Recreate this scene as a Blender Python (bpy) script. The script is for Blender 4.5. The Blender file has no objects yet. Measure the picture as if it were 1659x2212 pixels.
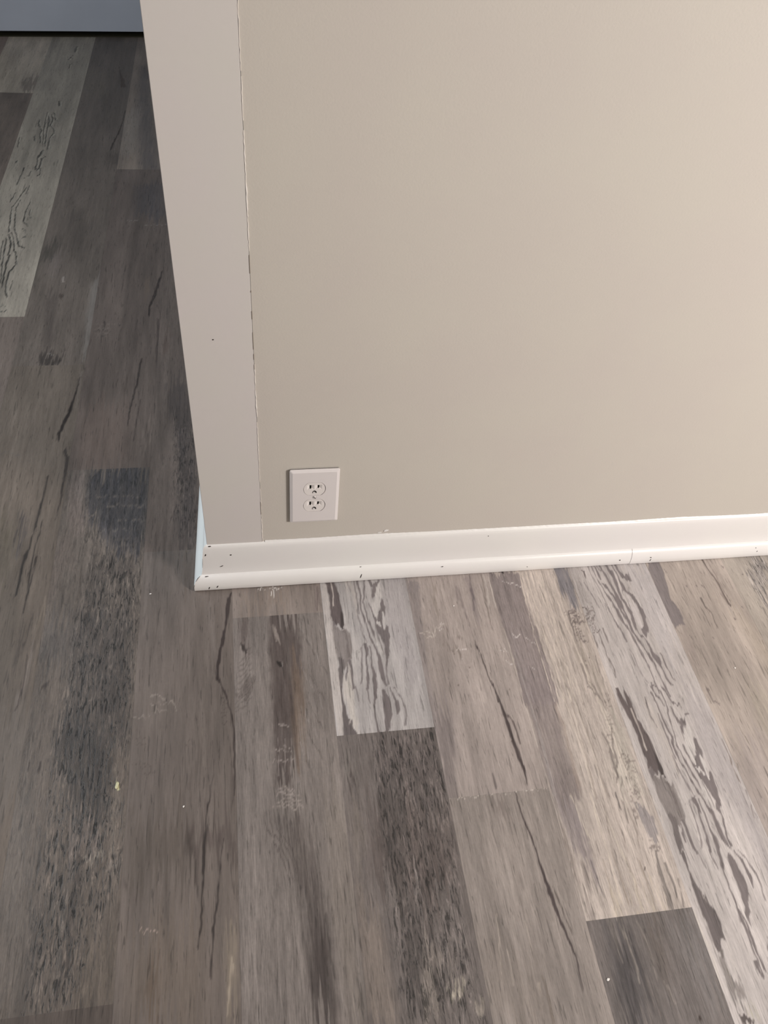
import bpy, bmesh, math, random
import numpy as np
from mathutils import Vector, Matrix
from mathutils.geometry import tessellate_polygon

random.seed(4)
C = bpy.context.scene.collection
scene = bpy.context.scene

# ------------------------------------------------------------------ camera
cam_d = bpy.data.cameras.new('camera')
cam_d.sensor_fit = 'HORIZONTAL'
cam_d.sensor_width = 36.0
cam_d.lens = 1777.56 * 36.0 / 1659.0
cam_d.clip_start = 0.01
cam = bpy.data.objects.new('camera', cam_d)
C.objects.link(cam)
yaw, pitch, roll = 0.22519, 0.82757, -0.11686
fwd = Vector((math.sin(yaw) * math.cos(pitch), math.cos(yaw) * math.cos(pitch), -math.sin(pitch)))
r0 = Vector((math.cos(yaw), -math.sin(yaw), 0.0))
d0 = fwd.cross(r0)
rt = math.cos(roll) * r0 + math.sin(roll) * d0
dn = -math.sin(roll) * r0 + math.cos(roll) * d0
M = Matrix((rt, -dn, -fwd)).transposed().to_4x4()
M.translation = Vector((0.0877, -0.91415, 1.17974))
cam.matrix_world = M
scene.camera = cam

# ------------------------------------------------------------------ light
scene.view_settings.view_transform = 'Standard'
scene.view_settings.look = 'None'
scene.view_settings.gamma = 1.0
scene.view_settings.use_curve_mapping = False
scene.view_settings.exposure = 0.0
try:
    scene.cycles.use_denoising = True
    scene.cycles.max_bounces = 6
except Exception:
    pass
w = bpy.data.worlds.new('world')
scene.world = w
w.use_nodes = True
w.node_tree.nodes['Background'].inputs[0].default_value = (0.9, 0.95, 1.0, 1)
w.node_tree.nodes['Background'].inputs[1].default_value = 0.05

def area(name, loc, target, size, power, col, sy=None):
    l = bpy.data.lights.new(name, 'AREA')
    l.energy = power
    l.color = col
    if sy:
        l.shape = 'RECTANGLE'
        l.size = size
        l.size_y = sy
    else:
        l.shape = 'DISK'
        l.size = size
    o = bpy.data.objects.new(name, l)
    C.objects.link(o)
    o.location = loc
    o.rotation_euler = (Vector(target) - Vector(loc)).to_track_quat('-Z', 'Y').to_euler()
    return o

LIGHTS = [
    area('room_lamp', (2.05, -1.7, 1.55), (0.9, -0.1, 0.2), 0.6, 60, (1.0, 0.95, 0.91)),
    area('hall_window', (-1.5, 0.32, 1.0), (0.0, 0.6, 0.1), 1.0, 26.0, (0.88, 0.945, 1.0), 1.0),
]

# ------------------------------------------------------------------ helpers
def link(name, bm, mats, parent=None, smooth=False):
    me = bpy.data.meshes.new(name)
    bmesh.ops.recalc_face_normals(bm, faces=bm.faces)
    bm.to_mesh(me)
    bm.free()
    for m in (mats if isinstance(mats, (list, tuple)) else [mats]):
        me.materials.append(m)
    if smooth:
        for p in me.polygons:
            p.use_smooth = True
    o = bpy.data.objects.new(name, me)
    C.objects.link(o)
    if parent is not None:
        o.parent = parent
    return o

def tag(o, label=None, cat=None, group=None, kind=None):
    if label: o['label'] = label
    if cat: o['category'] = cat
    if group: o['group'] = group
    if kind: o['kind'] = kind
    return o

def box(bm, x0, x1, y0, y1, z0, z1, mi=0):
    v = [bm.verts.new((x, y, z)) for z in (z0, z1) for y in (y0, y1) for x in (x0, x1)]
    fs = [(0, 1, 3, 2), (4, 6, 7, 5), (0, 4, 5, 1), (2, 3, 7, 6), (0, 2, 6, 4), (1, 5, 7, 3)]
    for f in fs:
        bm.faces.new([v[i] for i in f]).material_index = mi

def prism(bm, pts, z0, z1):
    a = [bm.verts.new((x, y, z0)) for x, y in pts]
    b = [bm.verts.new((x, y, z1)) for x, y in pts]
    bm.faces.new(a[::-1]); bm.faces.new(b)
    n = len(pts)
    for i in range(n):
        bm.faces.new((a[i], a[(i + 1) % n], b[(i + 1) % n], b[i]))

def mat(name):
    m = bpy.data.materials.new(name)
    m.use_nodes = True
    nt = m.node_tree
    return m, nt, nt.nodes['Principled BSDF']

def N(nt, t, **kw):
    n = nt.nodes.new(t)
    for k, v in kw.items():
        setattr(n, k, v)
    return n

def paint(name, col, rough=0.6, var=0.03, bump=0.02, bscale=400.0, tint=None, spec=0.35):
    """painted surface: faint mottling and roller stipple"""
    m, nt, b = mat(name)
    tc = N(nt, 'ShaderNodeTexCoord')
    n1 = N(nt, 'ShaderNodeTexNoise'); n1.inputs['Scale'].default_value = 6.0; n1.inputs['Detail'].default_value = 4
    nt.links.new(tc.outputs['Object'], n1.inputs['Vector'])
    mx = N(nt, 'ShaderNodeMix', data_type='RGBA')
    c = Vector(col[:3]); t = Vector(tint) if tint else c * (1 - 2 * var)
    mx.inputs[6].default_value = (*c, 1); mx.inputs[7].default_value = (*t, 1)
    mr = N(nt, 'ShaderNodeMapRange'); mr.inputs[1].default_value = 0.35; mr.inputs[2].default_value = 0.65
    nt.links.new(n1.outputs['Fac'], mr.inputs[0]); nt.links.new(mr.outputs[0], mx.inputs[0])
    nt.links.new(mx.outputs[2], b.inputs['Base Color'])
    b.inputs['Roughness'].default_value = rough
    b.inputs['Specular IOR Level'].default_value = spec
    if bump > 0:
        n2 = N(nt, 'ShaderNodeTexNoise'); n2.inputs['Scale'].default_value = bscale; n2.inputs['Detail'].default_value = 3
        nt.links.new(tc.outputs['Object'], n2.inputs['Vector'])
        bp = N(nt, 'ShaderNodeBump'); bp.inputs['Strength'].default_value = bump * 5; bp.inputs['Distance'].default_value = 0.001
        nt.links.new(n2.outputs['Fac'], bp.inputs['Height']); nt.links.new(bp.outputs[0], b.inputs['Normal'])
    return m

def flat(name, col, rough=0.5, spec=0.5):
    m, nt, b = mat(name)
    b.inputs['Base Color'].default_value = (*col, 1)
    b.inputs['Roughness'].default_value = rough
    b.inputs['Specular IOR Level'].default_value = spec
    return m

M_WALL = paint('beige_wall_paint', (0.625, 0.582, 0.522), 0.62, tint=(0.615, 0.565, 0.515), bump=0.03, bscale=330)
M_CASE = paint('pale_casing_paint', (0.685, 0.652, 0.612), 0.5, tint=(0.69, 0.64, 0.625), bump=0.02, bscale=120)
M_TRIM = paint('white_trim_paint', (0.85, 0.82, 0.81), 0.33, tint=(0.855, 0.835, 0.81), bump=0.03, bscale=60, spec=0.5)
M_CAULK = paint('pale_caulk', (0.76, 0.72, 0.68), 0.45, bump=0.0)
M_JOINT = flat('shaded_joint', (0.22, 0.19, 0.16), 0.8, 0.1)
M_HALL = paint('pale_hall_paint', (0.55, 0.60, 0.62), 0.6)
M_DOOR = paint('grey_door_paint', (0.49, 0.50, 0.56), 0.45)
M_JAMB_GAP = flat('dark_wood_jamb_and_gap_shade', (0.03, 0.025, 0.014), 0.6, 0.2)
M_CEIL = paint('white_ceiling_paint', (0.75, 0.74, 0.72), 0.8)
M_PLATE = flat('ivory_white_nylon', (0.80, 0.75, 0.742), 0.30)
M_RECEP = flat('white_receptacle_plastic', (0.84, 0.79, 0.765), 0.32)
M_HOLE = flat('dark_slot_and_gap_shade', (0.006, 0.005, 0.004), 0.8, 0.1)
M_METAL = flat('painted_screw', (0.68, 0.64, 0.62), 0.3)
M_CHIP = flat('bare_dark_chip', (0.035, 0.025, 0.02), 0.8, 0.1)
# ------------------------------------------------------------------ floor print: plank segments, stains, cracks, figure and a painted corner shadow, in metres on the floor
FLOOR = {"W":0.15503,"OFF":0.19068,"PSI":0.00145,"DV":0.3168,"SEGS":[[-1,-0.084,9,[0.2186,0.182,0.1628],0,0.35
],[-1,-9,-0.084,[0.1844,0.1585,0.1459],0.0,0.8],[0,-0.3189,9,[0.3826,0.3542,0.3474],0,0.45],[0,-9,-0.3189,[0.1423,0.1217,0.1144],0.15,0.55
],[1,-0.4354,9,[0.3459,0.2956,0.2742],0,0.45],[1,-9,-0.4354,[0.2745,0.237,0.2168],0,0.6],[2,-0.625,9,[0.4256,0.369,0.3355],0,0.75
],[2,-9,-0.625,[0.1344,0.1168,0.1115],0,0.9],[3,-9,9,[0.4454,0.4055,0.3934],0,0.45],[4,-9,9,[0.3717,0.3194,0.2871],0,0.3
],[5,-9,9,[0.3668,0.3247,0.289],0.1,0.3],[6,-9,9,[0.2857,0.2557,0.2387],0.3,0.5],[-2,-9,0.0742,[0.1435,0.118,0.1046],0,0.25
],[-2,0.0742,1.2371,[0.1384,0.1073,0.0921],0.1,0.25],[-2,1.2371,9,[0.1332,0.121,0.1129],0,0.2],[-3,-0.6472,0.2938,[0.129,0.1046,0.0888],0.25,0.6
],[-3,0.2938,1.5644,[0.128,0.0988,0.0847],0,0.2],[-3,1.5644,9,[0.2271,0.1796,0.1478],0,0.2],[-3,-9,-0.6472,[0.0945,0.0744,0.0642],0,0.5
],[-4,-9,0.6274,[0.1335,0.1053,0.0854],0,0.35],[-4,0.6274,9,[0.1356,0.1083,0.0911],0.05,0.25],[-5,0.8145,9,[0.3116,0.2663,0.219],0,0.3
],[-5,-9,0.8145,[0.1627,0.1263,0.1072],0,0.3],[-6,2.1043,9,[0.4066,0.336,0.2719],0,0.3],[-6,-9,2.1043,[0.1605,0.1227,0.1015],0,0.3
],[-7,-9,9,[0.245,0.181,0.153],0,0.3]],"F":[["w",0,0.9,0.012,1,[[1.0214,-0.0272],[1.0644,-0.0268],[1.0154,-0.1272],[0.9971,-0.129],[0.9998,-0.0922]],0
],["w",0,1,0.008,1,[[0.2494,-0.3208],[0.3433,-0.3194],[0.3459,-0.3725],[0.3418,-0.4318],[0.2419,-0.4211]],0],["w",0,0.9,0.01,1,[[0.2448,-0.4
],[0.3459,-0.4106],[0.3373,-0.5255],[0.3298,-0.6366],[0.3389,-0.7273],[0.2334,-0.714],[0.237,-0.5965],[0.2367,-0.4923]],0
],["w",1,1.0,0.02,1,[[0.035,-0.4914],[0.1456,-0.5166],[0.1409,-0.7023],[0.0268,-0.6879]],0],["w",0,0.55,0.01,1,[[-0.2379,0.2938],[-0.1191,0.2927
],[-0.1182,0.079],[-0.2287,0.0873]],0],["w",0,0.9,0.014,1,[[-0.2071,0.0734],[-0.1253,0.0672],[-0.1203,-0.1623],[-0.1217,-0.2601],[-0.1314,-0.3235
],[-0.1494,-0.3795],[-0.2322,-0.3707],[-0.2335,-0.2881],[-0.2225,-0.1818],[-0.2254,-0.0611]],0],["w",0,1,0.014,1,[[-0.2063,-0.3527],[-0.1334,-0.3603
],[-0.1199,-0.4948],[-0.1437,-0.5516],[-0.1646,-0.6529],[-0.2255,-0.6454],[-0.2305,-0.5414],[-0.2262,-0.4192]],0],["w",0,0.75,0.008,1,[[-0.0794,0.4422
],[-0.034,0.4399],[-0.0244,0.072],[-0.0705,0.1323]],0],["p",[0.0635,0.0544,0.0548],0.5,0.006,1.0,[[0.6776,-0.3181],[0.6808,-0.3312],[0.6826,-0.3476
],[0.6842,-0.3619],[0.6786,-0.3631],[0.6753,-0.3486],[0.6736,-0.3341]],1],["p",[0.192,0.1787,0.1908],1.0,0.004,1.0,[[0.6298,-0.0205],[0.655,-0.0215
],[0.6539,-0.0442],[0.6537,-0.0714],[0.6516,-0.1016],[0.6464,-0.116],[0.6364,-0.1124],[0.6364,-0.0965],[0.6335,-0.085],[0.6301,-0.0695
],[0.6245,-0.0555]],0],["s",[0.1596,0.1411,0.1338],0.75,0.004,1.0,[[0.6638,-0.617,0.00285],[0.6668,-0.6333,0.00341],[0.6669,-0.6542,0.00313
],[0.6666,-0.6719,0.00256],[0.6667,-0.6919,0.00199]],1],["s",[0.2182,0.1922,0.1786],0.6,0.005,1.0,[[0.7462,-0.6321,0.00439
],[0.7489,-0.6378,0.00234]],1],["s",[0.2174,0.1915,0.1783],0.6,0.005,1.0,[[0.7361,-0.6599,0.00345],[0.7375,-0.6665,0.00287]],1
],["p",[0.0917,0.074,0.0675],0.6,0.004,1.0,[[0.6703,-0.7261],[0.6789,-0.726],[0.6779,-0.7376],[0.6713,-0.7333]],0
],["p",[0.5088,0.4656,0.4401],0.6,0.008,1.0,[[0.6861,-0.6129],[0.6913,-0.6493],[0.6875,-0.6845],[0.6829,-0.7109],[0.6769,-0.7017],[0.6841,-0.669
],[0.6889,-0.6412]],1],["p",[0.4627,0.431,0.3496],0.6,0.006,1.0,[[0.6716,-0.7357],[0.6817,-0.7509],[0.6926,-0.7726],[0.6846,-0.7716
],[0.672,-0.7565]],0],["p",[0.5128,0.4706,0.4464],0.35,0.01,1.0,[[0.6788,-0.4344],[0.695,-0.4524],[0.708,-0.4855],[0.7138,-0.5259],[0.7092,-0.5554
],[0.6941,-0.5537],[0.6959,-0.5149],[0.6924,-0.4838]],1],["p",[0.3321,0.3016,0.3057],0.55,0.008,1.0,[[0.7796,-0.2846],[0.8077,-0.2872],[0.8097,-0.3621
],[0.8056,-0.4412],[0.8052,-0.5039],[0.803,-0.5626],[0.7788,-0.5598],[0.7782,-0.5087],[0.7677,-0.473],[0.7659,-0.427],[0.7668,-0.372
],[0.7705,-0.329]],1],["p",[0.4556,0.4053,0.3726],0.5,0.006,1.0,[[0.7059,-0.289],[0.7143,-0.3235],[0.7177,-0.36],[0.7178,-0.3949],[0.7073,-0.387
],[0.7024,-0.3549],[0.6973,-0.3218]],1],["p",[0.4378,0.4054,0.41],0.6,0.008,1.0,[[0.7672,-0.0272],[0.8104,-0.0244],[0.813,-0.0844],[0.8098,-0.1592
],[0.7765,-0.2435],[0.768,-0.2017],[0.7657,-0.1662],[0.7699,-0.1114],[0.7648,-0.0804]],1],["p",[0.5447,0.4971,0.4973],0.6,0.004,1.0,[[0.7463,-0.1094
],[0.7573,-0.1104],[0.7591,-0.1366],[0.75,-0.1613],[0.7443,-0.1463]],1],["p",[0.5164,0.4665,0.4213],0.6,0.004,1.0,[[0.2244,-0.1908],[0.2287,-0.2334
],[0.2235,-0.2932],[0.2277,-0.3167],[0.2189,-0.3177],[0.2132,-0.2902],[0.2092,-0.2621],[0.2115,-0.2235]],0
],["p",[0.2949,0.2468,0.2292],0.5,0.012,1.0,[[0.814,-0.1695],[0.8388,-0.1701],[0.847,-0.197],[0.8146,-0.2548],[0.8143,-0.2748],[0.8112,-0.2631
],[0.8107,-0.2253]],0],["p",[0.1942,0.1668,0.1463],0.5,0.008,1.0,[[0.8137,-0.2344],[0.8259,-0.2472],[0.8301,-0.2563],[0.8149,-0.2606
],[0.8118,-0.2488]],0],["s",[0.1779,0.138,0.1264],0.6,0.004,1.0,[[0.9349,-0.0241,0.00144],[0.9377,-0.0386,0.00316],[0.9375,-0.0596,0.00373
],[0.9402,-0.072,0.00431],[0.9308,-0.0883,0.00861],[0.9398,-0.1076,0.00718]],0],["s",[0.5888,0.5178,0.4586],0.5,0.004,1.0,[[0.8755,-0.0231,0.00143
],[0.8745,-0.0477,0.00201],[0.8747,-0.0616,0.00086]],0],["p",[0.2274,0.2093,0.2105],0.6,0.01,1.0,[[1.0244,-0.0274],[1.0644,-0.0268],[1.0138,-0.1304
],[0.9971,-0.129],[0.9996,-0.099]],0],["p",[0.4163,0.3537,0.2915],0.5,0.02,1.0,[[0.9173,-0.1321],[0.9376,-0.1818],[0.937,-0.2427],[0.9377,-0.2864
],[0.9721,-0.2158],[0.9583,-0.1678]],0],["p",[0.2902,0.2508,0.2543],0.35,0.02,1.0,[[0.8229,-0.3918],[0.8882,-0.3878],[0.8017,-0.5654
],[0.7952,-0.532]],0],["p",[0.4317,0.3863,0.3042],0.4,0.02,1.0,[[0.9032,-0.2963],[0.9225,-0.3175],[0.8882,-0.3878],[0.8879,-0.3516]],0
],["p",[0.1282,0.1056,0.1027],0.6,0.004,1.0,[[0.5012,-0.0845],[0.5139,-0.0856],[0.5144,-0.0995],[0.5055,-0.0987]],0
],["p",[0.3791,0.3344,0.3272],0.5,0.004,1.0,[[0.501,-0.1014],[0.5169,-0.0997],[0.5081,-0.1202],[0.5023,-0.1227]],0
],["s",[0.2683,0.2012,0.1703],0.6,0.004,1.0,[[0.5515,-0.0964,0.00122],[0.5499,-0.1416,0.00318],[0.5468,-0.1906,0.00245],[0.5477,-0.2459,0.00171
],[0.5453,-0.293,0.00122]],0],["p",[0.2587,0.2219,0.1874],0.5,0.006,1.0,[[0.6168,-0.1917],[0.621,-0.2124],[0.6313,-0.2134],[0.6386,-0.2191
],[0.6327,-0.2467],[0.6263,-0.2526],[0.6172,-0.2485],[0.6101,-0.2331]],0],["p",[0.509,0.4329,0.3134],0.35,0.01,1.0,[[0.5339,-0.6123],[0.6228,-0.6122
],[0.6203,-0.6225],[0.5299,-0.6242]],0],["p",[0.0537,0.0477,0.0503],0.75,0.012,1.0,[[0.5323,-0.6258],[0.553,-0.625],[0.5617,-0.6415],[0.5596,-0.6714
],[0.555,-0.707],[0.5459,-0.7538],[0.5096,-0.7492],[0.519,-0.7025],[0.5214,-0.6667]],0],["p",[0.0932,0.0749,0.0649],0.5,0.014,1.0,[[0.5811,-0.6361
],[0.6027,-0.6335],[0.6026,-0.6642],[0.5925,-0.7116],[0.5759,-0.7036],[0.5755,-0.6708]],0],["p",[0.1664,0.153,0.1508],0.5,0.014,1.0,[[0.6159,-0.6299
],[0.6546,-0.6266],[0.6615,-0.6838],[0.6576,-0.7257],[0.6282,-0.7279],[0.62,-0.6787]],0
],["s",[0.0358,0.0307,0.0325],0.7,0.004,1.0,[[0.5289,-0.6273,0.00193],[0.5314,-0.6455,0.00165],[0.5323,-0.668,0.00165],[0.5316,-0.6981,0.00138]],0
],["s",[0.035,0.0301,0.0318],0.7,0.004,1.0,[[0.554,-0.6303,0.00165],[0.5572,-0.6661,0.00192],[0.5582,-0.6907,0.00165],[0.5562,-0.7188,0.0011]],0
],["s",[0.0351,0.0301,0.0318],0.7,0.004,1.0,[[0.5412,-0.6789,0.004],[0.535,-0.7162,0.00481],[0.5264,-0.7513,0.00534]],0
],["s",[0.3159,0.2556,0.2272],0.4,0.006,1.0,[[0.5657,-0.7339,0.00132],[0.5664,-0.7431,0.00396],[0.5562,-0.7551,0.00264]],0
],["s",[0.2028,0.1679,0.1723],0.7,0.006,1.0,[[0.4597,-0.024,0.00887],[0.4618,-0.0515,0.00761],[0.4602,-0.0888,0.00507],[0.4574,-0.1188,0.0038
],[0.453,-0.1391,0.00127]],0],["s",[0.1882,0.1542,0.1516],0.7,0.005,1.0,[[0.4362,-0.0683,0.00748],[0.4369,-0.096,0.00623],[0.44,-0.1173,0.00573
],[0.4407,-0.1381,0.00374],[0.4425,-0.1585,0.00125]],0],["p",[0.2243,0.1902,0.1746],0.7,0.004,1.0,[[0.395,-0.1615],[0.4122,-0.1616],[0.4244,-0.174
],[0.4208,-0.1793],[0.4091,-0.1769],[0.396,-0.1687]],0],["p",[0.2292,0.1943,0.1742],0.5,0.006,1.0,[[0.4094,-0.0265],[0.4297,-0.0297],[0.4297,-0.0425
],[0.4058,-0.0454]],0],["p",[0.2588,0.2182,0.2013],0.6,0.02,1.0,[[0.3903,-0.1279],[0.4039,-0.1349],[0.3924,-0.218],[0.3927,-0.2577],[0.3788,-0.2808
],[0.3618,-0.2792]],0],["p",[0.2338,0.1958,0.1798],0.5,0.004,1.0,[[0.4264,-0.2048],[0.4362,-0.2153],[0.427,-0.2131]],0
],["p",[0.1925,0.1701,0.1804],0.6,0.004,1.0,[[0.3487,-0.0279],[0.3739,-0.0375],[0.3616,-0.0492],[0.3479,-0.0455]],0
],["p",[0.2142,0.1776,0.1498],0.5,0.005,1.0,[[0.3888,-0.0463],[0.4015,-0.0448],[0.3948,-0.0914],[0.386,-0.0955]],0
],["s",[0.1836,0.144,0.1244],0.6,0.004,1.0,[[0.393,-0.1639,0.0058],[0.4182,-0.1752,0.00387]],0
],["p",[0.1915,0.1627,0.1655],0.6,0.014,1.0,[[0.3528,-0.276],[0.3799,-0.2887],[0.3697,-0.3758],[0.3358,-0.3688],[0.3439,-0.305]],0
],["p",[0.1912,0.1622,0.1557],0.8,0.004,1.0,[[0.3524,-0.2949],[0.3758,-0.3013],[0.3631,-0.4198],[0.3525,-0.4885],[0.339,-0.487],[0.3422,-0.4355]],0
],["p",[0.1672,0.1381,0.1269],0.65,0.005,1.0,[[0.3973,-0.4432],[0.4274,-0.4518],[0.4353,-0.4772],[0.4217,-0.4894],[0.4041,-0.4598]],0
],["p",[0.1729,0.146,0.1319],0.5,0.014,1.0,[[0.3795,-0.5398],[0.3835,-0.586],[0.3684,-0.6688],[0.3506,-0.6666]],0
],["p",[0.1894,0.1582,0.1354],0.35,0.03,1.0,[[0.3411,-0.7277],[0.3551,-0.6468],[0.4117,-0.6537],[0.4228,-0.7381]],0
],["p",[0.158,0.1326,0.119],0.45,0.008,1.0,[[0.417,-0.5394],[0.4282,-0.5732],[0.4296,-0.6047],[0.4165,-0.5898]],0
],["p",[0.2008,0.1704,0.1773],0.7,0.006,1.0,[[0.5036,-0.4435],[0.5284,-0.4461],[0.5384,-0.5167],[0.5356,-0.5576],[0.5214,-0.5701],[0.5167,-0.5363
],[0.5064,-0.4931]],0],["p",[0.1796,0.1505,0.1397],0.6,0.008,1.0,[[0.5075,-0.5824],[0.5283,-0.5802],[0.5237,-0.6246],[0.5048,-0.6224]],0
],["s",[0.154,0.1195,0.1069],0.6,0.004,1.0,[[0.5014,-0.4926,0.00349],[0.5061,-0.5375,0.00399],[0.5027,-0.5818,0.00249]],0
],["p",[0.0974,0.0803,0.0764],0.7,0.006,1.0,[[0.2507,-0.3209],[0.3408,-0.3192],[0.3435,-0.3722],[0.3371,-0.4313],[0.2465,-0.4216],[0.2475,-0.3624]],0
],["p",[0.0853,0.066,0.0616],0.6,0.008,1.0,[[0.2032,-0.3928],[0.2195,-0.3945],[0.21,-0.4153],[0.2008,-0.4143]],0
],["p",[0.221,0.1944,0.1761],0.4,0.016,1.0,[[0.1921,-0.3643],[0.2151,-0.3717],[0.2183,-0.4041],[0.1987,-0.4117],[0.189,-0.3937]],0
],["p",[0.0884,0.0683,0.0627],0.65,0.016,1.0,[[0.2308,-0.4345],[0.346,-0.447],[0.3248,-0.554],[0.2686,-0.56],[0.213,-0.5369]],0
],["p",[0.0692,0.0582,0.0544],0.7,0.008,1.0,[[0.2448,-0.4],[0.2846,-0.4042],[0.2654,-0.5387],[0.278,-0.6304],[0.2567,-0.7169],[0.2373,-0.7145
],[0.2505,-0.5782],[0.2352,-0.5031]],0],["p",[0.1881,0.1583,0.1367],0.5,0.01,1.0,[[0.2066,-0.4436],[0.2196,-0.4497],[0.2044,-0.536],[0.1936,-0.5347
],[0.196,-0.4766]],0],["p",[0.2113,0.1741,0.1516],0.75,0.008,1.0,[[0.1951,-0.5411],[0.2224,-0.5948],[0.2295,-0.7135],[0.1909,-0.7086
],[0.191,-0.6104]],0],["p",[0.2206,0.1887,0.1658],0.6,0.004,1.0,[[0.2736,-0.6317],[0.3121,-0.6402],[0.3123,-0.6496],[0.2907,-0.6526],[0.2703,-0.7186
],[0.2577,-0.717]],0],["p",[0.0431,0.0345,0.0314],0.6,0.005,1.0,[[0.2837,-0.6683],[0.2887,-0.6957],[0.2821,-0.7201],[0.2742,-0.7191]],0
],["p",[0.0519,0.0396,0.0363],0.7,0.006,1.0,[[0.2893,-0.5415],[0.2987,-0.5635],[0.2887,-0.6298],[0.2784,-0.6285]],0
],["p",[0.0464,0.0351,0.0341],0.6,0.005,1.0,[[0.2,-0.4001],[0.2139,-0.4016],[0.2076,-0.4154],[0.2007,-0.4147]],0
],["p",[0.166,0.1388,0.1294],0.5,0.01,1.0,[[0.3293,-0.4089],[0.353,-0.4114],[0.3506,-0.4824],[0.3441,-0.5687],[0.3265,-0.5457]],0
],["p",[0.2431,0.1875,0.1509],0.4,0.01,1.0,[[0.0505,-0.0381],[0.135,-0.0382],[0.1295,-0.0815],[0.0521,-0.0815]],0
],["p",[0.1509,0.1193,0.1139],0.6,0.004,1.0,[[0.1797,-0.0314],[0.1908,-0.0323],[0.1863,-0.083],[0.1782,-0.0823]],0
],["p",[0.0841,0.066,0.061],1,0.008,1.0,[[0.0997,-0.0888],[0.1478,-0.0896],[0.1461,-0.1867],[0.1374,-0.2719],[0.1206,-0.3743],[0.0929,-0.3714
],[0.0948,-0.24],[0.094,-0.1516]],0],["p",[0.0731,0.0548,0.0503],0.6,0.012,1.0,[[0.0988,-0.2117],[0.1318,-0.209],[0.1276,-0.2709],[0.1032,-0.2686]],0
],["p",[0.1051,0.0817,0.0758],0.7,0.006,1.0,[[0.0441,-0.0841],[0.0626,-0.0856],[0.0603,-0.1608],[0.0475,-0.1596]],0
],["p",[0.17,0.1203,0.088],0.5,0.01,1.0,[[0.1345,-0.1675],[0.1487,-0.1869],[0.1397,-0.3385],[0.1238,-0.3622],[0.1251,-0.2707]],0
],["p",[0.0764,0.061,0.0566],0.7,0.01,1.0,[[0.0947,-0.4245],[0.1281,-0.4305],[0.1311,-0.4805],[0.1445,-0.5291],[0.1519,-0.5864],[0.1526,-0.6431
],[0.1562,-0.7042],[0.1198,-0.6996],[0.1257,-0.6026],[0.1178,-0.5425],[0.1071,-0.4778]],0],["p",[0.0447,0.0347,0.0325],0.65,0.012,1.0,[[0.1272,-0.5835
],[0.1519,-0.5864],[0.1508,-0.6609],[0.1447,-0.7028],[0.1217,-0.6999]],0],["p",[0.1816,0.1566,0.1389],0.4,0.006,1.0,[[0.0993,-0.4615],[0.1321,-0.4673
],[0.1281,-0.4911],[0.1108,-0.487]],0],["p",[0.2147,0.1826,0.1592],0.5,0.012,1.0,[[0.1636,-0.4155],[0.189,-0.3941],[0.195,-0.4653],[0.1932,-0.5388
],[0.1847,-0.6285],[0.1831,-0.7076],[0.1678,-0.7057],[0.1635,-0.6352],[0.1557,-0.5469]],0
],["s",[0.1941,0.1646,0.1494],0.5,0.005,1.0,[[-0.0062,-0.0334,0.00779],[-0.0009,-0.0867,0.01142],[0.0041,-0.1436,0.00779],[0.0028,-0.1676,0.00415]],0
],["s",[0.0678,0.0526,0.048],0.6,0.006,1.0,[[0.0314,-0.3275,0.00696],[0.0307,-0.3649,0.00603]],0
],["p",[0.0828,0.067,0.0595],0.5,0.008,1.0,[[-0.0403,-0.3328],[-0.0104,-0.3359],[-0.0103,-0.3607],[-0.0377,-0.348]],0
],["p",[0.1088,0.0895,0.0802],0.4,0.02,1.0,[[-0.1155,-0.287],[-0.0597,-0.2926],[-0.0124,-0.3845],[-0.1165,-0.383]],0
],["p",[0.0917,0.0733,0.0644],0.35,0.006,1.0,[[-0.0961,-0.0976],[-0.0884,-0.0983],[-0.0865,-0.1771],[-0.0951,-0.1763]],0
],["p",[0.133,0.1028,0.085],0.5,0.008,1.0,[[-0.0978,0.0651],[-0.0314,0.0601],[-0.0317,-0.0212],[-0.0439,-0.0099],[-0.0557,0.033]],0  # shadow wedge of the wall corner, painted into the plank tone
],["s",[0.1836,0.1547,0.1348],0.3,0.006,1.0,[[-0.0141,-0.0462,0.00498],[-0.0084,-0.2017,0.00747],[-0.0128,-0.3102,0.00498]],0
],["p",[0.0364,0.0259,0.0226],0.75,0.012,1.0,[[-0.0361,-0.4332],[-0.023,-0.4414],[-0.0227,-0.4677],[-0.0203,-0.4978],[-0.0308,-0.4966
],[-0.0377,-0.4617]],0],["p",[0.0753,0.0559,0.0511],0.6,0.014,1.0,[[-0.0516,-0.4225],[0.036,-0.4343],[0.0351,-0.4785],[-0.0013,-0.4744]],0
],["p",[0.0839,0.066,0.0539],0.5,0.024,1.0,[[-0.1149,-0.4089],[-0.0342,-0.4221],[-0.0365,-0.5247],[-0.1158,-0.4953]],0
],["p",[0.0771,0.0484,0.0314],0.75,0.01,1.0,[[-0.0825,-0.6287],[-0.0652,-0.6308],[-0.0658,-0.6652],[-0.0826,-0.6631]],0
],["p",[0.1615,0.1261,0.1],0.45,0.03,1.0,[[-0.1112,-0.5649],[-0.0115,-0.5767],[-0.0111,-0.6831],[-0.1006,-0.6719]],0
],["p",[0.2417,0.1981,0.1539],0.6,0.008,1.0,[[0.0165,-0.5895],[0.0325,-0.5914],[0.0307,-0.6721],[0.0212,-0.671]],0
],["s",[0.0473,0.0373,0.0332],0.7,0.004,1.0,[[-0.0645,-0.5723,0.00521],[-0.0614,-0.5755,0.00401]],0
],["p",[0.053,0.0419,0.0373],0.5,0.005,1.0,[[-0.1184,-0.4867],[-0.108,-0.4879],[-0.1096,-0.496],[-0.1158,-0.4953]],0
],["p",[0.0539,0.05,0.0547],0.8,0.012,1.0,[[-0.2337,0.2935],[-0.1191,0.2927],[-0.1193,0.2107],[-0.121,0.1359],[-0.1207,0.0792],[-0.1775,0.0835
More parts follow.
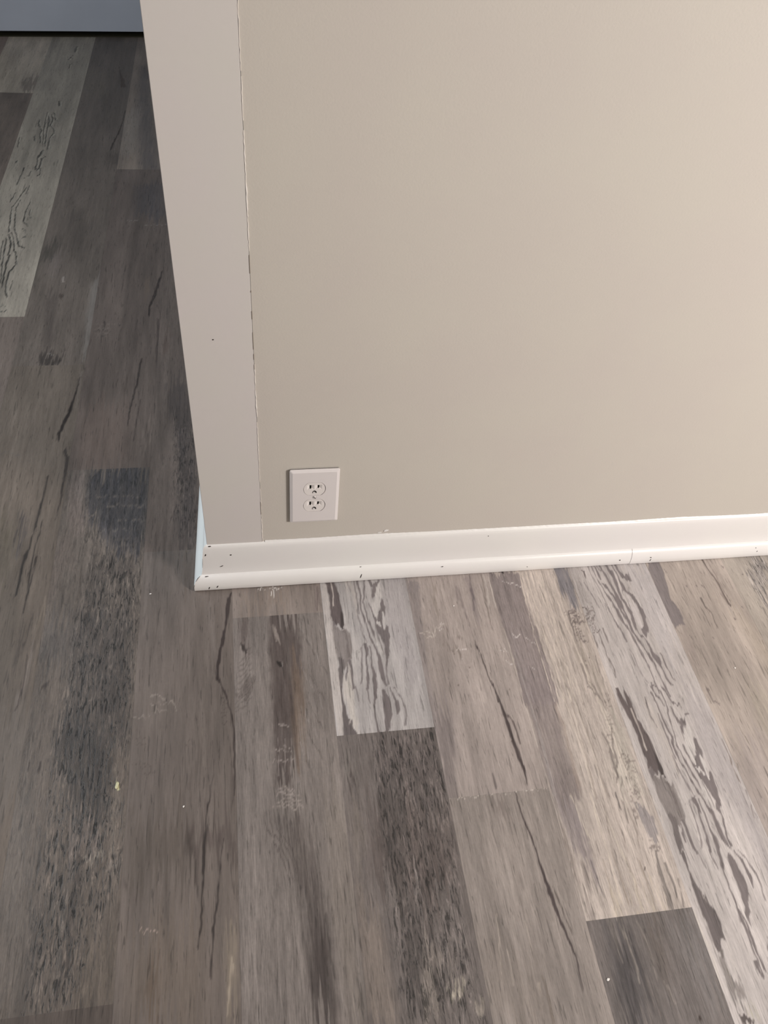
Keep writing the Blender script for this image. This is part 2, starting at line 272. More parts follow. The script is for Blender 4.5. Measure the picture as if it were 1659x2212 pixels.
],[-0.2133,0.1425],[-0.232,0.2029]],0],["p",[0.1877,0.1448,0.1285],0.5,0.01,1.0,[[-0.2731,0.2878],[-0.2371,0.2856],[-0.2416,0.2188],[-0.2219,0.1797
],[-0.2342,0.144],[-0.2551,0.1454]],0],["p",[0.062,0.0505,0.0453],0.6,0.014,1.0,[[-0.2159,0.0526],[-0.1307,0.0676],[-0.1309,-0.0232
],[-0.2094,-0.0168]],0],["p",[0.0715,0.0599,0.0547],0.7,0.016,1.0,[[-0.223,-0.0355],[-0.1291,-0.0531],[-0.1252,-0.1619],[-0.1233,-0.2732
],[-0.1495,-0.3217],[-0.223,-0.3018],[-0.2194,-0.2101],[-0.2247,-0.0927]],0],["p",[0.0435,0.0378,0.0353],0.7,0.016,1.0,[[-0.2326,-0.2572
],[-0.1869,-0.2564],[-0.1495,-0.3217],[-0.1472,-0.3797],[-0.1931,-0.3749],[-0.232,-0.3008]],0
],["p",[0.0925,0.0796,0.0744],0.6,0.02,1.0,[[-0.2753,-0.0633],[-0.2254,-0.0611],[-0.2208,-0.1532],[-0.2603,-0.1437],[-0.2821,-0.106]],0
],["p",[0.0731,0.0639,0.0592],0.6,0.012,1.0,[[-0.2772,-0.1064],[-0.2345,-0.1163],[-0.2648,-0.1462],[-0.2793,-0.1449]],0
],["s",[0.2205,0.1743,0.1377],0.6,0.004,1.0,[[-0.2765,-0.0343,0.00657],[-0.2829,-0.0626,0.00455],[-0.2883,-0.0871,0.00303]],0
],["s",[0.1984,0.1623,0.1425],0.6,0.004,1.0,[[-0.2842,-0.1179,0.00523],[-0.2862,-0.1645,0.00618],[-0.2924,-0.2032,0.00476
],[-0.3003,-0.2427,0.00381]],0],["s",[0.0418,0.0321,0.0283],0.75,0.005,1.0,[[-0.2954,-0.0803,0.00583],[-0.305,-0.116,0.00486],[-0.3094,-0.1509,0.00388
],[-0.3195,-0.1923,0.00486]],0],["p",[0.164,0.1381,0.121],0.5,0.024,1.0,[[-0.3159,-0.2438],[-0.2784,-0.2208],[-0.2425,-0.2872],[-0.2625,-0.3675
],[-0.2969,-0.3639]],0],["s",[0.0293,0.0227,0.0206],0.6,0.004,1.0,[[-0.2031,-0.0566,0.00508],[-0.2053,-0.1005,0.00356]],0
],["p",[0.0465,0.0407,0.0382],0.65,0.01,1.0,[[-0.2041,-0.3529],[-0.1467,-0.3589],[-0.1445,-0.4147],[-0.2002,-0.4087]],0
],["p",[0.1534,0.1259,0.1118],0.75,0.004,1.0,[[-0.1973,-0.4157],[-0.1592,-0.4165],[-0.1518,-0.4295],[-0.1559,-0.4551],[-0.181,-0.4523
],[-0.1824,-0.4795],[-0.1926,-0.4783]],0],["p",[0.1393,0.1183,0.1049],0.65,0.004,1.0,[[-0.2099,-0.5028],[-0.1938,-0.5047],[-0.1897,-0.4869
],[-0.1855,-0.5076],[-0.1892,-0.5462],[-0.1873,-0.5801],[-0.1897,-0.5925],[-0.1913,-0.6275],[-0.1969,-0.6268],[-0.1927,-0.5831],[-0.1962,-0.5358
],[-0.2132,-0.5242]],0],["p",[0.0343,0.0277,0.0258],0.6,0.004,1.0,[[-0.1839,-0.4238],[-0.1771,-0.4289],[-0.1741,-0.4804],[-0.1757,-0.544
],[-0.1777,-0.5812],[-0.1873,-0.5801],[-0.1841,-0.5392],[-0.1803,-0.4797]],0],["p",[0.0631,0.0533,0.0505],0.45,0.014,1.0,[[-0.2363,-0.5407
],[-0.212,-0.534],[-0.2134,-0.5986],[-0.2163,-0.6465],[-0.231,-0.6447],[-0.2324,-0.5963]],0
],["p",[0.1523,0.1291,0.1136],0.5,0.03,1.0,[[-0.3002,-0.3429],[-0.2457,-0.3486],[-0.236,-0.4398],[-0.2351,-0.5216],[-0.233,-0.631
],[-0.2538,-0.6368]],0],["p",[0.0744,0.0734,0.0765],0.4,0.008,1.0,[[-0.2485,-0.4384],[-0.2256,-0.441],[-0.227,-0.462],[-0.2378,-0.4566]],0
],["p",[0.1577,0.1264,0.0996],0.35,0.018,1.0,[[-0.1647,-0.5773],[-0.1178,-0.5829],[-0.1204,-0.6534],[-0.1577,-0.6487]],0
],["s",[0.1951,0.164,0.1374],0.35,0.006,1.0,[[-0.1389,-0.3597,0.00858],[-0.1336,-0.4181,0.00643],[-0.1307,-0.5139,0.00429]],0
],["s",[0.056,0.0414,0.0337],0.55,0.007,1.0,[[-0.1869,0.574,0.00806],[-0.1805,0.5236,0.01054]],0
],["s",[0.0724,0.0521,0.0433],0.5,0.007,1.0,[[-0.2326,0.3736,0.01149],[-0.23,0.3604,0.00862]],0
],["p",[0.165,0.1159,0.0954],0.4,0.03,1.0,[[-0.2668,0.4749],[-0.1725,0.4941],[-0.1602,0.2972],[-0.2606,0.2992]],0
],["p",[0.0561,0.0434,0.0384],0.75,0.006,1.0,[[-0.3806,0.6704],[-0.3441,0.6799],[-0.3246,0.647],[-0.3692,0.6303]],0
],["p",[0.076,0.0579,0.0515],0.45,0.012,1.0,[[-0.3943,0.9032],[-0.3652,0.9152],[-0.3499,0.702],[-0.3715,0.6972]],0
],["s",[0.2402,0.2118,0.1928],0.45,0.008,1.0,[[-0.2813,0.9789,0.0168],[-0.2803,0.8146,0.02016],[-0.2772,0.6775,0.01545]],0
],["p",[0.0596,0.048,0.0458],0.65,0.014,1.0,[[-0.0984,0.555],[-0.0513,0.5632],[-0.0264,0.285],[-0.0322,0.0726],[-0.0688,0.0753],[-0.0588,0.2067
],[-0.0758,0.4188]],0],["s",[0.2281,0.1793,0.1503],0.5,0.006,1.0,[[-0.1186,0.4441,0.00589],[-0.1248,0.3853,0.00766],[-0.1374,0.3466,0.00413]],0
],["p",[0.0307,0.0293,0.0378],0.6,0.012,1.0,[[-0.352,0.1595],[-0.3354,0.1512],[-0.333,0.1158],[-0.3426,0.0959]],0
],["p",[0.1013,0.084,0.0569],0.5,0.02,1.0,[[-0.385,0.1909],[-0.356,0.1526],[-0.343,0.0492],[-0.3575,0.0183]],0
],["p",[0.1671,0.1277,0.11],0.35,0.02,1.0,[[-0.2846,0.1122],[-0.2532,0.1275],[-0.239,0.0411],[-0.2849,-0.0226],[-0.2887,0.045]],0
],["p",[0.1277,0.0982,0.0778],0.55,0.01,1.0,[[-0.3482,2.5074],[-0.2979,2.5119],[-0.3054,2.4609],[-0.341,2.4579]],0
],["p",[0.0772,0.0601,0.0495],0.6,0.012,1.0,[[-0.3138,1.6767],[-0.2772,1.6642],[-0.2677,1.5715],[-0.2995,1.5707]],0
],["p",[0.1642,0.1345,0.107],0.5,0.024,1.0,[[-0.4332,2.3066],[-0.3512,2.3129],[-0.34,2.0841],[-0.4308,2.0786]],0
],["p",[0.0725,0.0654,0.0712],0.55,0.024,1.0,[[-0.2495,2.3584],[-0.2213,2.3606],[-0.1482,1.5746],[-0.1253,1.413],[-0.2067,1.5731],[-0.2466,2.0071]],0
],["p",[0.2699,0.2323,0.2055],0.45,0.024,1.0,[[-0.2827,1.9651],[-0.2282,1.968],[-0.2271,1.6727],[-0.2694,1.6374]],0
],["p",[0.1165,0.0902,0.0763],0.6,0.01,1.0,[[-0.636,2.2108],[-0.5489,2.2525],[-0.5875,2.1193],[-0.6193,2.1173]],0
],["s",[0.2246,0.1678,0.1318],0.6,0.006,1.0,[[-0.5699,2.5382,0.00566],[-0.5476,2.5301,0.00707]],0
],["p",[0.0617,0.0527,0.0431],0.65,0.014,1.0,[[-0.4216,1.1481],[-0.3864,1.148],[-0.3922,1.0733],[-0.4223,1.0624],[-0.4194,0.9969],[-0.4208,0.9239
],[-0.4317,0.9242],[-0.4323,1.0736]],0],["p",[0.085,0.0681,0.0581],0.45,0.03,1.0,[[-0.4048,1.3084],[-0.2956,1.2642],[-0.2852,1.1067],[-0.3247,1.0614
],[-0.374,1.1421]],0],["p",[0.1933,0.1552,0.141],0.4,0.014,1.0,[[-0.3993,1.0846],[-0.3701,1.1072],[-0.3746,0.9963],[-0.3984,1.0074]],0
],["p",[0.0674,0.0613,0.0665],0.6,0.03,1.0,[[-0.2076,1.4676],[-0.1346,1.4689],[-0.1209,1.265],[-0.2071,1.2903]],0
],["s",[0.1922,0.1331,0.092],0.3,0.008,1.0,[[-0.1569,0.9717,0.00566],[-0.1551,0.878,0.00566]],0
],["s",[0.0546,0.0401,0.0324],0.7,0.006,1.0,[[-0.3574,0.9075,0.00547],[-0.3549,0.8973,0.00601]],0
],["p",[0.0391,0.0307,0.0268],0.6,0.008,1.0,[[-0.3769,0.6703],[-0.3319,0.673],[-0.3185,0.6426],[-0.357,0.6314],[-0.3719,0.632]],0
],["p",[0.1048,0.0719,0.0601],0.6,0.008,1.0,[[-0.1083,0.7416],[-0.092,0.7365],[-0.0961,0.6956],[-0.109,0.6871]],0
],["p",[0.2056,0.1718,0.1665],0.85,0.004,1.0,[[0.5051,-0.2349],[0.5457,-0.2387],[0.5517,-0.2907],[0.5475,-0.3542],[0.5481,-0.417],[0.5496,-0.4604
],[0.5042,-0.4555],[0.5015,-0.4176],[0.5033,-0.3614],[0.5039,-0.2955]],0],["s",[0.2529,0.1888,0.1595],0.5,0.004,1.0,[[0.5432,-0.2152,0.00334
],[0.5532,-0.2751,0.00445],[0.5526,-0.3369,0.00557],[0.5506,-0.409,0.00445],[0.5476,-0.4541,0.0039]],0
],["p",[0.3277,0.2827,0.2459],0.5,0.006,1.0,[[0.6164,-0.1944],[0.6444,-0.2039],[0.6463,-0.2904],[0.6335,-0.3018],[0.6237,-0.2493]],0
],["p",[0.4635,0.421,0.3671],0.55,0.006,1.0,[[0.6295,-0.3139],[0.6505,-0.3466],[0.6482,-0.4331],[0.6476,-0.4649],[0.6053,-0.4603],[0.6164,-0.3874]],0
],["p",[0.094,0.075,0.06],0.5,0.03,1.0,[[-0.3682,0.0856],[-0.3283,0.0826],[-0.3186,-0.021],[-0.3175,-0.1444],[-0.3228,-0.2003]],0
],["p",[0.1223,0.0984,0.0861],0.0,0.01,1.0,[[-0.1523,-0.286],[-0.1294,-0.2857],[-0.1055,-0.3009],[-0.1314,-0.3235]],0
],["p",[0.1135,0.0913,0.0909],1.0,0.002,1.0,[[0.6623,-0.2763],[0.6674,-0.2797],[0.6696,-0.2988],[0.6728,-0.3121],[0.6753,-0.2823],[0.6781,-0.2921
],[0.6803,-0.3156],[0.6797,-0.3365],[0.6836,-0.3495],[0.6873,-0.3675],[0.6883,-0.3919],[0.6886,-0.4089],[0.6889,-0.4256],[0.6896,-0.4375
],[0.6849,-0.4359],[0.6819,-0.4265],[0.6769,-0.431],[0.668,-0.4234],[0.6692,-0.4069],[0.6675,-0.3932],[0.6687,-0.3761],[0.6689,-0.3569
],[0.6663,-0.3352],[0.6631,-0.3148],[0.6615,-0.2942]],1],["p",[0.0501,0.0395,0.0395],1.0,0.002,1.0,[[0.6871,-0.3952],[0.6882,-0.4055],[0.6889,-0.419
],[0.6893,-0.4375],[0.685,-0.4371],[0.6841,-0.4251],[0.685,-0.4119]],1],["s",[0.5087,0.4495,0.4156],0.9,0.0015,1.0,[[0.6756,-0.3188,0.00187
],[0.6761,-0.3416,0.00187],[0.6761,-0.3699,0.00187],[0.675,-0.3914,0.00187]],1],["p",[0.1675,0.1434,0.1445],1.0,0.002,1.0,[[0.668,-0.4234
],[0.6769,-0.431],[0.6663,-0.4413],[0.6661,-0.4331]],1],["p",[0.2192,0.1923,0.1851],1.0,0.002,1.0,[[0.6675,-0.4381],[0.6788,-0.4344],[0.6866,-0.4402
],[0.6911,-0.4455],[0.6963,-0.4493],[0.6983,-0.4608],[0.6982,-0.4735],[0.6968,-0.489],[0.6955,-0.5042],[0.6902,-0.5052],[0.6806,-0.5132
],[0.6775,-0.5248],[0.676,-0.5365],[0.6731,-0.5513],[0.6656,-0.5505],[0.6688,-0.5328],[0.6718,-0.5152],[0.6718,-0.5031],[0.6696,-0.4922
],[0.6676,-0.4765],[0.667,-0.459]],1],["s",[0.1061,0.0867,0.0842],0.6,0.0015,1.0,[[0.6854,-0.4433,0.00178],[0.6889,-0.4469,0.00251
],[0.6914,-0.4616,0.003],[0.6904,-0.4805,0.00349],[0.6907,-0.496,0.003]],1],["p",[0.1229,0.1045,0.1041],0.8,0.002,1.0,[[0.6696,-0.4922
],[0.6818,-0.4981],[0.6817,-0.5103],[0.6775,-0.5248],[0.676,-0.5365],[0.6739,-0.5514],[0.6664,-0.5506],[0.6688,-0.5328],[0.6718,-0.5152
],[0.6718,-0.5031]],1],["p",[0.163,0.1397,0.1403],1.0,0.0015,1.0,[[0.6864,-0.5047],[0.6867,-0.5139],[0.6843,-0.5256],[0.683,-0.5388],[0.6807,-0.5385
],[0.6813,-0.5253]],1],["s",[0.1627,0.1393,0.14],1.0,0.0015,1.0,[[0.6908,-0.5037,0.00528],[0.692,-0.5205,0.0048],[0.6911,-0.5382,0.00385
],[0.6911,-0.5534,0.00433]],1],["s",[0.1849,0.1602,0.1614],1.0,0.0015,1.0,[[0.7492,-0.0207,0.0032],[0.7516,-0.0381,0.0037],[0.756,-0.0494,0.00622
],[0.7627,-0.0588,0.00572],[0.7684,-0.0612,0.00219]],1],["p",[0.1835,0.1588,0.1604],1.0,0.002,1.0,[[0.757,-0.0465],[0.7685,-0.0424],[0.7684,-0.0612
],[0.7607,-0.0596],[0.756,-0.0543]],1],["s",[0.1832,0.1585,0.1604],1.0,0.0015,1.0,[[0.7424,-0.0212,0.00287],[0.7464,-0.0436,0.00287
],[0.7478,-0.0635,0.00312],[0.7491,-0.083,0.0041],[0.7563,-0.0951,0.00706],[0.7611,-0.1088,0.00706],[0.763,-0.1258,0.00804],[0.7627,-0.1442,0.00902
],[0.7599,-0.1603,0.00706],[0.7592,-0.1728,0.00312]],1],["p",[0.1795,0.1552,0.1574],1.0,0.002,1.0,[[0.75,-0.1613],[0.759,-0.1584],[0.76,-0.1729
],[0.7516,-0.1828],[0.7484,-0.1701]],1],["s",[0.182,0.1575,0.16],1.0,0.0015,1.0,[[0.7306,-0.0213,0.00403],[0.7364,-0.0388,0.0079
],[0.7378,-0.0588,0.00693],[0.7361,-0.0781,0.00355],[0.7363,-0.1011,0.00355],[0.7406,-0.1165,0.00548],[0.7426,-0.1333,0.00645],[0.7402,-0.1532,0.00451
],[0.7398,-0.1675,0.00306],[0.7431,-0.1803,0.00282],[0.7491,-0.1896,0.00306],[0.7521,-0.2107,0.00451],[0.7566,-0.2315,0.00693
],[0.7567,-0.2433,0.00548]],1],["s",[0.1861,0.161,0.1628],1.0,0.0015,1.0,[[0.7192,-0.0204,0.0029],[0.7221,-0.0417,0.00364],[0.7263,-0.0637,0.00339
],[0.7281,-0.0871,0.00562],[0.7287,-0.1042,0.01058],[0.7314,-0.1194,0.00314]],1],["s",[0.1805,0.1558,0.1581],1.0,0.0015,1.0,[[0.7314,-0.1194,0.00301
],[0.7311,-0.1342,0.00277],[0.7316,-0.1507,0.0049],[0.7324,-0.1705,0.00348],[0.7351,-0.1848,0.00301],[0.7389,-0.2043,0.00277],[0.7441,-0.2236,0.00301
],[0.7469,-0.2407,0.00253]],1],["s",[0.1897,0.1638,0.1655],1.0,0.0015,1.0,[[0.7088,-0.0216,0.00318],[0.7098,-0.0388,0.00368
],[0.7112,-0.0547,0.00168]],1],["s",[0.1837,0.1588,0.1611],1.0,0.0015,1.0,[[0.7023,-0.0211,0.00209],[0.7034,-0.0382,0.00209],[0.7049,-0.0639,0.00209
],[0.7113,-0.0838,0.00305],[0.7155,-0.105,0.00401],[0.7177,-0.122,0.00401],[0.7193,-0.1405,0.00353],[0.723,-0.1571,0.00353],[0.7266,-0.1735,0.00281
],[0.7284,-0.1947,0.00257],[0.7301,-0.2156,0.00257],[0.7336,-0.2311,0.00257],[0.735,-0.248,0.00209]],1
],["s",[0.185,0.1601,0.1626],1.0,0.0015,1.0,[[0.7122,-0.0665,0.00457],[0.717,-0.0766,0.00359],[0.7215,-0.0922,0.0031],[0.7258,-0.1077,0.00702
],[0.7261,-0.1301,0.00408],[0.7289,-0.145,0.00261]],1],["s",[0.1872,0.1618,0.1635],0.8,0.0015,1.0,[[0.6955,-0.0216,0.00215],[0.6963,-0.0397,0.0019
],[0.6991,-0.0615,0.0019],[0.7028,-0.085,0.0019],[0.7046,-0.1134,0.00141]],1],["s",[0.1833,0.1586,0.1613],0.9,0.0015,1.0,[[0.7008,-0.1057,0.00136
],[0.7044,-0.1282,0.00184],[0.7079,-0.1504,0.00303],[0.7111,-0.1686,0.00399],[0.7136,-0.1882,0.00255]],1
],["s",[0.1765,0.1521,0.154],0.7,0.0015,1.0,[[0.7127,-0.2037,0.0013],[0.7158,-0.2295,0.00176],[0.7173,-0.2546,0.00176],[0.722,-0.2745,0.0013]],1
],["s",[0.3301,0.2932,0.2795],0.8624999999999999,0.001,1.0,[[0.6583,-0.0187,0.00103],[0.6576,-0.0425,0.00103],[0.6556,-0.0677,0.00103
],[0.6542,-0.0905,0.00103]],0],["s",[0.3298,0.2929,0.2793],0.8624999999999999,0.001,1.0,[[0.6618,-0.019,0.00103],[0.6611,-0.0428,0.00103
],[0.6591,-0.068,0.00103],[0.657,-0.093,0.00103]],0],["s",[0.3288,0.292,0.2788],0.8624999999999999,0.001,1.0,[[0.6654,-0.0193,0.00103
],[0.6647,-0.0431,0.00103],[0.6626,-0.0683,0.00103],[0.6597,-0.0955,0.00103]],0
],["s",[0.3272,0.2911,0.2779],0.8624999999999999,0.001,1.0,[[0.6689,-0.0195,0.00103],[0.6682,-0.0434,0.00103],[0.6661,-0.0686,0.00103
],[0.6625,-0.098,0.00103]],0],["s",[0.3259,0.2903,0.2773],0.8624999999999999,0.001,1.0,[[0.6725,-0.0198,0.00103],[0.6717,-0.0437,0.00103
],[0.6695,-0.0688,0.00103],[0.6652,-0.1004,0.00103]],0],["s",[0.326,0.2903,0.2777],0.8624999999999999,0.001,1.0,[[0.676,-0.0201,0.00103
],[0.6752,-0.0439,0.00103],[0.673,-0.0691,0.00103],[0.668,-0.1029,0.00103]],0
],["s",[0.3251,0.2895,0.277],0.8624999999999999,0.001,1.0,[[0.6796,-0.0204,0.00103],[0.6787,-0.0442,0.00103],[0.6765,-0.0694,0.00103
],[0.6707,-0.1054,0.00103]],0],["s",[0.325,0.2894,0.2768],0.8624999999999999,0.001,1.0,[[0.6832,-0.0206,0.00103],[0.6823,-0.0445,0.00103
],[0.68,-0.0697,0.00103],[0.6734,-0.1079,0.00103]],0],["s",[0.1281,0.104,0.1036],1.0,0.0015,1.0,[[0.6805,-0.0325,0.00267],[0.6847,-0.0348,0.00417
],[0.6834,-0.0466,0.00167]],1],["s",[0.1715,0.1474,0.1493],1.0,0.0015,1.0,[[0.724,-0.2812,0.00274],[0.73,-0.3008,0.00221],[0.7333,-0.3198,0.00194]],1
],["s",[0.1708,0.1467,0.1482],1.0,0.0015,1.0,[[0.7426,-0.282,0.00248],[0.7466,-0.2948,0.00221],[0.7488,-0.312,0.00248],[0.7518,-0.3179,0.00436
],[0.7615,-0.3161,0.00329]],1],["s",[0.1637,0.1403,0.1412],1.0,0.0015,1.0,[[0.7197,-0.2904,0.00207],[0.7231,-0.3095,0.00233],[0.7234,-0.3317,0.00233
],[0.7237,-0.3535,0.00308],[0.7254,-0.3714,0.00359],[0.7221,-0.3885,0.00258],[0.7224,-0.409,0.00233],[0.7266,-0.4279,0.00233],[0.7281,-0.4446,0.00258
],[0.7325,-0.4661,0.00308],[0.7374,-0.4856,0.00359],[0.7414,-0.5031,0.0056],[0.7406,-0.5198,0.00711],[0.7413,-0.5364,0.00711
],[0.7448,-0.5501,0.0056]],1],["s",[0.166,0.1427,0.1438],1.0,0.0015,1.0,[[0.7273,-0.2796,0.00213],[0.737,-0.292,0.00213],[0.7396,-0.313,0.00213
],[0.7367,-0.3294,0.00239],[0.7335,-0.3509,0.00265],[0.7317,-0.3685,0.00239],[0.7277,-0.3873,0.00213],[0.7302,-0.4064,0.00239],[0.7334,-0.4319,0.00239
],[0.7377,-0.4537,0.00265],[0.7417,-0.4718,0.00265]],1],["s",[0.1674,0.1439,0.1455],1.0,0.0015,1.0,[[0.7439,-0.3246,0.0027],[0.7451,-0.3393,0.00376
],[0.7493,-0.3506,0.00482]],1],["s",[0.1637,0.1406,0.1419],1.0,0.0015,1.0,[[0.7376,-0.3883,0.0021],[0.74,-0.4075,0.00236],[0.7438,-0.423,0.00312]],1
],["p",[0.1665,0.1432,0.1445],1.0,0.002,1.0,[[0.7485,-0.3505],[0.7537,-0.342],[0.7628,-0.3393],[0.7615,-0.3446],[0.754,-0.3565],[0.7508,-0.3686
],[0.7448,-0.3769],[0.7448,-0.3663]],1],["s",[0.1669,0.1436,0.1449],1.0,0.0015,1.0,[[0.7611,-0.3391,0.00272],[0.7678,-0.3333,0.00325
],[0.7725,-0.3329,0.00166]],1],["p",[0.1614,0.1386,0.1397],1.0,0.0015,1.0,[[0.7615,-0.3785],[0.7651,-0.3824],[0.7642,-0.3928],[0.7666,-0.4034
],[0.7619,-0.4165],[0.7605,-0.4096],[0.7581,-0.4093],[0.7572,-0.4194],[0.7576,-0.4345],[0.7577,-0.4461],[0.7657,-0.4353],[0.7651,-0.4485
],[0.7653,-0.4615],[0.763,-0.4725],[0.7597,-0.4912],[0.7537,-0.5029],[0.7508,-0.4964],[0.7536,-0.4826],[0.7516,-0.4681],[0.7473,-0.4547
],[0.743,-0.4412],[0.7418,-0.4278],[0.7412,-0.4211],[0.7476,-0.4201],[0.7542,-0.4021]],1
],["s",[0.483,0.4484,0.4357],1.0,0.0015,1.0,[[0.7589,-0.4094,0.00259],[0.7591,-0.423,0.0036],[0.758,-0.4395,0.00411],[0.7577,-0.4461,0.00259]],1
],["s",[0.4833,0.4488,0.4368],1.0,0.0015,1.0,[[0.7459,-0.4283,0.00409],[0.7511,-0.4338,0.00611],[0.7525,-0.4406,0.00309]],1
],["s",[0.1588,0.136,0.1367],1.0,0.0015,1.0,[[0.755,-0.5,0.00294],[0.7511,-0.518,0.00246],[0.7481,-0.5357,0.00222],[0.7497,-0.5536,0.00246]],1
],["s",[0.1617,0.1385,0.1392],1.0,0.0015,1.0,[[0.7202,-0.4759,0.0068],[0.7221,-0.4871,0.00535],[0.7196,-0.5007,0.00246],[0.719,-0.5175,0.00246
],[0.7166,-0.5381,0.00439],[0.7137,-0.5559,0.00535]],1],["s",[0.1607,0.1376,0.1383],1.0,0.0015,1.0,[[0.728,-0.4767,0.00198],[0.7277,-0.497,0.00222
],[0.7267,-0.5183,0.00222],[0.7285,-0.5365,0.00535],[0.7272,-0.554,0.00583]],1],["s",[0.1627,0.1395,0.1401],0.5,0.0015,1.0,[[0.7189,-0.471,0.00177
],[0.7108,-0.4827,0.00177],[0.7033,-0.485,0.00177]],1],["p",[0.1209,0.1024,0.1019],1.0,0.0015,1.0,[[0.6686,-0.5508],[0.6739,-0.5514],[0.673,-0.567
],[0.6724,-0.5797],[0.6744,-0.5896],[0.6754,-0.6021],[0.6786,-0.6107],[0.6822,-0.6077],[0.6822,-0.6219],[0.6882,-0.6359],[0.6882,-0.6464
],[0.6875,-0.6579],[0.6855,-0.6742],[0.6802,-0.6711],[0.6767,-0.6807],[0.6718,-0.682],[0.6684,-0.6747],[0.669,-0.6595],[0.6691,-0.6454
],[0.6668,-0.6333],[0.668,-0.6162],[0.6675,-0.6026],[0.6686,-0.589],[0.6695,-0.5793]],1
],["s",[0.4051,0.3658,0.3424],0.7,0.0015,1.0,[[0.6788,-0.6121,0.00186],[0.6782,-0.6187,0.00186]],1
],["p",[0.1321,0.1154,0.1082],1.0,0.002,1.0,[[0.672,-0.6814],[0.6767,-0.6807],[0.6746,-0.6953],[0.6722,-0.6926]],1
],["s",[0.1611,0.1379,0.1383],0.8,0.0015,1.0,[[0.6941,-0.5537,0.00168],[0.6968,-0.5697,0.00192],[0.6978,-0.5784,0.00145]],1
],["s",[0.1594,0.1364,0.1368],1.0,0.0015,1.0,[[0.7122,-0.5557,0.00239],[0.7141,-0.5732,0.00215],[0.7153,-0.5846,0.00145]],1
],["s",[0.1567,0.134,0.1342],1.0,0.0015,1.0,[[0.7258,-0.5572,0.00545],[0.7242,-0.5715,0.005],[0.7213,-0.5853,0.0032],[0.7204,-0.6046,0.0023
],[0.7213,-0.6198,0.0023],[0.7207,-0.6344,0.00253],[0.7199,-0.6528,0.005],[0.7202,-0.6683,0.0041],[0.7199,-0.6847,0.00275],[0.7199,-0.7034,0.0023
],[0.72,-0.7216,0.0023]],1],["p",[0.1561,0.1336,0.1338],1.0,0.0015,1.0,[[0.736,-0.5628],[0.7411,-0.5619],[0.7461,-0.5754],[0.7483,-0.5912
],[0.7475,-0.6064],[0.743,-0.621],[0.7375,-0.6378],[0.7319,-0.6464],[0.7304,-0.6592],[0.7292,-0.6539],[0.7285,-0.6407],[0.7329,-0.6279
],[0.7342,-0.6117],[0.7346,-0.5938],[0.7359,-0.5771]],1],["s",[0.1556,0.1332,0.1339],1.0,0.0015,1.0,[[0.7499,-0.56,0.00239],[0.7557,-0.5751,0.00286
],[0.7581,-0.5938,0.00566],[0.7563,-0.6075,0.00192]],1],["s",[0.1546,0.1323,0.1329],0.8,0.0015,1.0,[[0.7575,-0.5609,0.00192],[0.7639,-0.5746,0.00238
],[0.7691,-0.5936,0.00331],[0.7684,-0.6116,0.00238],[0.7653,-0.6277,0.00192]],1],["s",[0.154,0.1315,0.1318],1.0,0.0015,1.0,[[0.7224,-0.6373,0.00225
],[0.7244,-0.6559,0.00247],[0.7239,-0.6764,0.00358],[0.7247,-0.6965,0.0027],[0.7255,-0.7162,0.00314]],1
],["p",[0.1526,0.13,0.1303],1.0,0.002,1.0,[[0.7416,-0.6798],[0.7469,-0.6779],[0.7394,-0.6934],[0.7396,-0.6871]],1
],["s",[0.152,0.1296,0.1297],1.0,0.0015,1.0,[[0.7163,-0.7017,0.00608],[0.7155,-0.7126,0.00479],[0.7194,-0.7227,0.00221]],1
],["p",[0.1403,0.1206,0.1132],0.7,0.003,1.0,[[0.6695,-0.6922],[0.6745,-0.6941],[0.6747,-0.7099],[0.6822,-0.7157],[0.6847,-0.7291],[0.6844,-0.7419
],[0.6804,-0.7321],[0.6743,-0.736],[0.6704,-0.732],[0.6676,-0.7445],[0.6698,-0.7551],[0.6647,-0.751],[0.6647,-0.7383],[0.6655,-0.7207]],0
],["p",[0.0825,0.0661,0.0631],1.0,0.002,1.0,[[0.6675,-0.7571],[0.6758,-0.7604],[0.6833,-0.7714],[0.6661,-0.7692]],0
],["p",[0.4827,0.4401,0.4047],0.7,0.002,1.0,[[0.6531,-0.6264],[0.6574,-0.6269],[0.6591,-0.6481],[0.661,-0.6713],[0.6609,-0.6985],[0.6582,-0.721
],[0.6546,-0.7194],[0.6567,-0.6882],[0.6547,-0.6654],[0.653,-0.6447]],0],["p",[0.5311,0.4951,0.4766],0.7,0.003,1.0,[[0.7628,-0.3393],[0.7618,-0.3715
],[0.7531,-0.3986],[0.7474,-0.4184],[0.7414,-0.4042],[0.7429,-0.3837]],1],["p",[0.5163,0.4795,0.462],0.7,0.003,1.0,[[0.739,-0.4506],[0.7484,-0.4678
],[0.75,-0.487],[0.7507,-0.5042],[0.7452,-0.4943],[0.741,-0.4733]],1],["p",[0.4818,0.4329,0.408],0.7,0.002,1.0,[[0.1938,-0.0243],[0.2029,-0.0238
],[0.2048,-0.0658],[0.2037,-0.1176],[0.2054,-0.1761],[0.2043,-0.2311],[0.2045,-0.2717],[0.2007,-0.3159],[0.1936,-0.3171],[0.1906,-0.2503
],[0.1916,-0.1439],[0.1916,-0.0815]],0],["p",[0.1903,0.1658,0.1686],0.95,0.002,1.0,[[0.8171,-0.0213],[0.8375,-0.022],[0.8384,-0.0501],[0.8331,-0.0821
],[0.8288,-0.1149],[0.8362,-0.1318],[0.8333,-0.1665],[0.814,-0.1695],[0.8103,-0.1614],[0.8072,-0.1229],[0.81,-0.0936],[0.8107,-0.0616
],[0.8104,-0.0392]],0],["s",[0.1248,0.098,0.0893],1,0.002,1.0,[[0.9269,-0.0217,0.00267],[0.9289,-0.045,0.00199],[0.9324,-0.0644,0.00233
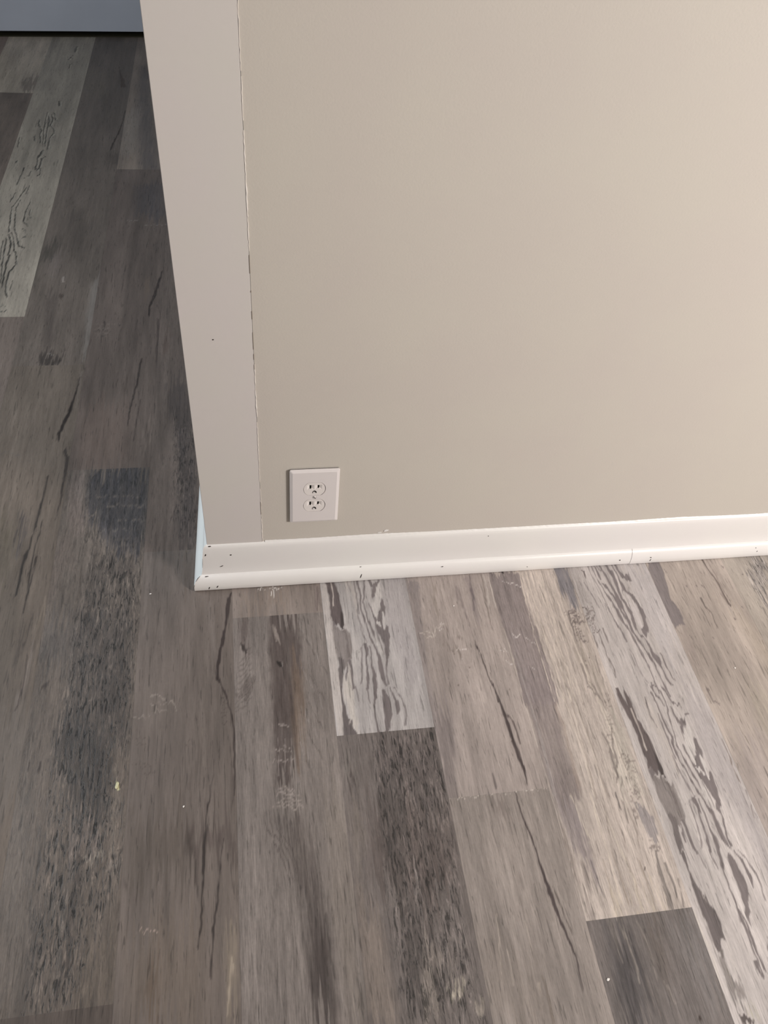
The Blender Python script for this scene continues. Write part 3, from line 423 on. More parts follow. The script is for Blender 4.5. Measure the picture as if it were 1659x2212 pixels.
],[0.9344,-0.0835,0.00302],[0.9356,-0.1072,0.00267],[0.9354,-0.1304,0.0037]],0
],["s",[0.1493,0.123,0.1121],0.9199999999999999,0.002,1.0,[[0.888,-0.11,0.00225],[0.8869,-0.1296,0.00225],[0.8932,-0.1479,0.00158
],[0.892,-0.1669,0.00191],[0.8902,-0.1824,0.00125]],0],["s",[0.1508,0.1233,0.121],0.9199999999999999,0.002,1.0,[[0.842,-0.0425,0.00267
],[0.8433,-0.0454,0.00199]],0],["s",[0.1475,0.1207,0.119],0.9199999999999999,0.002,1.0,[[0.8708,-0.0784,0.00264],[0.872,-0.0812,0.00197]],0
],["s",[0.1471,0.1204,0.1188],0.9199999999999999,0.002,1.0,[[0.8898,-0.0799,0.00265],[0.891,-0.0827,0.00197]],0
],["s",[0.1465,0.1198,0.1182],0.9199999999999999,0.002,1.0,[[0.9007,-0.0816,0.00265],[0.9019,-0.0845,0.00197]],0
],["s",[0.1437,0.1174,0.1154],0.9199999999999999,0.002,1.0,[[0.9601,-0.0439,0.00272],[0.9612,-0.0468,0.00202]],0
],["s",[0.1422,0.1164,0.1144],0.9199999999999999,0.002,1.0,[[0.9923,-0.0605,0.00272],[0.9933,-0.0634,0.00202]],0
],["s",[0.1412,0.1157,0.1145],0.9199999999999999,0.002,1.0,[[0.9323,-0.1624,0.00258],[0.9334,-0.1651,0.00192]],0
],["s",[0.1413,0.116,0.115],0.9199999999999999,0.002,1.0,[[0.9569,-0.1355,0.00262],[0.958,-0.1382,0.00195]],0
],["s",[0.1427,0.1166,0.1154],0.9199999999999999,0.002,1.0,[[0.8737,-0.1994,0.00251],[0.8748,-0.2019,0.00187]],0
],["s",[0.1454,0.1188,0.1176],0.9199999999999999,0.002,1.0,[[0.8336,-0.1928,0.0025],[0.8348,-0.1953,0.00186]],0
],["s",[0.1401,0.1139,0.1123],0.9199999999999999,0.002,1.0,[[0.8215,-0.295,0.00238],[0.8226,-0.2974,0.00177]],0
],["s",[0.1592,0.127,0.1111],1,0.002,1.0,[[0.8067,-0.3849,0.00122],[0.8073,-0.411,0.00142],[0.8045,-0.4361,0.00162],[0.8046,-0.4584,0.00182]],0
],["s",[0.1754,0.1493,0.148],0.8049999999999999,0.002,1.0,[[0.8089,-0.471,0.00213],[0.8069,-0.4931,0.00194],[0.8029,-0.5191,0.00137]],0
],["s",[0.1388,0.113,0.1116],0.69,0.002,1.0,[[0.8194,-0.2941,0.00276],[0.8208,-0.3058,0.00234],[0.8213,-0.3191,0.00234],[0.8284,-0.3235,0.0036]],0
],["s",[0.1339,0.1094,0.1034],1,0.002,1.0,[[0.856,-0.4365,0.00122],[0.8548,-0.4563,0.00221]],0
],["p",[0.2132,0.1783,0.1769],0.9,0.003,1.0,[[0.5021,-0.0241],[0.5602,-0.0221],[0.5558,-0.075],[0.5588,-0.1275],[0.5605,-0.1776],[0.5634,-0.2338
],[0.557,-0.2981],[0.499,-0.2924],[0.5042,-0.2256],[0.5015,-0.1521],[0.4994,-0.0921]],0
],["s",[0.268,0.2294,0.2291],0.8049999999999999,0.002,1.0,[[0.5259,-0.1156,0.00141],[0.5174,-0.1418,0.0017],[0.5131,-0.1662,0.00228
],[0.5142,-0.1961,0.00258],[0.5186,-0.2269,0.00228],[0.5169,-0.2563,0.0017],[0.5162,-0.2902,0.0017]],0
],["s",[0.5858,0.5319,0.5168],0.8624999999999999,0.0012,1.0,[[0.4827,-0.1835,0.00126],[0.489,-0.1882,0.00126],[0.4976,-0.1932,0.00126]],0
],["s",[0.5775,0.5235,0.5076],0.8624999999999999,0.0012,1.0,[[0.49,-0.2092,0.00125],[0.4946,-0.2152,0.00125],[0.5075,-0.2177,0.00125]],0
],["s",[0.5893,0.5368,0.5215],0.8624999999999999,0.0012,1.0,[[0.5153,-0.1577,0.00129],[0.5187,-0.1616,0.00129],[0.5298,-0.1648,0.00129]],0
],["s",[0.5828,0.5309,0.5177],0.8624999999999999,0.0012,1.0,[[0.5356,-0.1718,0.00128],[0.5412,-0.1744,0.00128],[0.5478,-0.1779,0.00128]],0
],["s",[0.613,0.5586,0.5439],0.8624999999999999,0.0012,1.0,[[0.5241,-0.0437,0.00136],[0.5359,-0.0495,0.00136],[0.5582,-0.0609,0.00136]],0
],["s",[0.5711,0.5167,0.5019],0.8624999999999999,0.0012,1.0,[[0.5249,-0.2262,0.00125],[0.535,-0.2298,0.00125]],0
],["s",[0.5919,0.5342,0.515],0.8624999999999999,0.0012,1.0,[[0.4132,-0.2043,0.00124],[0.4176,-0.2006,0.00124]],0
],["s",[0.5965,0.5382,0.521],0.8624999999999999,0.0012,1.0,[[0.4109,-0.1798,0.00125],[0.4208,-0.1793,0.00125],[0.4262,-0.1826,0.00125]],0
],["s",[0.6121,0.5544,0.5367],0.8624999999999999,0.0012,1.0,[[0.3903,-0.1279,0.00128],[0.3981,-0.1263,0.00128]],0
],["s",[0.6073,0.5499,0.532],0.8624999999999999,0.0012,1.0,[[0.3881,-0.1393,0.00127],[0.3957,-0.1385,0.00127]],0
],["s",[0.5722,0.4957,0.4355],0.8049999999999999,0.0015,1.0,[[0.5598,-0.0238,0.00144],[0.5568,-0.0813,0.00129],[0.552,-0.1624,0.00144
],[0.5526,-0.2328,0.00129],[0.5523,-0.2975,0.00114]],0],["s",[0.303,0.2589,0.2399],0.69,0.0015,1.0,[[0.563,-0.024,0.00114],[0.5599,-0.0816,0.00114
],[0.5555,-0.1627,0.00114],[0.5559,-0.2331,0.00099],[0.5554,-0.2978,0.00099]],0
],["s",[0.5721,0.4953,0.4356],0.8049999999999999,0.0015,1.0,[[0.5664,-0.0243,0.00144],[0.5632,-0.0818,0.00129],[0.5607,-0.1631,0.00144
],[0.561,-0.2336,0.00129],[0.5605,-0.2983,0.00114]],0],["s",[0.3032,0.2586,0.2398],0.69,0.0015,1.0,[[0.5696,-0.0245,0.00115],[0.5663,-0.0821,0.00115
],[0.5641,-0.1634,0.00115],[0.5643,-0.2339,0.001],[0.5635,-0.2986,0.001]],0
],["s",[0.5711,0.4942,0.4343],0.8049999999999999,0.0015,1.0,[[0.5743,-0.0249,0.00145],[0.571,-0.0825,0.0013],[0.5706,-0.164,0.00145
],[0.5706,-0.2345,0.0013],[0.5698,-0.2992,0.00115]],0],["s",[0.3017,0.2579,0.2391],0.69,0.0015,1.0,[[0.5775,-0.0251,0.00115],[0.5741,-0.0827,0.00115
],[0.5741,-0.1643,0.00115],[0.574,-0.2348,0.001],[0.5728,-0.2995,0.001]],0
],["s",[0.5687,0.4934,0.4346],0.8049999999999999,0.0015,1.0,[[0.5823,-0.0255,0.00145],[0.5787,-0.0831,0.0013],[0.5805,-0.1649,0.00145
],[0.5802,-0.2354,0.0013],[0.5791,-0.3001,0.00115]],0],["s",[0.3012,0.2578,0.2394],0.69,0.0015,1.0,[[0.5854,-0.0258,0.00115],[0.5818,-0.0834,0.00115
],[0.584,-0.1652,0.00115],[0.5836,-0.2357,0.001],[0.5822,-0.3004,0.001]],0
],["s",[0.5677,0.4924,0.4336],0.8049999999999999,0.0015,1.0,[[0.5929,-0.0264,0.00145],[0.589,-0.084,0.0013],[0.5905,-0.1658,0.00145
],[0.5899,-0.2363,0.0013],[0.5885,-0.301,0.00115]],0],["s",[0.2999,0.2566,0.2383],0.69,0.0015,1.0,[[0.596,-0.0266,0.00115],[0.5921,-0.0842,0.00115
],[0.594,-0.1661,0.00115],[0.5932,-0.2366,0.001],[0.5915,-0.3013,0.001]],0
],["s",[0.5649,0.4903,0.4322],0.8049999999999999,0.0015,1.0,[[0.6008,-0.027,0.00145],[0.5968,-0.0846,0.0013],[0.6005,-0.1666,0.00145
],[0.5995,-0.2372,0.0013],[0.5978,-0.3019,0.00115]],0],["s",[0.2991,0.2557,0.2376],0.69,0.0015,1.0,[[0.604,-0.0272,0.00115],[0.5999,-0.0849,0.00115
],[0.604,-0.167,0.00115],[0.6029,-0.2375,0.001],[0.6009,-0.3022,0.001]],0
],["s",[0.538,0.4703,0.4133],0.7474999999999999,0.002,1.0,[[0.5956,-0.0258,0.0017],[0.5946,-0.0818,0.00188],[0.5951,-0.1407,0.0017
],[0.5912,-0.2013,0.00152],[0.5937,-0.2814,0.00134]],0],["s",[0.2673,0.2305,0.2022],0.7474999999999999,0.002,1.0,[[0.6068,-0.0267,0.00171
],[0.6054,-0.0827,0.00189],[0.6057,-0.1416,0.00171],[0.6074,-0.2028,0.00152],[0.6093,-0.2829,0.00134]],0
],["s",[0.5343,0.4677,0.4107],0.7474999999999999,0.002,1.0,[[0.6163,-0.0274,0.00171],[0.6148,-0.0835,0.00189],[0.6148,-0.1424,0.00171
],[0.6192,-0.2038,0.00153],[0.6207,-0.284,0.00134]],0],["s",[0.2661,0.2292,0.2006],0.7474999999999999,0.002,1.0,[[0.6259,-0.0282,0.00171
],[0.6241,-0.0842,0.00189],[0.6239,-0.1432,0.00171],[0.6251,-0.2044,0.00153],[0.6263,-0.2846,0.00135]],0
],["s",[0.1432,0.1153,0.1108],0.841310257375918,0.0012,1.0,[[0.6294,-0.1154,0.00197],[0.6418,-0.1147,0.00197]],0
],["s",[0.1438,0.1156,0.111],0.6387662723416653,0.0012,1.0,[[0.6196,-0.1178,0.00152],[0.6382,-0.1168,0.00152]],0
],["s",[0.1429,0.1151,0.1107],0.8482177627316038,0.0012,1.0,[[0.6267,-0.1211,0.0018],[0.6453,-0.1201,0.0018]],0
],["s",[0.1428,0.115,0.1105],0.9010978355842713,0.0012,1.0,[[0.6269,-0.1239,0.00186],[0.6459,-0.1229,0.00186]],0
],["s",[0.1432,0.1152,0.1105],0.6734060137993811,0.0012,1.0,[[0.6217,-0.1261,0.00194],[0.6392,-0.1252,0.00194]],0
],["s",[0.1423,0.1146,0.11],0.9722856241322119,0.0012,1.0,[[0.632,-0.1294,0.00211],[0.6457,-0.1287,0.00211]],0
],["s",[0.1417,0.114,0.1095],0.7475913965062685,0.0012,1.0,[[0.6344,-0.1323,0.00221],[0.647,-0.1316,0.00221]],0
],["s",[0.1416,0.1138,0.1094],0.6297907420881484,0.0012,1.0,[[0.6363,-0.1349,0.00135],[0.6448,-0.1345,0.00135]],0
],["s",[0.1418,0.114,0.1095],0.7799982441315382,0.0012,1.0,[[0.6274,-0.1373,0.00156],[0.6431,-0.1365,0.00156]],0
],["s",[0.1418,0.114,0.1095],0.9854244164137235,0.0012,1.0,[[0.6256,-0.1398,0.00192],[0.6407,-0.1391,0.00192]],0
],["s",[0.1413,0.1135,0.1092],0.8648840580691032,0.0012,1.0,[[0.6311,-0.1433,0.00245],[0.6499,-0.1423,0.00245]],0
],["s",[0.1412,0.1134,0.109],0.8120131330479623,0.0012,1.0,[[0.6286,-0.1458,0.00233],[0.6488,-0.1448,0.00233]],0
],["s",[0.1412,0.1135,0.1091],0.6649654865778611,0.0012,1.0,[[0.6228,-0.1479,0.0019],[0.6411,-0.147,0.0019]],0
],["s",[0.1414,0.1138,0.1094],0.9318080787507572,0.0012,1.0,[[0.6585,-0.1145,0.00131],[0.6762,-0.1136,0.00131]],0
],["s",[0.1418,0.114,0.1095],0.9691569352450942,0.0012,1.0,[[0.6558,-0.1169,0.00219],[0.6654,-0.1164,0.00219]],0
],["s",[0.1417,0.1138,0.1093],0.6887687705648363,0.0012,1.0,[[0.6612,-0.1204,0.00212],[0.6679,-0.12,0.00212]],0
],["s",[0.1408,0.1132,0.1088],0.6777542526740054,0.0012,1.0,[[0.6637,-0.1241,0.00249],[0.6757,-0.1235,0.00249]],0
],["s",[0.1412,0.1135,0.109],0.7286069501817928,0.0012,1.0,[[0.6609,-0.1267,0.00144],[0.6674,-0.1263,0.00144]],0
],["s",[0.1411,0.1133,0.1089],0.6799072940565776,0.0012,1.0,[[0.6572,-0.1295,0.00231],[0.6638,-0.1292,0.00231]],0
],["s",[0.1401,0.1129,0.1083],0.7866377695266517,0.0012,1.0,[[0.6632,-0.1335,0.00178],[0.6738,-0.1329,0.00178]],0
],["s",[0.1401,0.1129,0.1084],1,0.0012,1.0,[[0.6584,-0.1363,0.00198],[0.671,-0.1357,0.00198]],0
],["s",[0.14,0.1128,0.1082],0.6733124506576222,0.0012,1.0,[[0.6555,-0.1393,0.00149],[0.6699,-0.1386,0.00149]],0
],["s",[0.1396,0.1125,0.108],0.7323713529185089,0.0012,1.0,[[0.6581,-0.1425,0.00119],[0.6705,-0.1419,0.00119]],0
],["s",[0.14,0.1128,0.1083],0.5485916642498466,0.0012,1.0,[[0.6518,-0.1452,0.00199],[0.665,-0.1445,0.00199]],0
],["s",[0.1396,0.1124,0.108],0.8833467540468526,0.0012,1.0,[[0.6559,-0.1487,0.00163],[0.6698,-0.148,0.00163]],0
],["s",[0.1408,0.1133,0.1086],1,0.0012,1.0,[[0.6266,-0.1546,0.00203],[0.6334,-0.1543,0.00203]],0
],["s",[0.1408,0.1133,0.1085],0.7058467587334277,0.0012,1.0,[[0.627,-0.1603,0.00157],[0.6397,-0.1597,0.00157]],0
],["s",[0.1404,0.113,0.1083],0.7126804766377145,0.0012,1.0,[[0.6262,-0.1656,0.00154],[0.6389,-0.165,0.00154]],0
],["s",[0.1402,0.1129,0.1083],0.6779336398747232,0.0012,1.0,[[0.6237,-0.1706,0.00209],[0.6361,-0.17,0.00209]],0
],["s",[0.1397,0.1123,0.1078],0.7427337608757348,0.0012,1.0,[[0.6321,-0.1763,0.00139],[0.6408,-0.1759,0.00139]],0
],["s",[0.1395,0.1122,0.1076],0.9488563763809071,0.0012,1.0,[[0.6255,-0.181,0.00157],[0.6351,-0.1806,0.00157]],0
],["s",[0.1385,0.1112,0.1066],0.853995254731366,0.0012,1.0,[[0.6332,-0.1868,0.00157],[0.6411,-0.1864,0.00157]],0
],["s",[0.1396,0.1124,0.1079],0.7915822976495935,0.0012,1.0,[[0.6576,-0.1501,0.00133],[0.6647,-0.1498,0.00133]],0
],["s",[0.1395,0.1123,0.1078],0.6616714334935452,0.0012,1.0,[[0.6566,-0.1537,0.00141],[0.6694,-0.153,0.00141]],0
],["s",[0.1393,0.1121,0.1076],0.5846141288094854,0.0012,1.0,[[0.6567,-0.1569,0.00161],[0.6692,-0.1563,0.00161]],0
],["s",[0.139,0.1119,0.1074],0.7332486976145308,0.0012,1.0,[[0.6597,-0.16,0.00161],[0.6673,-0.1596,0.00161]],0
],["s",[0.1389,0.1118,0.1073],0.5199124786967778,0.0012,1.0,[[0.654,-0.1631,0.00136],[0.6675,-0.1625,0.00136]],0
],["s",[0.1388,0.1115,0.1071],1,0.0012,1.0,[[0.6587,-0.1667,0.00172],[0.6729,-0.1661,0.00172]],0
],["s",[0.1642,0.1371,0.1298],0.8624999999999999,0.0014,1.0,[[0.6279,-0.1144,0.00135],[0.6256,-0.1325,0.00226],[0.6253,-0.154,0.00226
],[0.6228,-0.1871,0.00117]],0],["s",[0.162,0.1354,0.1282],0.8624999999999999,0.0014,1.0,[[0.6343,-0.1548,0.00134],[0.6343,-0.1846,0.00224
],[0.6448,-0.1855,0.00115]],0],["s",[0.1633,0.1363,0.1295],0.8624999999999999,0.0014,1.0,[[0.6528,-0.1257,0.00136],[0.6528,-0.1457,0.00118]],0
],["s",[0.1597,0.1334,0.1263],0.8624999999999999,0.0014,1.0,[[0.6577,-0.1692,0.00133],[0.6577,-0.1884,0.00223],[0.6573,-0.2039,0.00115]],0
],["s",[0.1587,0.1324,0.1256],0.8624999999999999,0.0014,1.0,[[0.6681,-0.1684,0.00133],[0.6682,-0.1894,0.00224],[0.669,-0.21,0.00115]],0
],["s",[0.1589,0.1328,0.1264],0.8624999999999999,0.0014,1.0,[[0.6793,-0.1605,0.00134],[0.6797,-0.1782,0.00225],[0.6792,-0.1886,0.00116]],0
],["s",[0.1558,0.1299,0.1229],0.8624999999999999,0.0014,1.0,[[0.6684,-0.2117,0.00131],[0.6709,-0.2271,0.00219],[0.6723,-0.2405,0.00219
],[0.6702,-0.26,0.00113]],0],["s",[0.1594,0.1325,0.1253],0.8624999999999999,0.0014,1.0,[[0.6234,-0.2194,0.00131],[0.6381,-0.2207,0.00113]],0
],["s",[0.1581,0.1315,0.1241],0.8624999999999999,0.0014,1.0,[[0.6262,-0.2296,0.00129],[0.6263,-0.2526,0.00112]],0
],["s",[0.1566,0.1303,0.1235],0.8624999999999999,0.0014,1.0,[[0.647,-0.2165,0.0013],[0.6454,-0.2446,0.00217],[0.6482,-0.2676,0.00112]],0
],["s",[0.1556,0.1291,0.1217],0.8624999999999999,0.0014,1.0,[[0.6155,-0.2725,0.00127],[0.6226,-0.2779,0.0011]],0
],["s",[0.1285,0.1025,0.0978],0.5737305841823293,0.0012,1.0,[[0.6284,-0.3952,0.00234],[0.6438,-0.3949,0.00234]],0
],["s",[0.1286,0.1025,0.0978],0.3684833303168675,0.0012,1.0,[[0.6305,-0.3988,0.00151],[0.6411,-0.3986,0.00151]],0
],["s",[0.1286,0.1026,0.0978],0.656745202221118,0.0012,1.0,[[0.6276,-0.4025,0.00126],[0.6438,-0.4022,0.00126]],0
],["s",[0.1278,0.102,0.0973],0.5440489243867107,0.0012,1.0,[[0.6339,-0.4068,0.00242],[0.6511,-0.4066,0.00242]],0
],["s",[0.1279,0.1021,0.0973],0.5736991559851656,0.0012,1.0,[[0.6348,-0.41,0.0016],[0.6433,-0.4099,0.0016]],0
],["s",[0.1282,0.1022,0.0974],0.4627666668092083,0.0012,1.0,[[0.6275,-0.4134,0.00202],[0.6452,-0.4132,0.00202]],0
],["s",[0.1278,0.1019,0.097],0.46638536241782524,0.0012,1.0,[[0.6343,-0.4174,0.00224],[0.6464,-0.4172,0.00224]],0
],["s",[0.1279,0.1018,0.097],0.6181268120143323,0.0012,1.0,[[0.6285,-0.4206,0.00142],[0.6446,-0.4204,0.00142]],0
],["s",[0.1274,0.1016,0.0967],0.5618694875535285,0.0012,1.0,[[0.6325,-0.4247,0.00119],[0.6487,-0.4244,0.00119]],0
],["s",[0.1281,0.102,0.0971],0.5269068315572056,0.0012,1.0,[[0.6276,-0.4273,0.00154],[0.6372,-0.4272,0.00154]],0
],["s",[0.1274,0.1017,0.0968],0.36391758831187854,0.0012,1.0,[[0.628,-0.4313,0.00118],[0.6435,-0.4311,0.00118]],0
],["s",[0.1276,0.1018,0.097],0.6397848824850331,0.0012,1.0,[[0.6278,-0.4343,0.00248],[0.6349,-0.4342,0.00248]],0
],["s",[0.1271,0.1014,0.0965],0.4661948976151644,0.0012,1.0,[[0.63,-0.4382,0.00159],[0.6401,-0.4381,0.00159]],0
],["s",[0.1271,0.1014,0.0965],0.4584278245858951,0.0012,1.0,[[0.6315,-0.4419,0.00143],[0.6421,-0.4418,0.00143]],0
],["s",[0.1271,0.1014,0.0965],0.372565924380148,0.0012,1.0,[[0.6279,-0.4453,0.00168],[0.6426,-0.4451,0.00168]],0
],["s",[0.1275,0.1015,0.0965],0.4761913152385754,0.0012,1.0,[[0.6266,-0.4485,0.00221],[0.64,-0.4484,0.00221]],0
],["s",[0.1273,0.1014,0.0964],0.5161723026798296,0.0012,1.0,[[0.6312,-0.4524,0.00166],[0.6425,-0.4523,0.00166]],0
],["s",[0.1275,0.1014,0.0964],0.4295537372710847,0.0012,1.0,[[0.6272,-0.4556,0.00177],[0.6416,-0.4555,0.00177]],0
],["s",[0.1277,0.1015,0.0965],0.4919199944658296,0.0012,1.0,[[0.6272,-0.4551,0.00172],[0.6337,-0.4551,0.00172]],0
],["s",[0.1274,0.1013,0.0964],0.6178663292547399,0.0012,1.0,[[0.6284,-0.4586,0.00235],[0.6381,-0.4585,0.00235]],0
],["s",[0.1275,0.1016,0.0968],0.5734899131817978,0.0012,1.0,[[0.624,-0.4612,0.00223],[0.631,-0.4611,0.00223]],0
],["s",[0.1273,0.1014,0.0965],0.5395261643344916,0.0012,1.0,[[0.6253,-0.4648,0.00212],[0.638,-0.4647,0.00212]],0
],["s",[0.1274,0.1015,0.0966],0.6121348870105473,0.0012,1.0,[[0.6252,-0.4675,0.00134],[0.631,-0.4675,0.00134]],0
],["s",[0.1277,0.1018,0.0969],0.4068079937078731,0.0012,1.0,[[0.6199,-0.4701,0.00231],[0.6266,-0.4701,0.00231]],0
],["s",[0.1272,0.1013,0.0964],0.5773694954534081,0.0012,1.0,[[0.6266,-0.474,0.00226],[0.6335,-0.4739,0.00226]],0
],["s",[0.1268,0.1011,0.0962],0.3575128981002022,0.0012,1.0,[[0.6266,-0.4774,0.00219],[0.6383,-0.4773,0.00219]],0
],["s",[0.1269,0.1011,0.0961],0.6033928978776196,0.0012,1.0,[[0.6216,-0.48,0.00129],[0.6347,-0.4799,0.00129]],0
],["s",[0.1271,0.1012,0.0962],0.6306804692497961,0.0012,1.0,[[0.6196,-0.4826,0.00188],[0.6286,-0.4826,0.00188]],0
],["s",[0.127,0.1011,0.0962],0.6049724417567638,0.0012,1.0,[[0.6197,-0.4857,0.00194],[0.6279,-0.4856,0.00194]],0
],["s",[0.1267,0.1009,0.096],0.48928508969678325,0.0012,1.0,[[0.6208,-0.4889,0.0016],[0.6306,-0.4889,0.0016]],0
],["s",[0.1266,0.1008,0.096],0.6028561052579171,0.0012,1.0,[[0.6184,-0.4921,0.00167],[0.6341,-0.492,0.00167]],0
],["s",[0.1265,0.1007,0.0959],0.5233967664205877,0.0012,1.0,[[0.6213,-0.4953,0.00201],[0.6347,-0.4952,0.00201]],0
],["s",[0.1329,0.1061,0.1014],0.28355396410522404,0.0012,1.0,[[0.6381,-0.2889,0.00148],[0.6481,-0.2885,0.00148]],0
],["s",[0.1326,0.1059,0.1011],0.4447681283357347,0.0012,1.0,[[0.6401,-0.2959,0.0019],[0.6474,-0.2957,0.0019]],0
],["s",[0.132,0.1055,0.1007],0.3402167979860805,0.0012,1.0,[[0.6345,-0.3021,0.00209],[0.6396,-0.302,0.00209]],0
],["s",[0.1316,0.1051,0.1005],0.44125498915133887,0.0012,1.0,[[0.633,-0.3092,0.00167],[0.6432,-0.3089,0.00167]],0
],["s",[0.1313,0.1049,0.1003],0.3150552621446182,0.0012,1.0,[[0.6341,-0.316,0.00163],[0.6417,-0.3158,0.00163]],0
],["s",[0.1314,0.1051,0.1003],0.35202170470204985,0.0012,1.0,[[0.6302,-0.3224,0.00149],[0.6364,-0.3222,0.00149]],0
],["s",[0.131,0.1046,0.0998],0.38284387689277677,0.0012,1.0,[[0.6318,-0.3292,0.00264],[0.6365,-0.3291,0.00264]],0
],["s",[0.1306,0.1042,0.0993],0.4029051227285381,0.0012,1.0,[[0.6267,-0.3357,0.00239],[0.636,-0.3354,0.00239]],0
],["s",[0.1304,0.104,0.0992],0.44856600919312944,0.0012,1.0,[[0.6264,-0.3423,0.00179],[0.6358,-0.3421,0.00179]],0
],["s",[0.1302,0.1039,0.0991],0.44445186254482594,0.0012,1.0,[[0.6264,-0.3487,0.00155],[0.6316,-0.3486,0.00155]],0
],["s",[0.1296,0.1034,0.0986],0.30781499470202983,0.0012,1.0,[[0.6252,-0.3554,0.00156],[0.6345,-0.3552,0.00156]],0
],["s",[0.13,0.1035,0.0986],0.4915628999778231,0.0012,1.0,[[0.6189,-0.3613,0.00241],[0.6271,-0.3611,0.00241]],0
],["s",[0.1294,0.1033,0.0984],0.44737058191906465,0.0012,1.0,[[0.6227,-0.368,0.0018],[0.6283,-0.3679,0.0018]],0
],["s",[0.1298,0.1035,0.0987],0.3510360556620908,0.0012,1.0,[[0.6146,-0.3738,0.00161],[0.6237,-0.3736,0.00161]],0
],["s",[0.1298,0.1035,0.0985],0.37162227214866195,0.0012,1.0,[[0.6203,-0.3805,0.00166],[0.6239,-0.3804,0.00166]],0
],["s",[0.1295,0.1034,0.0987],0.3599005497988598,0.0012,1.0,[[0.6141,-0.3864,0.00251],[0.6214,-0.3863,0.00251]],0
],["s",[0.1249,0.0995,0.0946],0.44779292467209497,0.0012,1.0,[[0.627,-0.5315,0.00196],[0.6361,-0.5315,0.00196]],0
],["s",[0.1249,0.0995,0.0946],0.5531249219966485,0.0012,1.0,[[0.6363,-0.5354,0.00231],[0.6434,-0.5354,0.00231]],0
],["s",[0.1247,0.0994,0.0945],0.6657665444914135,0.0012,1.0,[[0.6333,-0.5381,0.00197],[0.6426,-0.5381,0.00197]],0
],["s",[0.125,0.0997,0.0947],0.6733120826656672,0.0012,1.0,[[0.6258,-0.5404,0.00233],[0.6402,-0.5404,0.00233]],0
],["s",[0.125,0.0996,0.0947],0.6915325564779751,0.0012,1.0,[[0.6251,-0.5431,0.00155],[0.6366,-0.5431,0.00155]],0
],["s",[0.1247,0.0994,0.0945],0.656430987046589,0.0012,1.0,[[0.6314,-0.5465,0.00192],[0.6394,-0.5465,0.00192]],0
],["p",[0.2029,0.1827,0.188],0.8,0.003,1.0,[[0.6256,-0.4766],[0.6375,-0.4748],[0.6424,-0.4877],[0.6468,-0.4973],[0.6452,-0.5183],[0.6401,-0.5295
],[0.6308,-0.527],[0.6291,-0.5105],[0.6263,-0.4966]],0],["s",[0.1389,0.1165,0.1116],0.69,0.002,1.0,[[0.618,-0.371,0.00119],[0.614,-0.3978,0.00254
],[0.6138,-0.4178,0.00332],[0.6153,-0.4277,0.00293]],0],["s",[0.1101,0.094,0.091],0.9774999999999999,0.002,1.0,[[0.602,-0.4521,0.00208
],[0.6015,-0.4677,0.0032],[0.6006,-0.4816,0.00208]],0],["s",[0.1382,0.1157,0.1084],0.8049999999999999,0.002,1.0,[[0.6208,-0.4283,0.00171
],[0.614,-0.4502,0.00115],[0.6092,-0.4686,0.00171],[0.6085,-0.4886,0.00283],[0.6057,-0.5034,0.00208]],0
],["s",[0.5198,0.4639,0.4172],0.69,0.0015,1.0,[[0.6213,-0.3713,0.00137],[0.623,-0.4055,0.00137],[0.6209,-0.4445,0.00137],[0.6194,-0.4759,0.00137]],0
],["s",[0.5132,0.4592,0.413],0.69,0.0015,1.0,[[0.6299,-0.4095,0.00136],[0.6287,-0.4453,0.00136],[0.6311,-0.4615,0.00136]],0
],["s",[0.5041,0.4496,0.4047],0.69,0.0015,1.0,[[0.6556,-0.461,0.00134],[0.6595,-0.4849,0.00134],[0.6599,-0.5049,0.00134]],0
],["s",[0.5234,0.4662,0.4194],0.69,0.0015,1.0,[[0.6044,-0.3867,0.00137],[0.6016,-0.4198,0.00137],[0.5989,-0.4422,0.00137]],0
],["s",[0.2447,0.2024,0.1815],0.69,0.0018,1.0,[[0.5884,-0.4298,0.00153],[0.5901,-0.454,0.00153],[0.5891,-0.4757,0.00153]],0
],["s",[0.2427,0.2005,0.1801],0.69,0.0018,1.0,[[0.5779,-0.4714,0.00148],[0.5722,-0.5072,0.00148],[0.5721,-0.5393,0.00148]],0
],["s",[0.2391,0.1976,0.1772],0.69,0.0018,1.0,[[0.6122,-0.4828,0.00149],[0.614,-0.5088,0.00149],[0.6117,-0.5409,0.00149]],0
],["s",[0.241,0.1988,0.1784],0.69,0.0018,1.0,[[0.5902,-0.482,0.00148],[0.5908,-0.5122,0.00148],[0.5899,-0.5413,0.00148]],0
],["s",[0.1657,0.1442,0.1338],0.8624999999999999,0.002,1.0,[[0.6328,-0.5467,0.00232],[0.629,-0.5648,0.00478],[0.6271,-0.5855,0.00443
],[0.6283,-0.6021,0.00478],[0.6265,-0.6219,0.00549]],0],["s",[0.1645,0.1432,0.133],0.8624999999999999,0.002,1.0,[[0.6394,-0.5618,0.00303
],[0.6399,-0.5801,0.00267],[0.642,-0.5941,0.00267],[0.6387,-0.61,0.00197]],0
],["s",[0.1647,0.143,0.1329],0.8624999999999999,0.002,1.0,[[0.6241,-0.5934,0.00194],[0.6253,-0.6058,0.00263],[0.6227,-0.6241,0.00263]],0
],["s",[0.1633,0.1419,0.1319],0.8624999999999999,0.002,1.0,[[0.6509,-0.591,0.0016],[0.647,-0.6083,0.00195],[0.6436,-0.624,0.00265]],0
],["s",[0.2943,0.2432,0.2017],0.69,0.0016,1.0,[[0.5675,-0.5393,0.00143],[0.5685,-0.5718,0.00143],[0.5676,-0.6084,0.00143]],0
],["s",[0.2899,0.24,0.1991],0.69,0.0016,1.0,[[0.5853,-0.5499,0.00143],[0.5879,-0.581,0.00143],[0.5848,-0.6183,0.00143]],0
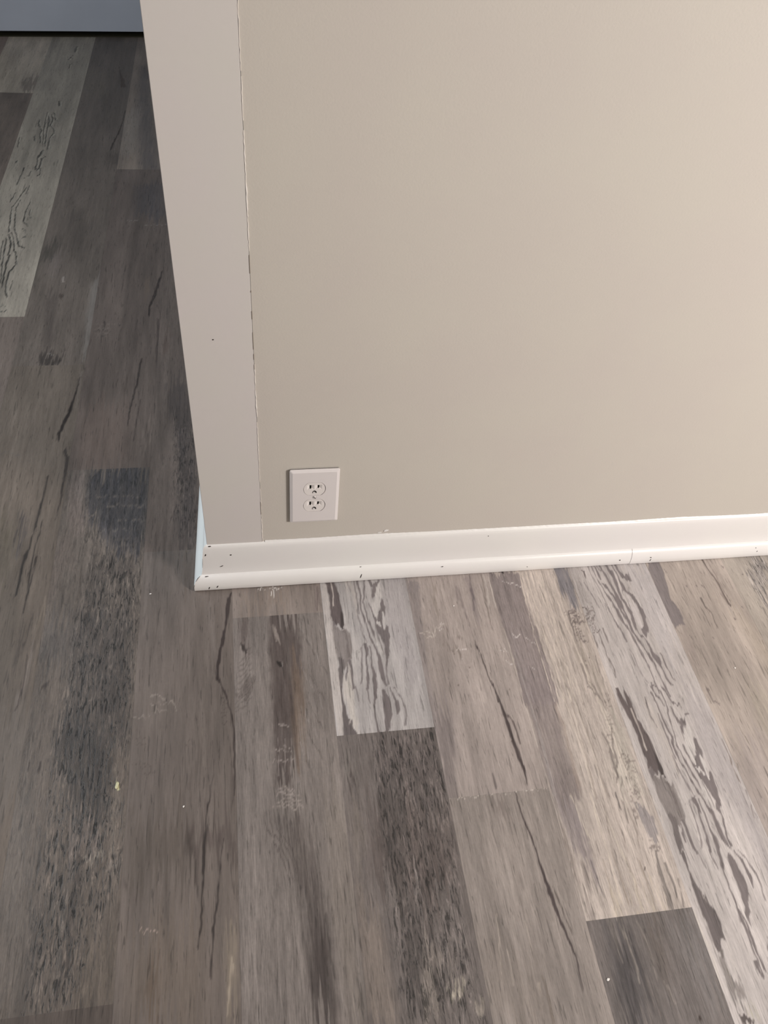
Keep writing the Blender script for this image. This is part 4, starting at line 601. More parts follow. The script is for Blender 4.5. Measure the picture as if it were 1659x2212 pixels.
],["s",[0.287,0.2377,0.1974],0.69,0.0016,1.0,[[0.603,-0.5519,0.00143],[0.6038,-0.5911,0.00143],[0.6046,-0.6207,0.00143]],0
],["s",[0.2966,0.2452,0.2032],0.69,0.0016,1.0,[[0.55,-0.5459,0.00142],[0.5498,-0.5738,0.00142],[0.5466,-0.6138,0.00142]],0
],["s",[0.1074,0.0801,0.0663],0.9199999999999999,0.002,1.0,[[0.6073,-0.5673,0.00268],[0.609,-0.5689,0.00268]],0
],["s",[0.2388,0.2096,0.1883],0.69,0.002,1.0,[[0.5437,-0.6265,0.00185],[0.5478,-0.6398,0.00218],[0.5507,-0.6641,0.00251],[0.5506,-0.6921,0.00251
],[0.5483,-0.7061,0.00151]],0],["s",[0.2401,0.2101,0.1889],0.69,0.002,1.0,[[0.5507,-0.6273,0.00153],[0.5501,-0.6578,0.00153
],[0.5497,-0.6751,0.00119]],0],["s",[0.2352,0.2062,0.1855],0.69,0.002,1.0,[[0.5703,-0.6297,0.00119],[0.5763,-0.661,0.00119
],[0.5737,-0.7093,0.00102]],0],["s",[0.229,0.2012,0.1807],0.69,0.002,1.0,[[0.6348,-0.6348,0.00154],[0.6361,-0.6607,0.00121
],[0.6357,-0.6966,0.00154]],0],["s",[0.2305,0.202,0.1813],0.69,0.002,1.0,[[0.5818,-0.7103,0.00148],[0.5882,-0.7298,0.00148]],0
],["s",[0.2416,0.2117,0.1901],0.69,0.002,1.0,[[0.5345,-0.628,0.00185],[0.5336,-0.6558,0.00135],[0.5336,-0.6804,0.00102]],0
],["s",[0.0334,0.0196,0.0159],1,0.002,1.0,[[0.6123,-0.7557,0.00336],[0.6131,-0.7571,0.00336]],0
],["s",[0.0573,0.0421,0.0418],1,0.0016,1.0,[[0.4449,-0.1645,0.00095],[0.4467,-0.1788,0.00195],[0.4503,-0.1959,0.0018],[0.4511,-0.2139,0.00209
],[0.4536,-0.2344,0.00195],[0.4555,-0.2571,0.00195],[0.4586,-0.2743,0.00209],[0.4587,-0.2885,0.00209]],0
],["s",[0.1106,0.0891,0.0949],0.7,0.003,1.0,[[0.4662,-0.0246,0.00383],[0.4618,-0.0515,0.00332],[0.4607,-0.0687,0.00383],[0.4586,-0.0902,0.00255
],[0.4569,-0.1098,0.00102]],0],["s",[0.2026,0.1677,0.1468],0.9199999999999999,0.0016,1.0,[[0.4878,-0.023,0.00163],[0.4852,-0.0692,0.00163
],[0.4813,-0.1088,0.00147],[0.4801,-0.1415,0.00102]],0],["s",[0.5687,0.5164,0.4743],0.5,0.003,1.0,[[0.4913,-0.0249,0.00206],[0.4905,-0.0633,0.00283
],[0.4853,-0.097,0.00129]],0],["s",[0.5668,0.5141,0.4736],0.8049999999999999,0.0015,1.0,[[0.5014,-0.0273,0.00103],[0.4993,-0.0703,0.00134
],[0.4979,-0.0981,0.00087]],0],["s",[0.1407,0.1113,0.1031],0.9199999999999999,0.002,1.0,[[0.4021,-0.1874,0.00254],[0.4033,-0.1886,0.00254]],0
],["s",[0.1392,0.1099,0.1017],0.9199999999999999,0.002,1.0,[[0.4231,-0.2134,0.00252],[0.4243,-0.2146,0.00252]],0
],["s",[0.0614,0.0459,0.0394],0.9199999999999999,0.002,1.0,[[0.5291,-0.0065,0.00281],[0.5303,-0.0079,0.00281]],0
],["s",[0.1348,0.1065,0.099],0.9199999999999999,0.002,1.0,[[0.4823,-0.2649,0.00248],[0.4834,-0.2661,0.00248]],0
],["s",[0.1388,0.1094,0.101],0.9199999999999999,0.002,1.0,[[0.3989,-0.2505,0.00246],[0.4001,-0.2516,0.00246]],0
],["s",[0.0218,0.0148,0.0138],1,0.0015,1.0,[[0.523,-0.0205,0.00185],[0.5295,-0.0214,0.00501],[0.5377,-0.0207,0.00153]],0
],["p",[0.2323,0.1996,0.1964],0.65,0.003,1.0,[[0.3466,-0.0277],[0.369,-0.0295],[0.3609,-0.1125],[0.3548,-0.2027],[0.3528,-0.2658],[0.3475,-0.3249
],[0.3439,-0.3245],[0.3418,-0.2336],[0.3433,-0.1227]],0],["s",[0.5107,0.4436,0.4034],0.69,0.0012,1.0,[[0.3522,-0.1398,0.00211],[0.3642,-0.15,0.00211
],[0.3805,-0.1469,0.00211]],0],["s",[0.5117,0.4456,0.405],0.69,0.0012,1.0,[[0.3627,-0.1361,0.00211],[0.377,-0.1442,0.00211]],0
],["s",[0.511,0.446,0.4065],0.69,0.0012,1.0,[[0.3822,-0.1378,0.00213],[0.398,-0.1275,0.00213]],0
],["s",[0.5079,0.4435,0.4034],0.69,0.0012,1.0,[[0.3719,-0.1507,0.00211],[0.3822,-0.1378,0.00211]],0
],["s",[0.0681,0.0517,0.0515],1,0.002,1.0,[[0.4644,-0.3545,0.00372],[0.4677,-0.3782,0.00416],[0.471,-0.4015,0.00459],[0.4697,-0.4274,0.00241]],0
],["s",[0.1349,0.1111,0.1075],0.8049999999999999,0.002,1.0,[[0.4208,-0.4037,0.00278],[0.422,-0.4296,0.00278]],0
],["s",[0.5262,0.4665,0.4266],1,0.001,1.0,[[0.3598,-0.4356,0.00127],[0.3954,-0.4358,0.00127],[0.4385,-0.4358,0.00127],[0.4987,-0.4353,0.00127]],0
],["s",[0.0566,0.0418,0.0416],1,0.0016,1.0,[[0.4478,-0.4375,0.00164],[0.4483,-0.4663,0.00222],[0.4539,-0.4949,0.00251],[0.4573,-0.5296,0.0028
],[0.4589,-0.5606,0.00367],[0.4616,-0.5861,0.00599],[0.4648,-0.6176,0.00338],[0.4686,-0.6375,0.0028],[0.4718,-0.6506,0.00222],[0.473,-0.6777,0.00193
],[0.4714,-0.7055,0.00135]],0],["s",[0.0956,0.0763,0.0694],0.9199999999999999,0.0016,1.0,[[0.4665,-0.5776,0.00134],[0.4721,-0.6008,0.00219
],[0.4742,-0.6187,0.00191],[0.4766,-0.6427,0.00134]],0],["s",[0.1241,0.093,0.0698],0.6,0.003,1.0,[[0.4218,-0.6854,0.00177],[0.4237,-0.7112,0.00266
],[0.4228,-0.7381,0.00177]],0],["s",[0.4422,0.3815,0.334],0.575,0.0015,1.0,[[0.3804,-0.5989,0.00156],[0.3732,-0.649,0.00156
],[0.3707,-0.6691,0.00156]],0],["s",[0.435,0.3762,0.3303],0.575,0.0015,1.0,[[0.3845,-0.6504,0.00154],[0.3814,-0.6903,0.00154]],0
],["s",[0.4329,0.3736,0.3278],0.575,0.0015,1.0,[[0.4169,-0.6163,0.00158],[0.4163,-0.6543,0.00158]],0
],["s",[0.4535,0.3873,0.3325],0.575,0.0015,1.0,[[0.4157,-0.6906,0.00152],[0.4139,-0.7138,0.00152]],0
],["s",[0.5539,0.4835,0.414],0.69,0.0016,1.0,[[0.5321,-0.4518,0.00207],[0.537,-0.4965,0.00207],[0.541,-0.517,0.00207]],0
],["s",[0.5422,0.4735,0.4051],0.69,0.0016,1.0,[[0.5625,-0.4498,0.00202],[0.5603,-0.5605,0.00202],[0.5572,-0.6064,0.00202]],0
],["s",[0.5365,0.4697,0.4025],0.69,0.0016,1.0,[[0.576,-0.4828,0.002],[0.5852,-0.5775,0.002],[0.5854,-0.6187,0.002]],0
],["p",[0.3463,0.3076,0.2557],0.8,0.003,1.0,[[0.2934,-0.6821],[0.3067,-0.6774],[0.3206,-0.6801],[0.3188,-0.6888],[0.298,-0.6898]],0
],["p",[0.2659,0.232,0.2009],0.7,0.003,1.0,[[0.3277,-0.6953],[0.3405,-0.6933],[0.3394,-0.7073],[0.3274,-0.7058]],0
],["s",[0.1158,0.0886,0.0837],0.9199999999999999,0.002,1.0,[[0.1869,-0.0285,0.00189],[0.1814,-0.0826,0.00222]],0
],["s",[0.0269,0.02,0.0187],0.9,0.003,1.0,[[0.0505,-0.1447,0.0072],[0.0553,-0.1543,0.00565]],0
],["s",[0.0178,0.0138,0.0128],1,0.0015,1.0,[[0.1088,-0.1749,0.00514],[0.1125,-0.1821,0.00576]],0
],["s",[0.2472,0.2168,0.2022],0.9199999999999999,0.001,1.0,[[0.1138,-0.1777,0.00176],[0.1149,-0.1853,0.00176]],0
],["s",[0.2445,0.2078,0.187],0.8049999999999999,0.002,1.0,[[0.1028,-0.1053,0.00338],[0.1083,-0.128,0.00779],[0.1126,-0.144,0.00275]],0
],["s",[0.0857,0.0683,0.0629],0.575,0.0013,1.0,[[0.0371,-0.2345,0.00141],[0.0485,-0.2214,0.00201],[0.059,-0.2022,0.00141]],0
],["s",[0.0856,0.0683,0.0628],0.575,0.0013,1.0,[[0.0395,-0.2358,0.00141],[0.051,-0.2216,0.00201],[0.061,-0.2024,0.00141]],0
],["s",[0.0855,0.0682,0.0628],0.575,0.0013,1.0,[[0.0419,-0.2372,0.00141],[0.0534,-0.2219,0.00201],[0.063,-0.2026,0.00141]],0
],["s",[0.0855,0.0682,0.0628],0.575,0.0013,1.0,[[0.0444,-0.2385,0.00141],[0.0559,-0.2221,0.00201],[0.065,-0.2028,0.00141]],0
],["s",[0.0854,0.0681,0.0628],0.575,0.0013,1.0,[[0.0468,-0.2399,0.00141],[0.0584,-0.2223,0.00201],[0.067,-0.203,0.00141]],0
],["s",[0.0852,0.0681,0.0627],0.575,0.0013,1.0,[[0.0492,-0.2412,0.00141],[0.0608,-0.2226,0.00201],[0.069,-0.2032,0.00141]],0
],["s",[0.0851,0.068,0.0628],0.575,0.0013,1.0,[[0.0516,-0.2426,0.00141],[0.0633,-0.2228,0.00201],[0.071,-0.2033,0.00141]],0
],["s",[0.0943,0.0758,0.0702],0.5175,0.0014,1.0,[[0.0353,-0.2647,0.00139],[0.0475,-0.2577,0.00227],[0.0628,-0.2369,0.00139]],0
],["s",[0.0939,0.0756,0.0699],0.5175,0.0014,1.0,[[0.0362,-0.2549,0.0014],[0.0478,-0.2478,0.00228],[0.0632,-0.2268,0.0014]],0
],["s",[0.0938,0.0755,0.0698],0.5175,0.0014,1.0,[[0.0371,-0.2451,0.0014],[0.0481,-0.2378,0.00229],[0.0635,-0.2165,0.0014]],0
],["s",[0.0937,0.0754,0.0698],0.5175,0.0014,1.0,[[0.0381,-0.2351,0.00141],[0.0483,-0.2276,0.0023],[0.0639,-0.2062,0.00141]],0
],["s",[0.0934,0.075,0.0694],0.5175,0.0014,1.0,[[0.039,-0.2251,0.00142],[0.0486,-0.2174,0.00231],[0.0642,-0.1957,0.00142]],0
],["s",[0.0933,0.075,0.0694],0.5175,0.0014,1.0,[[0.04,-0.2149,0.00142],[0.0489,-0.2071,0.00233],[0.0646,-0.1851,0.00142]],0
],["s",[0.0935,0.075,0.0694],0.5175,0.0014,1.0,[[0.0409,-0.2046,0.00143],[0.0491,-0.1967,0.00234],[0.0649,-0.1745,0.00143]],0
],["s",[0.0936,0.0752,0.0695],0.5175,0.0014,1.0,[[0.0419,-0.1942,0.00144],[0.0494,-0.1861,0.00235],[0.0653,-0.1637,0.00144]],0
],["s",[0.0936,0.0753,0.0695],0.5175,0.0014,1.0,[[0.0429,-0.1837,0.00145],[0.0497,-0.1755,0.00236],[0.0656,-0.1528,0.00145]],0
],["s",[0.0928,0.0748,0.0692],0.5175,0.0014,1.0,[[0.0439,-0.1731,0.00145],[0.05,-0.1647,0.00238],[0.066,-0.1417,0.00145]],0
],["s",[0.0981,0.0804,0.0754],0.69,0.0013,1.0,[[0.1554,-0.1321,0.00149],[0.1618,-0.1515,0.00181]],0
],["s",[0.098,0.0806,0.0754],0.69,0.0013,1.0,[[0.1636,-0.1517,0.00148],[0.1699,-0.1707,0.0018]],0
],["s",[0.0986,0.0809,0.0757],0.69,0.0013,1.0,[[0.1717,-0.1708,0.00147],[0.1779,-0.1896,0.00178]],0
],["s",[0.0984,0.0807,0.0758],0.69,0.0013,1.0,[[0.1796,-0.1897,0.00146],[0.1857,-0.2081,0.00177]],0
],["s",[0.099,0.0812,0.0762],0.69,0.0013,1.0,[[0.157,-0.2055,0.00144],[0.1631,-0.2236,0.00175]],0
],["s",[0.0988,0.081,0.0759],0.69,0.0013,1.0,[[0.1649,-0.2237,0.00143],[0.1709,-0.2415,0.00174]],0
],["s",[0.0983,0.0807,0.0757],0.69,0.0013,1.0,[[0.1727,-0.2417,0.00142],[0.1786,-0.2592,0.00172]],0
],["s",[0.099,0.0812,0.0762],0.69,0.0013,1.0,[[0.1507,-0.2565,0.00141],[0.1567,-0.2738,0.0017]],0
],["s",[0.0988,0.0812,0.0762],0.69,0.0013,1.0,[[0.1584,-0.2739,0.0014],[0.1644,-0.2909,0.00169]],0
],["s",[0.0985,0.0809,0.076],0.69,0.0013,1.0,[[0.1661,-0.2911,0.00139],[0.1719,-0.3078,0.00168]],0
],["s",[0.0992,0.0813,0.0762],0.69,0.0013,1.0,[[0.1447,-0.3051,0.00137],[0.1506,-0.3215,0.00166]],0
],["s",[0.099,0.0813,0.0763],0.69,0.0013,1.0,[[0.1523,-0.3216,0.00136],[0.1581,-0.3378,0.00165]],0
],["s",[0.099,0.0811,0.0761],0.69,0.0013,1.0,[[0.1598,-0.338,0.00135],[0.1655,-0.3539,0.00164]],0
],["s",[0.0992,0.0813,0.0763],0.69,0.0013,1.0,[[0.139,-0.3512,0.00134],[0.1448,-0.3669,0.00162]],0
],["s",[0.2638,0.233,0.2183],0.575,0.0013,1.0,[[0.1472,-0.0994,0.00151],[0.1532,-0.1256,0.00183]],0
],["s",[0.2646,0.2347,0.2208],0.575,0.0013,1.0,[[0.1589,-0.1309,0.00149],[0.1648,-0.1564,0.00181]],0
],["s",[0.2656,0.2353,0.221],0.575,0.0013,1.0,[[0.1704,-0.1615,0.00148],[0.1761,-0.1864,0.00179]],0
],["s",[0.2678,0.2367,0.2219],0.575,0.0013,1.0,[[0.1457,-0.1881,0.00145],[0.1516,-0.2123,0.00176]],0
],["s",[0.2675,0.2369,0.2227],0.575,0.0013,1.0,[[0.157,-0.2172,0.00143],[0.1627,-0.2408,0.00174]],0
],["s",[0.2658,0.2357,0.222],0.575,0.0013,1.0,[[0.1681,-0.2455,0.00142],[0.1735,-0.2685,0.00172]],0
],["s",[0.2684,0.2378,0.2232],0.575,0.0013,1.0,[[0.1444,-0.2698,0.00139],[0.1501,-0.2922,0.00169]],0
],["s",[0.2675,0.2367,0.2228],0.575,0.0013,1.0,[[0.1553,-0.2967,0.00138],[0.1608,-0.3186,0.00167]],0
],["s",[0.2682,0.2376,0.2237],0.575,0.0013,1.0,[[0.1325,-0.3197,0.00136],[0.1381,-0.3409,0.00164]],0
],["s",[0.2682,0.2373,0.2232],0.575,0.0013,1.0,[[0.1432,-0.3453,0.00134],[0.1486,-0.366,0.00162]],0
],["s",[0.2713,0.2325,0.2177],0.8624999999999999,0.0012,1.0,[[0.0961,-0.3336,0.00192],[0.1073,-0.3339,0.00192],[0.1185,-0.3359,0.00192]],0
],["s",[0.2714,0.2323,0.2177],0.8624999999999999,0.0012,1.0,[[0.0894,-0.3491,0.0019],[0.1058,-0.3501,0.0019],[0.1221,-0.3525,0.0019]],0
],["s",[0.2717,0.2326,0.2175],0.8624999999999999,0.0012,1.0,[[0.1019,-0.2915,0.00196],[0.1104,-0.2915,0.00196],[0.1188,-0.2931,0.00196]],0
],["s",[0.271,0.2323,0.2174],0.8624999999999999,0.0012,1.0,[[0.0962,-0.396,0.00185],[0.1088,-0.3966,0.00185],[0.1213,-0.3987,0.00185]],0
],["s",[0.2708,0.2322,0.2177],0.8624999999999999,0.0012,1.0,[[0.0936,-0.4029,0.00185],[0.1061,-0.4035,0.00185],[0.1185,-0.4056,0.00185]],0
],["s",[0.2711,0.2323,0.2171],0.8624999999999999,0.0012,1.0,[[0.1037,-0.3251,0.00192],[0.1073,-0.3247,0.00192],[0.1108,-0.3258,0.00192]],0
],["s",[0.2492,0.2121,0.1979],0.69,0.0012,1.0,[[0.1006,-0.3165,0.00134],[0.1005,-0.3345,0.00134],[0.0975,-0.3719,0.00134]],0
],["s",[0.249,0.212,0.1978],0.69,0.0012,1.0,[[0.1101,-0.3174,0.00134],[0.1099,-0.3355,0.00134],[0.1068,-0.3728,0.00134]],0
],["s",[0.2487,0.2118,0.1975],0.69,0.0012,1.0,[[0.1196,-0.3184,0.00134],[0.1194,-0.3365,0.00134],[0.116,-0.3738,0.00134]],0
],["s",[0.2789,0.2396,0.2176],0.9199999999999999,0.0012,1.0,[[0.101,-0.3926,0.00213],[0.1067,-0.3927,0.00213],[0.1124,-0.3943,0.00213]],0
],["s",[0.2786,0.2394,0.2176],0.9199999999999999,0.0012,1.0,[[0.0959,-0.4012,0.00212],[0.1073,-0.4019,0.00212],[0.1186,-0.404,0.00212]],0
],["s",[0.2784,0.239,0.2174],0.9199999999999999,0.0012,1.0,[[0.1023,-0.409,0.00212],[0.1137,-0.4097,0.00212],[0.1249,-0.4118,0.00212]],0
],["s",[0.2782,0.2388,0.2174],0.9199999999999999,0.0012,1.0,[[0.0929,-0.415,0.00211],[0.111,-0.4165,0.00211],[0.129,-0.4194,0.00211]],0
],["s",[0.2775,0.2385,0.2168],0.9199999999999999,0.0012,1.0,[[0.0881,-0.4204,0.0021],[0.1095,-0.4222,0.0021],[0.1308,-0.4254,0.0021]],0
],["s",[0.0807,0.0646,0.0598],0.69,0.0014,1.0,[[0.0744,-0.4247,0.00125],[0.0776,-0.4524,0.00177],[0.0915,-0.4826,0.00177],[0.1041,-0.5245,0.00125]],0
],["s",[0.0808,0.0645,0.0598],0.69,0.0014,1.0,[[0.0811,-0.4254,0.00125],[0.0842,-0.4531,0.00177],[0.098,-0.4834,0.00177],[0.1105,-0.5252,0.00125]],0
],["s",[0.0807,0.0645,0.0598],0.69,0.0014,1.0,[[0.0878,-0.4261,0.00125],[0.0908,-0.4538,0.00178],[0.1045,-0.4841,0.00178],[0.1168,-0.5259,0.00125]],0
],["s",[0.0803,0.0643,0.0596],0.69,0.0014,1.0,[[0.0934,-0.4267,0.00125],[0.0963,-0.4544,0.00178],[0.1099,-0.4847,0.00178],[0.1221,-0.5265,0.00125]],0
],["s",[0.037,0.029,0.0279],0.7,0.003,1.0,[[0.1493,-0.5703,0.00165],[0.1511,-0.6056,0.00247],[0.1515,-0.6338,0.00123]],0
],["s",[0.0409,0.0296,0.0279],1,0.002,1.0,[[0.0336,-0.0299,0.00396],[0.0278,-0.0597,0.0052],[0.0239,-0.0952,0.00458],[0.0197,-0.1233,0.00551
],[0.0143,-0.1506,0.00645],[0.0103,-0.1742,0.00707],[0.0101,-0.2006,0.00334]],0],["s",[0.0462,0.0341,0.0314],1,0.0018,1.0,[[0.0101,-0.2006,0.00279
],[0.0186,-0.2214,0.0025],[0.0233,-0.2387,0.0025],[0.0302,-0.2642,0.0025],[0.0333,-0.2887,0.00222],[0.0337,-0.3278,0.0025],[0.0341,-0.3653,0.00222
],[0.0323,-0.3988,0.00193]],0],["s",[0.0869,0.069,0.0633],0.9199999999999999,0.0016,1.0,[[0.0012,-0.3091,0.00131],[0.0033,-0.3621,0.00158
],[-0.0024,-0.3951,0.00186]],0],["s",[0.0718,0.0558,0.0508],0.69,0.001,1.0,[[0.0148,-0.2323,0.00125],[0.0196,-0.2362,0.00125
],[0.0238,-0.2332,0.00125]],0],["s",[0.0719,0.0557,0.0507],0.69,0.001,1.0,[[0.0147,-0.2396,0.00124],[0.0196,-0.2434,0.00124
],[0.0237,-0.2405,0.00124]],0],["s",[0.0717,0.0558,0.0506],0.69,0.001,1.0,[[0.0147,-0.2468,0.00124],[0.0195,-0.2506,0.00124
],[0.0236,-0.2477,0.00124]],0],["s",[0.0716,0.0557,0.0506],0.69,0.001,1.0,[[0.0146,-0.2539,0.00123],[0.0194,-0.2577,0.00123
],[0.0235,-0.2548,0.00123]],0],["s",[0.0716,0.0557,0.0506],0.69,0.001,1.0,[[0.0145,-0.261,0.00123],[0.0193,-0.2648,0.00123
],[0.0234,-0.2619,0.00123]],0],["s",[0.0716,0.0557,0.0508],0.69,0.001,1.0,[[0.0145,-0.2681,0.00123],[0.0192,-0.2718,0.00123
],[0.0233,-0.269,0.00123]],0],["s",[0.0716,0.0558,0.051],0.69,0.001,1.0,[[0.0144,-0.2751,0.00122],[0.0191,-0.2788,0.00122],[0.0232,-0.276,0.00122]],0
],["s",[0.2578,0.2205,0.1945],0.7474999999999999,0.0013,1.0,[[-0.0953,-0.2246,0.00196],[-0.0834,-0.2216,0.00196],[-0.0712,-0.2283,0.00196]],0
],["s",[0.2579,0.2208,0.1949],0.7474999999999999,0.0013,1.0,[[-0.0937,-0.2345,0.00195],[-0.0804,-0.2371,0.00195],[-0.059,-0.2336,0.00195]],0
],["s",[0.2573,0.2203,0.1947],0.7474999999999999,0.0013,1.0,[[-0.0893,-0.2526,0.00193],[-0.0851,-0.2394,0.00193],[-0.0868,-0.2555,0.00193]],0
],["s",[0.2573,0.2199,0.1936],0.7474999999999999,0.0013,1.0,[[-0.1198,-0.2537,0.00192],[-0.1078,-0.2588,0.00192],[-0.0939,-0.2548,0.00192]],0
],["s",[0.2568,0.2202,0.1947],0.7474999999999999,0.0013,1.0,[[-0.0873,-0.2433,0.00194],[-0.068,-0.2519,0.00194]],0
],["s",[0.2584,0.2219,0.197],0.7474999999999999,0.0013,1.0,[[-0.0614,-0.2334,0.00195],[-0.0538,-0.2506,0.00195]],0
],["s",[0.0587,0.0439,0.0389],0.8049999999999999,0.0015,1.0,[[-0.0876,-0.2364,0.00193],[-0.0881,-0.2527,0.00251]],0
],["s",[0.0874,0.0684,0.0587],0.69,0.0013,1.0,[[-0.113,-0.2912,0.0016],[-0.0943,-0.2956,0.0016]],0
],["s",[0.0872,0.0682,0.0585],0.69,0.0013,1.0,[[-0.1148,-0.3,0.00159],[-0.0961,-0.3057,0.00159]],0
],["s",[0.0872,0.0683,0.0589],0.69,0.0013,1.0,[[-0.1151,-0.3326,0.00157],[-0.0971,-0.332,0.00157]],0
],["s",[0.0876,0.0687,0.0592],0.69,0.0013,1.0,[[-0.1035,-0.3388,0.00157],[-0.0878,-0.3379,0.00157]],0
],["s",[0.0872,0.0686,0.0591],0.69,0.0013,1.0,[[-0.0961,-0.3517,0.00156],[-0.085,-0.3517,0.00156]],0
],["s",[0.087,0.0689,0.0596],0.69,0.0013,1.0,[[-0.0407,-0.3126,0.00161],[-0.0327,-0.3031,0.00161]],0
],["s",[0.1609,0.0389,0.0275],0.0,0.002,1.0,[[-0.0665,-0.1039,0.00301],[-0.0652,-0.104,0.00301]],0
],["s",[0.0341,0.0251,0.0227],1,0.0018,1.0,[[-0.0012,-0.3741,0.00146],[-0.0046,-0.4023,0.00172],[-0.0089,-0.4429,0.00197],[-0.0109,-0.482,0.00426
],[-0.0118,-0.5174,0.00299],[-0.0127,-0.5475,0.00222],[-0.0146,-0.5764,0.00197],[-0.0174,-0.5967,0.00146]],0
],["s",[0.0388,0.029,0.0266],1,0.0018,1.0,[[0.016,-0.4589,0.00117],[0.0102,-0.5012,0.00166],[0.0068,-0.5398,0.00215],[0.0025,-0.5784,0.0024
],[-0.0006,-0.6117,0.00215],[-0.0016,-0.635,0.00141]],0],["s",[0.4328,0.3619,0.2892],0.55,0.003,1.0,[[0.0261,-0.6149,0.00274],[0.0216,-0.645,0.00313
],[0.0193,-0.6707,0.00234]],0],["s",[0.4072,0.3155,0.2785],0.8049999999999999,0.0015,1.0,[[-0.0954,-0.5668,0.00138],[-0.0835,-0.5678,0.00138
],[-0.0696,-0.5689,0.00138]],0],["s",[0.1663,0.1345,0.1174],0.69,0.0015,1.0,[[-0.2202,0.2193,0.00222],[-0.1769,0.2188,0.00222
],[-0.1331,0.2136,0.00222]],0],["s",[0.1677,0.136,0.1185],0.69,0.0015,1.0,[[-0.2019,0.1933,0.0022],[-0.163,0.193,0.0022],[-0.1237,0.188,0.0022]],0
],["s",[0.1673,0.1362,0.119],0.69,0.0015,1.0,[[-0.1777,0.1563,0.00217],[-0.1513,0.1567,0.00217],[-0.1245,0.1526,0.00217]],0
],["s",[0.1322,0.1104,0.0982],0.69,0.0015,1.0,[[-0.2229,0.1342,0.00214],[-0.176,0.133,0.00214],[-0.1285,0.1274,0.00214]],0
],["s",[0.1253,0.1051,0.0938],0.69,0.0015,1.0,[[-0.2106,0.112,0.00213],[-0.1692,0.1111,0.00213],[-0.1273,0.1059,0.00213]],0
],["s",[0.1234,0.1038,0.0926],0.69,0.0015,1.0,[[-0.1937,0.0951,0.00211],[-0.1642,0.095,0.00211],[-0.1343,0.0907,0.00211]],0
],["s",[0.1775,0.1436,0.1231],0.69,0.002,1.0,[[-0.2262,0.1689,0.00408],[-0.2133,0.1717,0.00344]],0
],["s",[0.0375,0.0282,0.0245],0.9774999999999999,0.002,1.0,[[-0.3042,0.0808,0.00305],[-0.3079,0.0113,0.00305],[-0.3107,-0.0411,0.0018]],0
],["s",[0.0371,0.0279,0.0242],0.9774999999999999,0.002,1.0,[[-0.3256,0.0824,0.00276],[-0.3274,0.0402,0.00244],[-0.3267,-0.0006,0.0015]],0
],["s",[0.0588,0.043,0.0371],0.8049999999999999,0.002,1.0,[[-0.2911,-0.1292,0.00164],[-0.2909,-0.1978,0.00249],[-0.2954,-0.2299,0.00164]],0
],["s",[0.0427,0.0319,0.0293],0.75,0.003,1.0,[[-0.2536,-0.1789,0.00334],[-0.2618,-0.1978,0.00525]],0
],["s",[0.0353,0.0261,0.0238],0.8049999999999999,0.002,1.0,[[-0.2632,-0.315,0.00233],[-0.2627,-0.3273,0.00233]],0
],["s",[0.0355,0.0262,0.024],0.8049999999999999,0.002,1.0,[[-0.2461,-0.3118,0.00287],[-0.2499,-0.3334,0.00341]],0
],["s",[0.5331,0.4987,0.3053],1,0.0015,1.0,[[-0.1349,-0.3633,0.005],[-0.1326,-0.3707,0.00447]],0
],["s",[0.1381,0.1136,0.0982],0.69,0.002,1.0,[[-0.1935,-0.0208,0.00275],[-0.1621,-0.024,0.00275],[-0.1334,-0.025,0.00275]],0
],["p",[0.2224,0.1884,0.1591],0.85,0.0025,1.0,[[-0.1737,-0.4637],[-0.1618,-0.4587],[-0.1463,-0.4583],[-0.1448,-0.4691],[-0.1588,-0.4696]],0
],["p",[0.196,0.1652,0.1441],0.8,0.0025,1.0,[[-0.1404,-0.4801],[-0.1357,-0.4743],[-0.1253,-0.4755],[-0.1255,-0.488],[-0.1347,-0.488]],0
],["p",[0.1325,0.1119,0.0985],0.7,0.003,1.0,[[-0.2124,-0.4823],[-0.196,-0.4841],[-0.1969,-0.4942],[-0.2091,-0.4928]],0
],["p",[0.0307,0.0245,0.0229],0.75,0.003,1.0,[[-0.1851,-0.6002],[-0.1761,-0.5959],[-0.1732,-0.6052],[-0.1841,-0.6092],[-0.1865,-0.6367
],[-0.1887,-0.6499],[-0.1908,-0.6154]],0],["s",[0.0278,0.0202,0.0174],1,0.0022,1.0,[[-0.2821,0.583,0.00298],[-0.2846,0.5333,0.00458
],[-0.292,0.4621,0.00617],[-0.2996,0.4259,0.00697],[-0.3043,0.4039,0.00776],[-0.3029,0.3797,0.00378]],0
],["s",[0.1845,0.1497,0.1306],0.55,0.0022,1.0,[[-0.2795,0.6034,0.00389],[-0.2786,0.533,0.00389],[-0.2817,0.4756,0.00307]],0
],["s",[0.0419,0.0323,0.0286],0.935,0.0022,1.0,[[-0.287,0.3508,0.00645],[-0.279,0.3168,0.00719],[-0.2791,0.2681,0.00498],[-0.2801,0.229,0.0035
],[-0.2828,0.1619,0.00202]],0],["s",[0.0309,0.0242,0.0209],1,0.0022,1.0,[[-0.3101,0.278,0.00191],[-0.3123,0.2311,0.00296],[-0.3147,0.1787,0.004
],[-0.3184,0.1287,0.00365],[-0.3249,0.0676,0.00365],[-0.3276,-0.0061,0.00261]],0],["s",[0.033,0.0254,0.0219],1,0.002,1.0,[[-0.3046,0.1707,0.00174
],[-0.3103,0.0969,0.00204],[-0.311,0.0467,0.00235],[-0.3099,-0.0137,0.00174]],0],["s",[0.0418,0.0314,0.0274],1,0.0022,1.0,[[-0.1535,0.6514,0.0031
],[-0.1595,0.5576,0.00393],[-0.1652,0.4986,0.00352],[-0.1689,0.4607,0.0031],[-0.1708,0.4192,0.00227]],0
